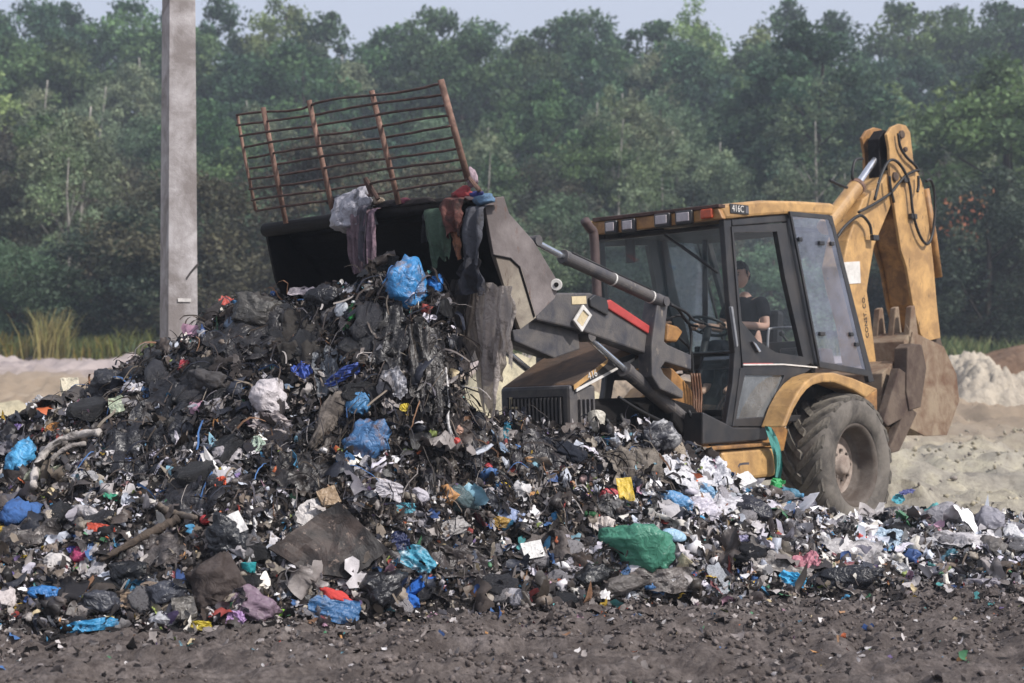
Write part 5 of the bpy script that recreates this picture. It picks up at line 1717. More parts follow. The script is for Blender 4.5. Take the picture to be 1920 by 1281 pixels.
def item(kind, px, py, w, h, col, label, name, cat, rot=0, **k):
    """one thing lying on the heap: w by h photo pixels across"""
    sd = nxt()
    M, p, m = frame_at(px, py, rot, k.get('face', .8))
    W, H = w * m / 2, h * m / 2
    matte = k.get('matte', False)
    mt = film(col, k.get('rough', .4), k.get('clear', 0), k.get('dirt', '2f2a27'), k.get('damt', .40), matte)
    D = k.get('deep', min(W, H))
    n = M.to_3x3() @ Vector((0, 0, 1))
    if kind == 'bag':
        V, F = bag_verts(sd, 4, k.get('crumple', 1.0), k.get('tail', 0))
        V = V / np.abs(V[:, :2]).max(0).mean()
        V = V * np.array([W, H, D * .85]); me = nmesh(name, V, F, True)
        M.translation = p + n * D * k.get('up', .42)
    elif kind == 'film':
        V, F = film_verts(sd, k.get('n', 26), k.get('fold', 1.0))
        V[:, :2] /= np.abs(V[:, :2]).max(0)
        zz = V[:, 2] - V[:, 2].mean()
        V = np.stack([V[:, 0] * W, V[:, 1] * H, zz * (W + H) / 2 * .85], 1); me = nmesh(name, V, F, True)
        M.translation = p + n * ((W + H) / 2 * .26 + .035)
    elif kind == 'sheet':
        V, F = film_verts(sd, 18, k.get('fold', .12), True)
        V[:, :2] /= np.abs(V[:, :2]).max(0)
        V = np.stack([V[:, 0] * W, V[:, 1] * H, (V[:, 2] - V[:, 2].mean()) * (W + H) / 2], 1); me = nmesh(name, V, F, True)
        M.translation = p + n * (.05 + k.get('lift', 0))
    elif kind == 'box':
        V, F = boxVF((0, 0, 0), (2 * W, 2 * H, 2 * D))
        bm = bmesh.new(); me = pmesh(name, V, F); bm.from_mesh(me)
        bmesh.ops.subdivide_edges(bm, edges=bm.edges, cuts=5, use_grid_fill=True)
        r = random.Random(sd)
        co = np.array([v.co[:] for v in bm.verts]); off = (fbm(co / max(W, H) * 1.4 + sd, sd, 3) - .5) * k.get('crumple', .25) * min(W, H)
        for v, q in zip(bm.verts, off): v.co = v.co * (1 + q / max(W, .02)) ; v.co.z += q
        bm.to_mesh(me); bm.free()
        me.polygons.foreach_set('use_smooth', [False] * len(me.polygons))
        M.translation = p + n * D * k.get('up', .4)
    elif kind == 'tube':
        pts = [Vector((x * W, (H * .8) * math.sin(x * 2.2 + sd) * k.get('bend', .5), .02 * math.sin(x * 3 + sd))) for x in np.linspace(-1, 1, 14)]
        rr = k.get('r', .02)
        V, F = tube(smoothpath(pts, 2), [rr * (1 + (.18 if rr < .04 else .05) * math.sin(i * (1.3 if rr < .04 else .5) + sd)) for i in range((len(pts) - 1) * 2 + 1)], 9)
        me = pmesh(name, V, F, True)
        M.translation = p + n * (rr + k.get('lift', .0))
    elif kind == 'ball':
        V, F = ico(3)
        V = V * (1 + .10 * (fbm(V * 2 + sd, sd, 2)[:, None] - .5)) * np.array([W, H, D]); me = nmesh(name, V, F, True)
        M.translation = p + n * (D * .6 + .03)
    elif kind == 'bottle':
        rr = H; L = W
        prof = [(-L, .001), (-L, rr * .8), (-L * .95, rr), (-L * .5, rr), (-L * .45, rr * .93), (-L * .1, rr * .93), (-L * .05, rr), (L * .3, rr), (L * .55, rr * .75), (L * .72, rr * .36), (L * .86, rr * .32)]
        V, F = latheVF(prof, 'z', 18); V = [Vector((v.z, v.x, v.y)) for v in V]
        co = np.array([v[:] for v in V]); q = (fbm(co / rr * .8 + sd, sd, 2) - .5) * .5
        V = [Vector((v.x, v.y * (1 + a), v.z * (1 + a))) for v, a in zip(V, q)]
        root = empty(name, M, label, cat, k.get('group')); root.matrix_world.translation = p + n * rr * .7
        M2 = M.copy(); M2.translation = p + n * rr * .7; root.matrix_world = M2
        solid('bottle_body', (V, F), mt, root, 0, True)
        cp = latheVF([(L * .84, rr * .38), (L * .99, rr * .38), (L * 1.0, rr * .3), (L * 1.0, .001)], 'z', 12)
        solid('cap', ([Vector((v.z, v.x, v.y)) for v in cp[0]], cp[1]), film(k.get('cap', 'c8c8cc'), .4, 0, '2f2a27', .3), root, 0, True)
        if k.get('lab'):
            lb = latheVF([(-L * .42, rr * .97), (-L * .12, rr * .97)], 'z', 18)
            co = np.array([v[:] for v in lb[0]])
            solid('paper_label', ([Vector((v.z, v.x, v.y)) for v in lb[0]], lb[1]), film(k['lab'], .6, 0, '2f2a27', .4, True), root, 0, True)
        return root
    elif kind == 'cup':
        prof = [(-H, .001), (-H, W * .72), (H * .9, W), (H, W * 1.04), (H, W * .95), (-H * .85, W * .66), (-H * .85, .001)]
        V, F = latheVF(prof, 'z', 20)
        A = Matrix.Rotation(math.radians(-65), 3, 'X')
        V = [A @ v for v in V]; me = pmesh(name, V, F, True)
        M.translation = p + n * W * .6
    if not me.materials: me.materials.append(mt)
    return put(name, me, M, label, cat, k.get('group'))

I = item
# ---- big readable pieces
I('bag', 207, 733, 100, 72, '2a2b30', 'black bag draped over the shoulder of the heap below the pole', 'rubbish_bag', 'bag', 28, deep=.16, damt=.2)
I('box', 133, 738, 32, 52, 'c9c0a8', 'cream lump of foam standing upright beside the black bag', 'foam_block', 'foam', 20, crumple=.5, deep=.06, damt=.2)
I('film', 158, 763, 30, 22, 'b0507f', 'small magenta wrapper beside the cream foam block', 'wrapper', 'wrapper')
I('box', 222, 765, 26, 36, 'b9c4a8', 'green and white carton crushed on end below the black bag', 'carton', 'carton', 15, deep=.04, crumple=.5)
I('bag', 29, 812, 52, 30, '6d5c94', 'purple bag at the outer edge of the heap', 'carrier_bag', 'bag', 20, damt=.3)
I('bag', 42, 862, 66, 80, '4f9fd0', 'light blue carrier bag bulging near the purple bag', 'carrier_bag', 'bag', -20, damt=.22, rough=.35)
I('film', 104, 905, 110, 56, 'b9bfa8', 'white and green printed bag opened flat', 'printed_bag', 'bag', 18, damt=.25)
I('film', 92, 892, 52, 14, '8fae52', 'lime green printed scrap on the white bag', 'wrapper', 'wrapper', 10, damt=.2)
I('bag', 36, 972, 100, 74, '41659c', 'dark blue bag slumped at the outer edge of the heap', 'carrier_bag', 'bag', 25, damt=.35, matte=True)
I('film', 213, 942, 44, 22, '2f8a6c', 'sea green scrap beside a white cloth', 'plastic_scrap', 'scrap', -15, damt=.2)
I('ball', 420, 889, 17, 15, 'd0b832', 'yellow pot lid above an orange red scrap', 'pot_lid', 'lid', damt=.1)
I('film', 418, 908, 24, 22, 'd0512c', 'bright orange red scrap just under the yellow lid', 'plastic_scrap', 'scrap', damt=.1)
I('bag', 430, 868, 78, 64, 'a8a2a4', 'crumpled grey white sheet with holes above the yellow lid', 'crumpled_paper', 'paper', 0, damt=.36, deep=.08)
I('film', 349, 690, 26, 26, '9c3440', 'dark red rag high on the heap', 'rag', 'rag', damt=.3)
I('bag', 393, 722, 108, 62, '4c4a4b', 'grey rolled blanket curled into a nest on the dump face', 'rolled_blanket', 'blanket', -8, matte=True, deep=.14, damt=.4, crumple=1.5)
I('bag', 165, 965, 84, 34, 'b9b4b4', 'white cloth twisted beside the sea green scrap', 'white_cloth', 'cloth', -22, damt=.3)
I('film', 292, 862, 20, 36, 'b4aebc', 'pale lilac paper stuck on the black slope', 'paper_scrap', 'paper', damt=.3)
I('bag', 94, 780, 52, 38, '8a8a94', 'clear grey bag left of the cream foam block', 'clear_bag', 'bag', 0, clear=.25, damt=.3)
I('film', 104, 808, 32, 22, 'a8794a', 'tan paper bag near the purple bag', 'paper_bag', 'bag', damt=.3, matte=True)
I('film', 80, 815, 20, 20, 'b5353c', 'small red wrapper by the tan paper bag', 'wrapper', 'wrapper', damt=.2)
I('film', 190, 998, 62, 20, 'b5442c', 'orange red plastic plate lying below the white cloth', 'plastic_plate', 'plate', -12, fold=.3, damt=.2)
I('bag', 153, 1046, 46, 42, 'b0436c', 'pink and blue printed packet among white paper', 'packet', 'packet', 0, damt=.15, deep=.05)
I('film', 138, 1036, 20, 18, '4a4a94', 'violet corner of a packet behind the pink packet', 'packet', 'packet', damt=.15)
I('film', 154, 1070, 26, 14, '5fa83c', 'lime green scrap below the pink packet', 'plastic_scrap', 'scrap', damt=.1)
I('bag', 105, 1058, 60, 50, 'c4bfbc', 'torn white paper wad beside the pink packet', 'crumpled_paper', 'paper', 0, damt=.28, deep=.05, matte=True)
I('bag', 240, 1080, 100, 66, '17181b', 'shiny black bag below the leaning branch', 'rubbish_bag', 'bag', 10, damt=.1, rough=.3)
I('bag', 95, 1115, 124, 36, '2c6fae', 'long blue bag lying flat on the mud', 'carrier_bag', 'bag', -4, damt=.15, tail=.25)
I('bag', 186, 1138, 104, 56, '363840', 'slack dark grey bag beside the long blue bag', 'rubbish_bag', 'bag', 8, damt=.25, rough=.35)
I('bag', 315, 1120, 100, 62, '3d3f47', 'grey black bag with a pale sheen beside the big muddy sack', 'rubbish_bag', 'bag', 20, damt=.15, rough=.3)
I('bag', 402, 1102, 128, 136, '4c4441', 'big muddy brown sack standing at the foot of the heap', 'muddy_sack', 'sack', 75, damt=.45, dirt='38302d', matte=True, crumple=1.0, deep=.17, tail=.5, up=.3)
I('box', 349, 1145, 42, 42, '6c6863', 'grey wedge of stone in front of the muddy sack', 'stone', 'stone', 10, crumple=.9, deep=.07)
I('film', 165, 1178, 118, 26, '3587b5', 'blue plastic strip lying on the mud, yellow at one end', 'plastic_strip', 'strip', 14, damt=.15, fold=.55)
I('film', 190, 1170, 50, 16, 'c9b878', 'yellow patch of plastic over the blue strip', 'plastic_scrap', 'scrap', 16, damt=.2, fold=.5)
I('bag', 55, 1208, 116, 30, 'a8a6b0', 'whitish rag bag flattened on the nearest mud', 'flattened_bag', 'bag', -10, damt=.25, matte=True, deep=.05)
I('bag', 472, 1135, 70, 112, '9a8394', 'pale pink lilac bag limp against the muddy sack', 'carrier_bag', 'bag', 58, damt=.25, clear=.15, deep=.08, crumple=1.3)
I('film', 440, 1165, 44, 36, 'a583b0', 'lilac film spread at the foot of the pink bag', 'plastic_film', 'film', 40, damt=.15)
I('film', 378, 1178, 44, 22, 'b8a42f', 'yellow and black wrapper on the mud by the muddy sack', 'wrapper', 'wrapper', damt=.32, dirt='1c1c20')
I('bag', 306, 1165, 54, 36, 'b0b0b4', 'white and blue wad lying before the grey black bag', 'crumpled_paper', 'paper', 0, damt=.3, matte=True)
I('film', 250, 1133, 52, 40, 'a08c78', 'tan crumpled paper between two dark bags', 'crumpled_paper', 'paper', damt=.25, matte=True)
I('cup', 465, 1078, 28, 40, '2f9aa0', 'turquoise cup behind the pink lilac bag', 'plastic_cup', 'cup', 10, damt=.15)
I('bag', 424, 1014, 100, 74, '24262b', 'black bag with a white paper stuck to it', 'rubbish_bag', 'bag', -25, damt=.15, rough=.3)
I('sheet', 440, 998, 30, 42, 'd8d6d4', 'white paper label stuck on the black bag', 'paper_sheet', 'paper', 30, lift=.11, damt=.2)
I('bag', 12, 1090, 46, 34, '5c4f86', 'violet bag on the picture margin above a white wad', 'carrier_bag', 'bag', 0, damt=.2)
I('bag', 10, 1128, 46, 54, 'bfb6b4', 'white wad of cloth below the violet bag', 'white_cloth', 'cloth', 0, damt=.3, matte=True)
I('film', 258, 1190, 60, 14, 'b58868', 'orange brown peel of paper on the mud', 'paper_scrap', 'paper', 5, damt=.2, fold=.4)
I('ball', 387, 982, 19, 19, 'b0383a', 'red ball beside the black bag with white paper', 'ball', 'ball', damt=.2)
I('bag', 505, 758, 88, 100, 'c2bbbd', 'big white carrier bag with torn handles in the middle of the dump face', 'carrier_bag', 'bag', 68, damt=.16, deep=.15, crumple=.9)
I('film', 508, 806, 92, 60, 'b0a6a4', 'torn skirt of the white carrier bag stained brown', 'torn_bag', 'bag', -10, damt=.35)
I('film', 484, 838, 36, 32, 'a3b5a4', 'pale green printed flap below the torn white bag', 'wrapper', 'wrapper', 10, damt=.25)
I('bag', 670, 762, 66, 60, '4a80ad', 'sky blue bag on the middle of the face, upper half of a trailing pair', 'carrier_bag', 'bag', 60, damt=.2, deep=.1)
I('bag', 688, 830, 78, 112, '45719f', 'sky blue bag trailing below the other blue bag, stained with orange', 'carrier_bag', 'bag', -62, damt=.33, dirt='6b5140', deep=.1)
I('bag', 610, 800, 48, 150, '7d746c', 'long mottled beige sack lying slantwise beside the blue bags', 'mottled_sack', 'sack', -28, damt=.45, deep=.09, crumple=.8, matte=True)
I('film', 572, 707, 38, 54, '3a55a8', 'royal blue scrap above the white carrier bag', 'plastic_scrap', 'scrap', 30, damt=.15)
I('film', 646, 708, 76, 28, '3f57a3', 'royal blue strip slanting under the dumped face', 'plastic_strip', 'strip', 24, damt=.22)
I('bag', 769, 537, 92, 96, '3d86c0', 'bright blue bag on top of the dump under the bucket', 'carrier_bag', 'bag', 40, damt=.33, dirt='8a7a70', deep=.15, rough=.3)
I('bag', 816, 538, 44, 40, '2f78c4', 'blue knot of film beside the bright blue bag', 'plastic_film', 'film', -35, damt=.1, deep=.06)
I('bottle', 662, 597, 62, 24, '2f7a40', 'green bottle standing on end below the bucket', 'plastic_bottle', 'bottle', 82, clear=.2, damt=.12, lab='2f8a48', cap='d0d4d0', rough=.2)
I('ball', 644, 584, 28, 34, 'b4b8be', 'white tub lid tilted beside the green bottle', 'tub_lid', 'lid', deep=.02, damt=.25)
I('bag', 566, 635, 44, 32, '7f9890', 'dull green clear tub on the black slope', 'clear_tub', 'tub', 0, clear=.2, damt=.3)
I('film', 425, 575, 32, 36, 'a84436', 'red wrapper on the crest at the pole end', 'wrapper', 'wrapper', 30, damt=.25)
I('film', 446, 580, 28, 26, '3f6c94', 'small blue wrapper next to the red wrapper on the crest', 'wrapper', 'wrapper', damt=.25)
I('bag', 441, 612, 40, 40, '66768a', 'grey blue bag just below the crest at the pole end', 'carrier_bag', 'bag', 0, damt=.3)
I('film', 566, 560, 60, 28, 'a49ca2', 'pale film lying along the crest under the bucket', 'plastic_film', 'film', 12, damt=.25)
I('bag', 614, 566, 88, 62, '1c1c20', 'wet black bag under the empty half of the bucket', 'rubbish_bag', 'bag', -20, damt=.15, rough=.28)
I('bag', 484, 590, 100, 70, '4a4844', 'crumpled grey film bundle on the crest', 'film_bundle', 'film', -15, damt=.4, crumple=1.5)
I('film', 842, 552, 24, 42, '2f66a8', 'narrow blue scrap at the end of the crest', 'plastic_scrap', 'scrap', 10, damt=.15)
I('film', 758, 766, 22, 18, 'd0b83a', 'small yellow scrap on the brown slope', 'plastic_scrap', 'scrap', damt=.1)
I('film', 950, 815, 18, 36, '2f7f94', 'teal scrap near the grille of the digger', 'plastic_scrap', 'scrap', damt=.15)
I('bag', 990, 778, 24, 42, '2f5fa8', 'deep blue bag knot against the grille of the digger', 'carrier_bag', 'bag', 60, damt=.15)
I('film', 744, 720, 40, 70, 'a8a8ae', 'ragged white scrap hanging on the black slope', 'plastic_film', 'film', 15, damt=.3)
# the slab and around it
I('film', 575, 966, 56, 42, 'c6c0bc', 'white board splinter behind the dark panel', 'board_splinter', 'board', 38, damt=.2, fold=.3)
I('box', 616, 938, 36, 36, '9c8468', 'tan carton corner above the dark panel', 'carton', 'carton', 25, deep=.05, damt=.25)
I('bag', 622, 1120, 88, 42, 'bd4440', 'red cloth over a blue sheet at the foot of the heap', 'red_cloth', 'cloth', -12, damt=.1, matte=True, deep=.07)
I('film', 627, 1148, 110, 52, '35628f', 'steel blue ribbed sheet under the red cloth', 'plastic_sheet', 'sheet', -6, damt=.2, fold=.45)
I('bag', 712, 1110, 116, 84, '232327', 'glossy black bag below the dark panel', 'rubbish_bag', 'bag', 20, damt=.1, rough=.28, deep=.16)
I('bag', 785, 1098, 74, 40, '2a5fae', 'vivid blue jacket arm reaching out from the black bag', 'blue_jacket', 'jacket', 25, damt=.1, matte=True, tail=.3)
I('bag', 766, 1130, 44, 44, '2d64b4', 'vivid blue jacket body sagging beside the black bag', 'blue_jacket', 'jacket', -40, damt=.1, matte=True)
I('film', 772, 1052, 92, 56, '4496b0', 'teal and white wrapper spread beside the dark panel', 'wrapper', 'wrapper', -20, damt=.3, dirt='c4c8cc')
I('bag', 972, 1120, 66, 36, '8f8d93', 'plump grey pouch on the mud', 'grey_pouch', 'bag', -14, damt=.15, crumple=.35)
I('bag', 782, 934, 54, 42, 'b9b5bd', 'white rolled bag above the dark panel', 'rolled_bag', 'bag', -25, damt=.15, crumple=.5)
I('film', 726, 922, 60, 36, 'b7b3b8', 'white folded paper behind the dark panel', 'paper_sheet', 'paper', -15, damt=.2, fold=.6)
I('film', 758, 956, 40, 22, '4a8fa0', 'teal rag under the white rolled bag', 'rag', 'rag', damt=.2)
I('bag', 862, 938, 72, 56, '6f8488', 'clear teal bag full of air', 'clear_bag', 'bag', 0, clear=.3, damt=.2, rough=.2, crumple=.7)
I('sheet', 953, 967, 58, 24, '8d9cbf', 'pale blue folded packet', 'packet', 'packet', -20, damt=.15)
I('film', 846, 990, 62, 34, '9a9694', 'grey plastic sheet curled up above the pouch', 'plastic_sheet', 'sheet', 25, damt=.25)
I('film', 931, 982, 46, 24, '9c7c3a', 'mustard brown scrap below the pale blue packet', 'plastic_scrap', 'scrap', damt=.3)
I('sheet', 997, 1044, 40, 36, 'd6d4d0', 'white square plate with a dark hole', 'plastic_plate', 'plate', 15, damt=.12, lift=.04)
I('film', 747, 1018, 40, 40, '20294f', 'navy rag at the corner of the dark panel', 'rag', 'rag', damt=.2)
I('tube', 940, 912, 44, 26, 'cfae2c', 'bent yellow strip on the slope', 'plastic_strip', 'strip', -40, r=.013, damt=.1)
I('film', 516, 1153, 32, 16, '86b83a', 'lime scrap on the mud beside the pink lilac bag', 'plastic_scrap', 'scrap', damt=.1)
I('ball', 908, 881, 18, 18, 'a83038', 'red apple on the slope below the digger', 'apple', 'fruit', damt=.2)
I('bag', 975, 922, 44, 44, 'cbc8c8', 'wad of white paper beside the bent yellow strip', 'crumpled_paper', 'paper', 0, damt=.25, matte=True)
# right of the middle
I('film', 1128, 996, 70, 54, 'c4bab4', 'torn white bag behind the green sack', 'torn_bag', 'bag', -35, damt=.15)
I('bag', 1106, 1086, 92, 62, '1a1b1e', 'round black bag under the green sack', 'rubbish_bag', 'bag', 15, damt=.12, rough=.3)
I('sheet', 1169, 928, 30, 50, 'd0b03a', 'yellow crisp packet standing on the slope', 'crisp_packet', 'packet', 8, damt=.22, fold=.25, lift=.04)
I('bag', 1137, 931, 40, 28, 'a5343c', 'red carton crushed beside the yellow packet', 'carton', 'carton', 0, damt=.2)
I('film', 1322, 893, 104, 66, 'd2d2d8', 'large white film crest of the pale pile before the rear wheel', 'plastic_film', 'film', 20, damt=.08, n=30)
I('bag', 1262, 942, 44, 80, '4f86b5', 'blue and white bag standing in the pale pile', 'carrier_bag', 'bag', 70, damt=.3, dirt='d0d2d8')
I('film', 1300, 960, 96, 56, 'cbc6d0', 'white torn film in front of the blue and white bag', 'plastic_film', 'film', 10, damt=.08)
I('film', 1318, 926, 44, 30, '7aa3c4', 'light blue and orange packet in the pale pile', 'packet', 'packet', -20, damt=.25, dirt='c48a3a')
I('box', 1390, 911, 46, 28, 'dcdad8', 'white carton lying slantwise at the end of the pale pile', 'carton', 'carton', 32, deep=.05, damt=.08)
I('bag', 1402, 966, 92, 66, '25252e', 'navy black bag below the white carton', 'rubbish_bag', 'bag', -18, damt=.15, rough=.3)
I('bag', 1383, 1054, 116, 72, '14151a', 'shaggy black coat heaped beside the green sack', 'black_coat', 'coat', 0, damt=.1, matte=True, crumple=1.7)
I('film', 1392, 1018, 40, 20, '8f8aa8', 'lilac scrap on top of the shaggy black coat', 'plastic_scrap', 'scrap', damt=.15)
I('tube', 1286, 1005, 50, 4, 'd8d6d6', 'white plastic stick upright before the pale pile', 'plastic_stick', 'stick', 88, r=.010, bend=.1, damt=.1, lift=.05)
I('ball', 1259, 1010, 50, 26, '97b9d0', 'pale blue tray behind the green sack', 'plastic_tray', 'tray', -6, deep=.03, damt=.15)
I('bottle', 1108, 967, 32, 13, '2a6a3c', 'small green bottle lying on its side', 'plastic_bottle', 'bottle', -4, clear=.15, damt=.15, cap='b5383a')
I('bottle', 1040, 971, 22, 16, '3f86b8', 'blue crushed drinks can lying on the slope', 'drinks_can', 'can', 80, damt=.15, cap='9aa0a8')
I('film', 1457, 916, 28, 34, '35a05c', 'green film beside the tyre', 'plastic_film', 'film', -35, damt=.1)
I('bottle', 1483, 932, 48, 22, '6ba3bf', 'pale blue bottle beside the rear tyre', 'plastic_bottle', 'bottle', -18, clear=.25, damt=.1, cap='5a9ac4')
I('cup', 1276, 1062, 28, 34, 'c9bfa0', 'cream paper cup at the end of the green sack', 'paper_cup', 'cup', -40, damt=.2)
I('bag', 1160, 1102, 116, 46, '827c78', 'clear dirty film under the green sack', 'plastic_film', 'film', 14, clear=.25, damt=.3)
I('bag', 1228, 1104, 46, 30, '4270a3', 'blue bag peeping from the clear film', 'carrier_bag', 'bag', 0, damt=.2)
I('cup', 1119, 804, 34, 40, 'c2bcae', 'cream bucket mouth showing on the crest by the bonnet', 'cream_tub', 'tub', 0, damt=.25)
I('ball', 1184, 803, 26, 12, '2c7a56', 'dark green lid on the crest', 'jar_lid', 'lid', deep=.02, damt=.1)
I('bag', 1232, 826, 84, 74, '2c2c33', 'black bag splashed with white on the crest by the lift ram', 'rubbish_bag', 'bag', 25, damt=.33, dirt='c9c8c8')
I('tube', 1298, 838, 84, 26, '77757a', 'grey padded sleeve hanging over the crest beside the tank box', 'padded_sleeve', 'sleeve', -68, r=.075, bend=.25, matte=True, damt=.2, lift=.02)
I('bag', 1100, 899, 32, 24, 'b89c98', 'dusty pink rag on the slope', 'pink_rag', 'rag', 0, damt=.2, matte=True)
I('film', 1147, 957, 66, 44, '8f8d8d', 'smoky clear sheet by the small green bottle', 'plastic_sheet', 'sheet', -25, clear=.3, damt=.2)
I('bag', 1060, 850, 50, 104, '20242e', 'dark blue black trousers slumped down the slope', 'dark_trousers', 'clothing', 72, damt=.2, matte=True, crumple=1.3)
# right edge
I('bag', 1584, 1088, 164, 58, '1f2026', 'long flat black bag at the foot of the heap beyond the coat', 'rubbish_bag', 'bag', 6, damt=.15, rough=.32, deep=.09, crumple=.7)
I('film', 1484, 1092, 52, 34, '35a0d0', 'cyan scrap beside the long flat black bag', 'plastic_scrap', 'scrap', -25, damt=.05)
I('film', 1512, 1064, 56, 46, 'b0707c', 'dusty pink torn bag above the cyan scrap', 'torn_bag', 'bag', 10, damt=.2)
I('bag', 1611, 1010, 18, 30, 'c44038', 'small bright red packet below the tyre', 'packet', 'packet', 70, damt=.1)
I('film', 1672, 1020, 88, 54, 'a8bccc', 'light blue film slanting across the white scraps', 'plastic_film', 'film', -38, damt=.1)
I('bag', 1766, 976, 104, 52, 'bcb9be', 'greyish white film hump on the far crest', 'plastic_film', 'film', 12, damt=.15, clear=.15)
I('bag', 1861, 988, 84, 64, 'b0aeb8', 'pale grey bag on the crest near the picture margin', 'carrier_bag', 'bag', -20, damt=.15, clear=.15)
I('bag', 1897, 1014, 60, 52, 'd0cfd0', 'white shredded film at the picture margin', 'plastic_film', 'film', 0, damt=.15)
I('film', 1508, 952, 48, 34, '777680', 'grey pointed sheet sticking up before the tyre', 'plastic_sheet', 'sheet', 30, damt=.15)
I('sheet', 1655, 968, 104, 22, '8a8683', 'grey flattened carton below the wheel', 'flat_carton', 'carton', 4, damt=.3)
I('bag', 1783, 1041, 34, 22, '3a6c7c', 'dark teal scrap among brown paper', 'plastic_scrap', 'scrap', 0, damt=.2)
I('film', 1586, 994, 38, 26, '221f20', 'black rag before the tyre', 'rag', 'rag', -30, damt=.1)
I('ball', 1667, 1134, 26, 24, 'c0955c', 'tan orange bread crust on the mud', 'bread_crust', 'food', damt=.2)
I('tube', 1698, 1066, 40, 5, 'd0cecc', 'thin white stick near the long black bag', 'plastic_stick', 'stick', 80, r=.009, bend=.15, damt=.1, lift=.03)
I('bag', 1762, 1070, 110, 36, '7c6e64', 'brown grey sheet flattened beyond the long black bag', 'brown_sheet', 'sheet', 4, damt=.35, matte=True, deep=.05)
I('bag', 1856, 1036, 56, 54, '85807c', 'dirty clear bag at the picture margin', 'clear_bag', 'bag', 60, damt=.3, clear=.25)
I('film', 1684, 944, 26, 32, '4aa0ae', 'cyan rag beside the rear wheel', 'rag', 'rag', 15, damt=.1)
I('film', 1700, 930, 34, 14, '555a90', 'violet blue scrap beside the cyan rag', 'plastic_scrap', 'scrap', 0, damt=.15)
I('film', 1835, 1108, 90, 40, '8d8890', 'greyish film trodden into the mud', 'plastic_film', 'film', 0, damt=.35)
# ---- the dark panel
def panel():
    M, p, m = frame_at(618, 1012, 0, 1.0)
    R3 = M.to_3x3(); n = R3 @ Vector((0, 0, 1))
    def loc(px, py):
        r = ray(px, py); o = Vector((0, 0, EYE)); P0 = p + n * .12
        t = (P0 - o).dot(n) / r.dot(n); return M.inverted() @ (o + r * t)
    pts = [loc(x, y) for x, y in ((633, 940), (728, 1028), (690, 1062), (655, 1086), (580, 1078), (503, 1030))]
    A = [Vector((q.x, q.y, .12)) for q in pts]; B = [Vector((q.x, q.y, .095)) for q in pts]
    bm = bmesh.new(); me = pmesh('dark_board', *prismVF(A, B)); bm.from_mesh(me)
    bmesh.ops.triangulate(bm, faces=bm.faces)
    bmesh.ops.subdivide_edges(bm, edges=bm.edges, cuts=9, use_grid_fill=True)
    co = np.array([v.co[:] for v in bm.verts]); q3 = co * np.array([3.2, 3.2, 0])
    wz = (fbm(q3, 5, 3) - .5) * .10 + (ridged(q3 * 1.8, 9, 2) - .5) * .02
    wx = (fbm(co * np.array([9, 9, 0]), 15, 3) - .5) * .035
    for v, a, b in zip(bm.verts, wz, wx): v.co.z += a; v.co.x += b; v.co.y -= b
    bm.to_mesh(me); bm.free()
    me.materials.append(paint('stained_board', '4a3d37', .6, dirt='141010', damt=.6, dscale=4.5, bs=.6, bscale=25, spec=.4, chips='7a6a60'))
    put('dark_board', me, M, 'big dark brown board lying slantwise on the lower heap', 'board')
panel()
I('film', 542, 1032, 30, 22, '9a98a4', 'lilac grey label stuck on the dark board', 'paper_scrap', 'paper', -20, damt=.1, fold=.3)
I('film', 604, 1062, 12, 14, 'b0a8a8', 'white fleck of paper on the dark board', 'paper_scrap', 'paper', 0, damt=.1)
# ---- long shapes
def path_item(name, pts, r, col, label, cat, lift=.05, matte=True, damt=.35):
    P = []
    for (x, y) in pts:
        h = hit(x, y); N = Vector((0, -.6, .8))
        P.append(h + N * lift)
    c = sum(P, Vector()) / len(P)
    Q = smoothpath([p - c for p in P], 5)
    rr = r if hasattr(r, '__len__') else [r] * len(Q)
    if len(rr) != len(Q): rr = list(np.interp(np.linspace(0, 1, len(Q)), np.linspace(0, 1, len(rr)), rr))
    rr = [a * (1 + .15 * math.sin(i * 2.1)) for i, a in enumerate(rr)]
    V, F = tube(Q, rr, 9); me = pmesh(name, V, F, True)
    me.materials.append(film(col, .5, 0, '2f2a27', damt, matte))
    return put(name, me, Matrix.Translation(c), label, cat)
path_item('curved_trim', [(66, 930), (70, 900), (86, 868), (112, 846), (150, 832), (190, 828)], .028, 'bab3ad', 'pale curved strip of trim arching over a dark hollow', 'trim', .08)
path_item('curved_trim', [(84, 918), (92, 890), (108, 868), (135, 852), (165, 846)], .018, '9a938e', 'second curved strip inside the pale arch', 'trim', .07)
path_item('branch', [(190, 1066), (230, 1044), (280, 1016), (315, 1000), (338, 986)], [.016, .022, .03, .034, .03], '5a4f46', 'bare brown branch leaning across the lower heap', 'branch', .07)
path_item('branch', [(298, 958), (318, 972), (345, 980), (368, 984)], [.02, .026, .02], '6f655c', 'short grey crooked branch above the bare brown one', 'branch', .06)
path_item('rope', [(836, 700), (842, 760), (840, 800), (850, 835), (866, 866)], [.008, .009, .013, .016], 'c9c6c4', 'white cord trailing from the bucket load down the slope', 'cord', .05, False, .15)
I('ball', 850, 831, 20, 18, 'b5382e', 'red float on the white cord', 'red_float', 'float', damt=.1)
I('bag', 858, 806, 20, 44, 'b08a78', 'dusty orange bottle lying against the white cord', 'crushed_bottle', 'bottle', 65, damt=.2)

# ---- the green sack, with its tied neck
sg = I('bag', 1198, 1030, 160, 96, '5a9f86', 'large sea green sack lying across the lower heap', 'green_sack', 'sack', -12, damt=.2, dirt='35705a', crumple=.85, deep=.17, up=.6, rough=.28, clear=.1)

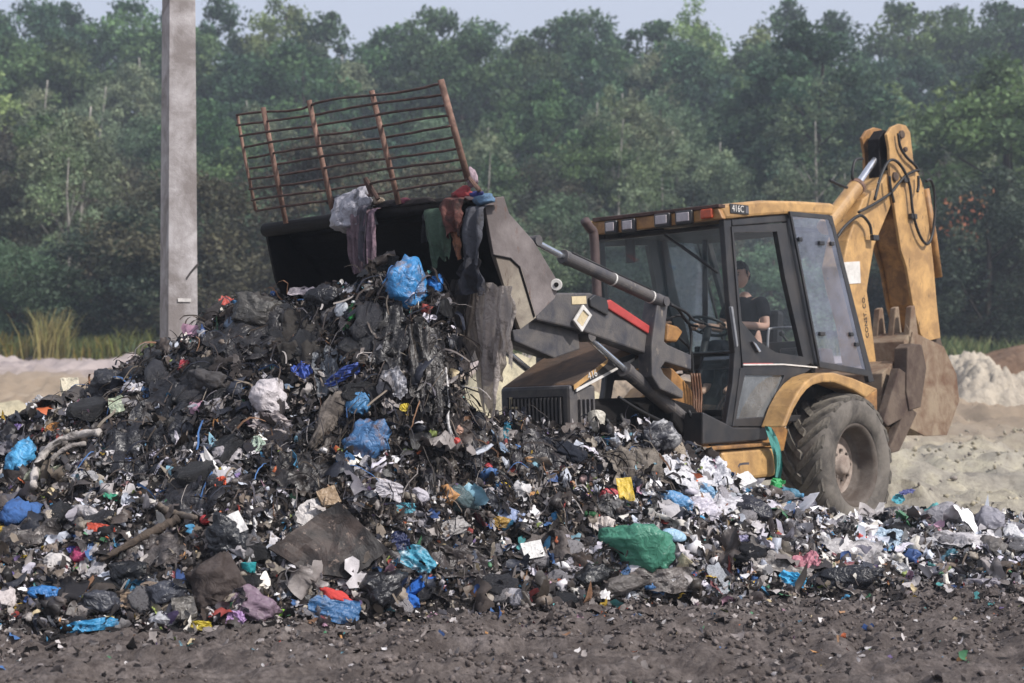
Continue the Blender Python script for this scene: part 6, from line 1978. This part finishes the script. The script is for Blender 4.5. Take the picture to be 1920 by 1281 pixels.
# ---- what hangs over the bucket rim and drips from its lip
def hang(name, px, py, w, h, col, label, cat, u=.07, rot=0, clear=0, matte=True, fold=1.0, taper=(1, 1), over=.10, damt=.35, lump=0, dirt='2f2a27', waves=5):
    """a limp piece whose top is at (px, py), h photo pixels long, w wide"""
    sd = nxt()
    top = TU(px, py, UR + u); bot = TU(px + h * math.tan(math.radians(rot)), py + h, UR + u)
    e = TU(px + w / 2, py, UR + u); f = TU(px - w / 2, py, UR + u)
    side_v = (e - f) / 2; down = bot - top
    nx, ny = 17, 28
    r = np.random.default_rng(sd)
    V = []
    back = Vector((-1, 0, 0))
    for j in range(ny):
        t = j / (ny - 1)
        for i in range(nx):
            s = i / (nx - 1) * 2 - 1
            tw = np.interp(t, np.linspace(0, 1, len(taper)), taper)
            p = top + side_v * (s * tw) + down * (t if t > .10 else .10 - (.10 - t) * .2)
            if t <= .16 and over: p = p + back * (over * (.16 - t) / .16)
            V.append(p)
    V = np.array([v[:] for v in V])
    S, Tt = np.meshgrid(np.linspace(-1, 1, nx), np.linspace(0, 1, ny))
    S, Tt = S.ravel(), Tt.ravel()
    ph = fbm(np.stack([S * 1.2, Tt * 1.4, 0 * S + sd], 1), sd, 3)
    dep = (np.sin(S * waves + ph * 6) * .5 + (ridged(np.stack([S * 2.2, Tt * .9, 0 * S + sd], 1), sd + 4, 2) - .5)) * side_v.length * .55 * fold * np.clip(.3 + Tt, 0, 1)
    V[:, 0] += dep + lump * np.sqrt(np.clip(1 - S * S, 0, 1)) * np.sin(np.clip(Tt * 1.1, 0, 1) * math.pi)
    edge = (fbm(np.stack([Tt * 5, np.sign(S) * 3, 0 * S + sd * 1.3], 1), sd + 6, 3) - .5) * side_v.length * .7
    V[:, 1] += np.sign(S) * np.abs(S) ** 2 * edge
    V[:, 2] += (fbm(np.stack([S * 2.4, 0 * S, 0 * S + sd], 1), sd + 7, 2) - .5) * down.length * .35 * Tt ** 3
    c = V.mean(0); V -= c
    i = (np.arange(ny - 1)[:, None] * nx + np.arange(nx - 1)[None, :]).ravel()
    me = nmesh(name, V, np.stack([i, i + 1, i + nx + 1, i + nx], 1), True)
    me.materials.append(film(col, .4, clear, dirt, damt, matte))
    return put(name, me, DIG @ Matrix.Translation(Vector(c)), label, cat)
hang('torn_cloth', 664, 378, 26, 130, '7d6a70', 'pink grey striped rag dangling from the grey bag', 'cloth', .15, 4, 0, True, 1.3, (.7, 1, .8, .9), .1, .4, 0, '4a4246', 7)
hang('torn_cloth', 680, 372, 20, 118, '55525a', 'charcoal rag strip hanging between two striped strips', 'cloth', .17, 0, 0, True, 1.2, (.8, 1, .8))
hang('torn_cloth', 692, 376, 22, 150, '86707a', 'longest striped rag strip hanging beside the grey bag', 'cloth', .16, 2, 0, True, 1.4, (.6, 1, .9, .5), .1, .4, 0, '3f3a40', 7)
hang('green_garment', 818, 376, 50, 118, '46584a', 'dark green garment slung over the bucket rim', 'clothing', .08, 5, 0, True, .6, (1, 1, .85, .7), .2, .25, .06)
hang('brown_rag', 848, 360, 42, 82, '6a4640', 'reddish brown frayed rag on the bucket rim', 'cloth', .11, 3, 0, True, 1.2, (.8, 1.1, .8), .2, .4, .05)
hang('orange_rag', 852, 425, 18, 62, '8a5f48', 'narrow orange brown strip below the frayed rag', 'cloth', .11, 9, 0, True, .8, (.8, 1, .5), .03)
hang('grey_trousers', 889, 372, 42, 116, '55565c', 'grey trousers hanging over the rim beside the end plate', 'clothing', .09, -2, 0, True, 1.0, (.8, .9, 1.05, .95), .2, .25, .03)
hang('dark_rag', 884, 476, 50, 74, '3a3b42', 'dark ragged cloth hanging below the grey trousers', 'cloth', .05, 3, 0, True, 1.4, (.6, 1, 1.1), .0)
hang('black_rag', 802, 392, 22, 60, '26262a', 'thin black rag on the rim beside the green garment', 'cloth', .08, -4, 0, True, 1.2, (.9, .6), .1)
hang('plastic_film', 846, 536, 60, 168, '9c938e', 'smoky grey film hanging in front of the bucket lip', 'film', -.10, -6, .2, False, .9, (.6, 1.0, 1.1, .8, .5, .25), .0, .30, dirt='5a514c', waves=6)
hang('plastic_film', 880, 516, 52, 200, 'a89e98', 'second grey film strip from the bucket corner, streaked brown', 'film', -.08, -4, .15, False, .9, (.4, .8, 1.0, 1.1, .7, .5), .0, .30, dirt='5a514c', waves=6)
hang('plastic_film', 918, 508, 50, 275, 'b8aea8', 'longest pale grey film trailing from the bucket to the sand', 'film', -.04, 0, .15, False, .9, (.5, .9, 1.1, .9, .75, 1.0, .85, .4), .0, .30, dirt='5a514c', waves=5)
hang('plastic_film', 946, 524, 40, 150, 'c0b6ae', 'pinkish grey shred of film beside the end plate', 'film', -.02, 2, .2, False, 1.0, (.5, 1, .9, .6, .3), .0, .28, dirt='5a514c', waves=5)
hang('plastic_film', 898, 530, 44, 150, '94897f', 'brownish grey film behind the longest pale strip', 'film', -.14, 3, .1, False, 1.1, (.8, 1.1, .8, .5), .0, .30, dirt='5a514c', waves=6)
hang('plastic_film', 864, 514, 36, 120, '3a3533', 'dark shredded film at the inner corner of the bucket load', 'film', -.04, 3, .1, False, 1.2, (.7, 1.1, .6, .3), .0, .3, waves=6)
hang('plastic_film', 932, 600, 44, 120, 'b0a69e', 'torn grey rag hanging below the pinkish shred', 'film', -.08, -4, .1, False, 1.1, (.8, 1.1, 1.0, .5), .0, .30, dirt='5a514c', waves=6)
hang('black_film', 720, 470, 60, 110, '1d1c1d', 'black wet film slopping from the bucket beside the blue bag', 'film', -.10, 3, 0, False, 1.2, (.8, 1.1, 1.0, .6), .0, .15, waves=7)
hang('black_film', 790, 520, 76, 150, '1b1b1d', 'wet black film sagging under the bright blue bag', 'film', -.18, 2, 0, False, 1.3, (1, 1.1, .9, .6), .0, .1)
def bit(px, py, w, h, col, label, name, cat, u=.05, rot=0, matte=True, deep=None, crumple=1.2):
    """a small crumpled piece lying on the bucket rim"""
    sd = nxt(); p = TU(px, py, UR + u)
    V, F = bag_verts(sd, 4 if deep else 3, crumple)
    if deep: V = V / np.abs(V[:, 1:]).max(0).mean()
    s = (TU(px + w / 2, py, UR + u) - p).length; hh = (TU(px, py - h / 2, UR + u) - p).length
    V = V * np.array([deep or min(s, hh) * .8, s, hh]); me = nmesh(name, V, F, True); me.materials.append(film(col, .4, 0, '2f2a27', .3, matte))
    return put(name, me, DIG @ Matrix.Translation(p) @ Matrix.Rotation(math.radians(rot), 4, 'X'), label, cat)
bit(662, 408, 88, 112, 'a3a2aa', 'pale grey bag bulging over the middle of the bucket rim', 'grey_bag', 'bag', .08, 0, False, .16, .7)
bit(866, 366, 34, 20, 'a84a4c', 'red rag bunched on the bucket rim', 'red_rag', 'rag')
bit(884, 372, 26, 14, 'b8a09a', 'pinkish white scrap on the rim beside the red rag', 'paper_scrap', 'paper')
bit(906, 376, 30, 24, '5f7a94', 'pale blue rag tucked at the corner of the bucket', 'blue_rag', 'rag')
bit(893, 366, 20, 14, '3a3f78', 'navy scrap on the rim next to the pale blue rag', 'blue_rag', 'rag')
bit(704, 391, 22, 7, 'c4ae38', 'yellow stick lying on the rim beside the grey bag', 'yellow_stick', 'stick')
bit(708, 378, 18, 18, '9a8c7c', 'cream knot of cloth on the rim beside the grey bag', 'cream_cloth', 'cloth')
bit(756, 380, 30, 12, '6a3a48', 'dark red scrap on the bucket rim between bag and garment', 'red_rag', 'rag')
bit(630, 378, 26, 14, '40444c', 'dark scrap at the foot of the grille', 'dark_rag', 'rag')
bit(735, 384, 60, 14, '2b282a', 'black wet rubbish lying along the bucket rim', 'wet_rag', 'rag')
bit(780, 380, 50, 16, '332e2e', 'dark wet rubbish heaped on the rim by the green garment', 'wet_rag', 'rag')
bit(884, 338, 16, 36, 'a5929a', 'pink and white rag tied to the corner of the grille', 'tied_rag', 'rag', .05, 25)
# teal rag caught on the digger
def caught_rag():
    pts = [(1440, 800), (1450, 822), (1458, 850), (1460, 876), (1458, 896)]
    w = [12, 16, 14, 12, 10]
    V = []
    for (x, y), ww in zip(pts, w):
        for s in np.linspace(-1, 1, 7):
            V.append(T(x + s * ww * .6, y + 2 * s, .90 + .03 * math.sin(s * 4 + y)))
    c = sum(V, Vector()) / len(V)
    F = [(j * 7 + i, j * 7 + i + 1, j * 7 + i + 8, j * 7 + i + 7) for j in range(4) for i in range(6)]
    me = pmesh('caught_rag', [v - c for v in V], F, True); me.materials.append(film('4f8f88', .5, 0, '2f3a38', .25, True))
    o = put('caught_rag', me, DIG @ Matrix.Translation(c), 'teal rag caught on the digger between tank box and rear tyre', 'rag')
    ss = o.modifiers.new('sub', 'SUBSURF'); ss.levels = ss.render_levels = 2
caught_rag()

# ---- limp wet sheets that follow the face of the heap
def drape_mesh(name, p, n, w, h, rot, sd, fold=.05, gx=20, gy=24):
    x = Vector((1, 0, 0)); x = (x - n * x.dot(n)).normalized(); y = n.cross(x)
    c, s_ = math.cos(rot), math.sin(rot)
    x, y = x * c + y * s_, y * c - x * s_
    A, B = np.meshgrid(np.linspace(-1, 1, gx), np.linspace(-1, 1, gy)); A, B = A.ravel(), B.ravel()
    th = np.arctan2(B, A)
    q = np.maximum(np.abs(A), np.abs(B)) / np.maximum(np.hypot(A, B), 1e-6)
    rd = (.6 + .8 * fbm(np.stack([np.cos(th) * 2.2 + sd, np.sin(th) * 2.2, 0 * th + sd], 1), sd, 3)) * (.4 + .6 * q)
    A, B = A * rd, B * rd
    P = np.array(p)[None] + A[:, None] * w * np.array(x)[None] + B[:, None] * h * np.array(y)[None]
    nn = np.array(n)
    for it in range(2):
        d = hz_at(P[:, 0], P[:, 1]) - P[:, 2]
        P = P + nn[None] * np.clip(d * nn[2] * .8, -.14, .2)[:, None]
    G = np.stack([A * 3.2 + .5 * B, B * .8, 0 * A + sd * 2.3], 1)
    f = (ridged(G, sd, 3) - .45) * fold * 1.6 + (fbm(np.stack([A * 2, B * 2, 0 * A + sd], 1), sd + 3, 3) - .5) * fold * 1.4
    P = P + nn[None] * (.035 + f)[:, None]
    cen = P.mean(0)
    i = (np.arange(gy - 1)[:, None] * gx + np.arange(gx - 1)[None, :]).ravel()
    return nmesh(name, P - cen, np.stack([i, i + 1, i + gx + 1, i + gx], 1), True), Vector(cen)
def drape(px, py, w, h, col, label, name, cat, rot=0, damt=.4, matte=False, clear=0, fold=.05, group=None):
    sd = nxt(); p = hit(px, py); m = p.y / FPX
    n = Vector(nrm_at(np.array([p.x]), np.array([p.y]))[0])
    n = (n + (Vector((0, 0, EYE)) - p).normalized() * .5).normalized()
    me, c = drape_mesh(name, p, n, w * m / 2, h * m / 2, math.radians(rot), sd, fold)
    me.materials.append(film(col, .36, clear, '2f2a27', damt, matte))
    return put(name, me, Matrix.Translation(c), label, cat, group)
drape(470, 640, 150, 130, '2a2829', 'broad wet black sheet spread below the crest under the bucket', 'wet_sheet', 'film', 20, .25)
drape(330, 760, 130, 170, '232327', 'wet black sheet sagging down the outer dump face', 'wet_sheet', 'film', -20, .2)
drape(570, 640, 90, 150, '35322f', 'brown black rag sheet below the wet black bag', 'wet_sheet', 'rag', 10, .3, True)
drape(735, 640, 72, 130, '201e1f', 'tarry black film down the middle of the dump', 'wet_sheet', 'film', -8, .2)
drape(800, 690, 70, 190, '2c2826', 'tarry brown film beside the hanging white cord', 'wet_sheet', 'film', 6, .3)
drape(265, 850, 140, 130, '1f1f24', 'black film fanned over the lower outer face', 'wet_sheet', 'film', 12, .15)
drape(370, 930, 120, 90, '2b2a2e', 'charcoal film beneath the grey white crumpled sheet', 'wet_sheet', 'film', 0, .3)
drape(560, 890, 100, 80, '2e2a28', 'muddy dark film between the mottled sack and the dark board', 'wet_sheet', 'film', -15, .4)
drape(880, 850, 100, 100, '262325', 'wet black film under the red float', 'wet_sheet', 'film', 10, .25)
drape(1010, 870, 120, 110, '2a272a', 'black sheet slumped below the bonnet', 'wet_sheet', 'film', -10, .25)
drape(1190, 880, 110, 90, '7d756c', 'mud grey sheet matted on the slope above the yellow packet', 'muddy_sheet', 'sheet', 5, .45, True)
drape(1040, 1030, 130, 70, '615a57', 'grey brown sheet matted beside the white square plate', 'muddy_sheet', 'sheet', 4, .45, True)
drape(860, 1060, 120, 70, '4a4443', 'dark brown film matted near the grey pouch', 'muddy_sheet', 'sheet', -6, .45)
drape(1240, 1090, 140, 50, '6b6460', 'dusty grey film flattened below the green sack', 'muddy_sheet', 'sheet', 3, .4)
drape(1455, 1060, 110, 60, '8a8480', 'pale muddy film next to the shaggy black coat', 'muddy_sheet', 'sheet', -5, .4)
drape(60, 1010, 120, 60, '57514e', 'grey brown sheet at the outer edge below the dark blue bag', 'muddy_sheet', 'sheet', 6, .4)
drape(300, 1040, 110, 70, '5a5350', 'dirty grey sheet under the leaning branch', 'muddy_sheet', 'sheet', -8, .4)
drape(1290, 900, 130, 60, 'c9c8cc', 'wide white sheet draped behind the white film crest', 'white_sheet', 'sheet', -10, .12)
drape(1350, 960, 120, 70, 'c4c2c8', 'whitish sheet draped between the navy bag and the torn film', 'white_sheet', 'sheet', 12, .15)
drape(1600, 1040, 150, 60, 'a8a4a4', 'pale sheet matted among the white scraps below the tyre', 'white_sheet', 'sheet', 0, .3)
drape(1810, 1010, 150, 50, 'b4b0b2', 'pale crumpled sheet along the far crest', 'white_sheet', 'sheet', 0, .25)
drape(620, 700, 60, 110, '5a5f66', 'slate grey film hanging beside the royal blue strip', 'wet_sheet', 'film', 8, .3)

# ---- more bags and scraps of each sort, individually
SORT = [('rubbish_bag', 'bag', ['1d1e22', '26272c', '2e2e33', '19191b'], 'slack bag', 'black bags', 'bag', (44, 100), .12, False, 52),
        ('plastic_film', 'film', ['c9c6ca', 'd8d6d8', 'b4b0b6', 'bfc3ca'], 'crumpled film', 'white films', 'film', (26, 76), .18, False, 72),
        ('carrier_bag', 'bag', ['8f8c90', '7d7a7c', '9c989a', '6c6a6c'], 'soiled carrier bag', 'grey carrier bags', 'bag', (32, 80), .30, False, 60),
        ('plastic_scrap', 'scrap', ['4a7cae', '3f8fbf', '5a7fb0'], 'blue plastic scrap', 'blue scraps', 'film', (20, 48), .2, False, 36),
        ('wrapper', 'wrapper', ['b0463f', 'b85a3a', 'a8484c'], 'red wrapper', 'red wrappers', 'film', (12, 26), .2, False, 22),
        ('crumpled_paper', 'paper', ['b5aa9c', 'a39686', 'c2b8aa', '8f7f70'], 'brownish crumpled paper', 'crumpled papers', 'bag', (22, 52), .28, True, 44),
        ('dark_rag', 'rag', ['3a3534', '2b2a30', '463d38', '2a2e38'], 'dark wet rag flattened', 'dark rags', 'film', (36, 95), .35, True, 56),
        ('yellow_scrap', 'scrap', ['c4a83a', 'bf9a48', 'cbb060'], 'yellow scrap of packaging', 'yellow scraps', 'film', (10, 22), .15, False, 16),
        ('green_scrap', 'scrap', ['4a8a60', '6a9a58', '3f7f74'], 'green scrap of packaging', 'green scraps', 'film', (10, 24), .2, False, 16)]
WORDS = {'rubbish_bag': ['black', 'blue black', 'charcoal', 'jet black'], 'plastic_film': ['greyish white', 'bright white', 'pale grey', 'bluish white'],
         'carrier_bag': ['mid grey', 'dark grey', 'light grey', 'slate grey'], 'plastic_scrap': ['mid', 'bright', 'dull'], 'wrapper': ['crimson', 'orange', 'rosy'],
         'crumpled_paper': ['tan', 'dull', 'cream', 'deep'], 'dark_rag': ['brown', 'inky', 'umber', 'slate'], 'yellow_scrap': ['golden', 'mustard', 'pale'], 'green_scrap': ['mid', 'leafy', 'sea']}
RS = np.random.default_rng(77)
for (name, cat, cols, label, group, kind, (lo, hi), damt, matte, cnt) in SORT:
    protos = []
    for v in range(4):
        sd = nxt()
        if kind == 'bag':
            V, F = bag_verts(sd, 3, 1.1, .3 if v == 1 else 0); V = V / np.abs(V[:, :2]).max(0).mean() * np.array([1, .75, .55])
        else:
            V, F = film_verts(sd, 15, 1.0); V[:, :2] /= np.abs(V[:, :2]).max(0); V[:, 2] -= V[:, 2].mean(); V *= np.array([1, .8, .8])
        protos.append((V, F))
    mats = [film(c, .38, 0, '2f2a27', damt, matte) for c in cols]
    meshes = []
    for q, (V, F) in enumerate(protos):
        me = nmesh(name, V, F, True); me.materials.append(mats[q % len(mats)]); meshes.append(me)
    X, Y, Z, N = sample_heap(cnt * 30, RS, .25)
    px = 960 + X / Y * FPX; py = HOR - (Z - EYE) / Y * FPX
    dark = np.clip((930 - py) / 120, 0, 1) * np.clip((px - 120) / 160, 0, 1) * np.clip((1180 - px) / 260, 0, 1)
    right = np.clip((px - 1080) / 300, 0, 1)
    wt = np.ones(len(X)) * ((px > -60) & (px < 1990))
    if name in ('plastic_film',): wt *= .06 + .5 * (1 - dark) + 1.2 * right
    elif name in ('rubbish_bag', 'dark_rag'): wt *= .5 + 1.2 * dark - .35 * right
    elif cat in ('scrap', 'wrapper', 'paper'): wt *= .25 + .9 * (1 - dark)
    else: wt *= .4 + .6 * (1 - dark)
    sel = RS.choice(len(X), cnt, replace=False, p=wt / wt.sum())
    first = None
    for c, q in enumerate(sel):
        n = Vector(N[q]); p = Vector((X[q], Y[q], Z[q]))
        n = (n + (Vector((0, 0, EYE)) - p).normalized() * .4).normalized()
        x = Vector((1, 0, 0)); x = (x - n * x.dot(n)).normalized(); y = n.cross(x)
        s = RS.uniform(lo, hi) / 2 * p.y / FPX
        M = Matrix((x, y, n)).transposed().to_4x4() @ Matrix.Rotation(RS.uniform(0, 6.28), 4, 'Z') @ Matrix.Diagonal((s, s * RS.uniform(.7, 1.1), s * RS.uniform(.6, 1.0), 1))
        M.translation = p + n * s * .15
        if first is None:
            o = first = link_mesh(name, meshes[0])
        else:
            o = first.copy(); o.data = meshes[int(RS.integers(4))]; COL.objects.link(o)
        o.matrix_world = M
        zx, zy = px[q], py[q]
        zone = ('high on the dark face below the bucket' if zy < 800 and zx < 900 else 'on the crest before the digger' if zy < 880 and zx >= 900 else
                'on the low flank before the rear tyre' if zx > 1300 else 'at the foot of the heap' if zy > 1070 else
                'on the low outer flank by the pale curved trim' if zx < 330 else 'on the lower slope around the dark board' if zx < 800 else 'on the slope above the green sack')
        size = 'small' if s * FPX / p.y * 2 < lo + (hi - lo) * .3 else 'large' if s * FPX / p.y * 2 > lo + (hi - lo) * .7 else 'middling'
        tag(o, size + ' ' + WORDS[name][list(meshes).index(o.data) % len(cols)] + ' ' + label + ' ' + zone, cat, group + ' ' + zone)

# ================================================================== HAZE
hv = bpy.data.materials.new('haze_air'); hv.use_nodes = True
ht = hv.node_tree
for n in list(ht.nodes):
    if n.type != 'OUTPUT_MATERIAL': ht.nodes.remove(n)
pv = ht.nodes.new('ShaderNodeVolumePrincipled')
pv.inputs['Color'].default_value = (.78, .87, 1.0, 1)
pv.inputs['Density'].default_value = 0.0013
pv.inputs['Anisotropy'].default_value = 0.2
ht.links.new(pv.outputs[0], [n for n in ht.nodes if n.type == 'OUTPUT_MATERIAL'][0].inputs['Volume'])
hz_top = 44.0
hb_ = link_mesh('haze', pmesh('haze', *boxVF((0, 80, (hz_top - 2.5) / 2), (250, 260, hz_top + 2.5))), hv)
tag(hb_, kind='stuff')
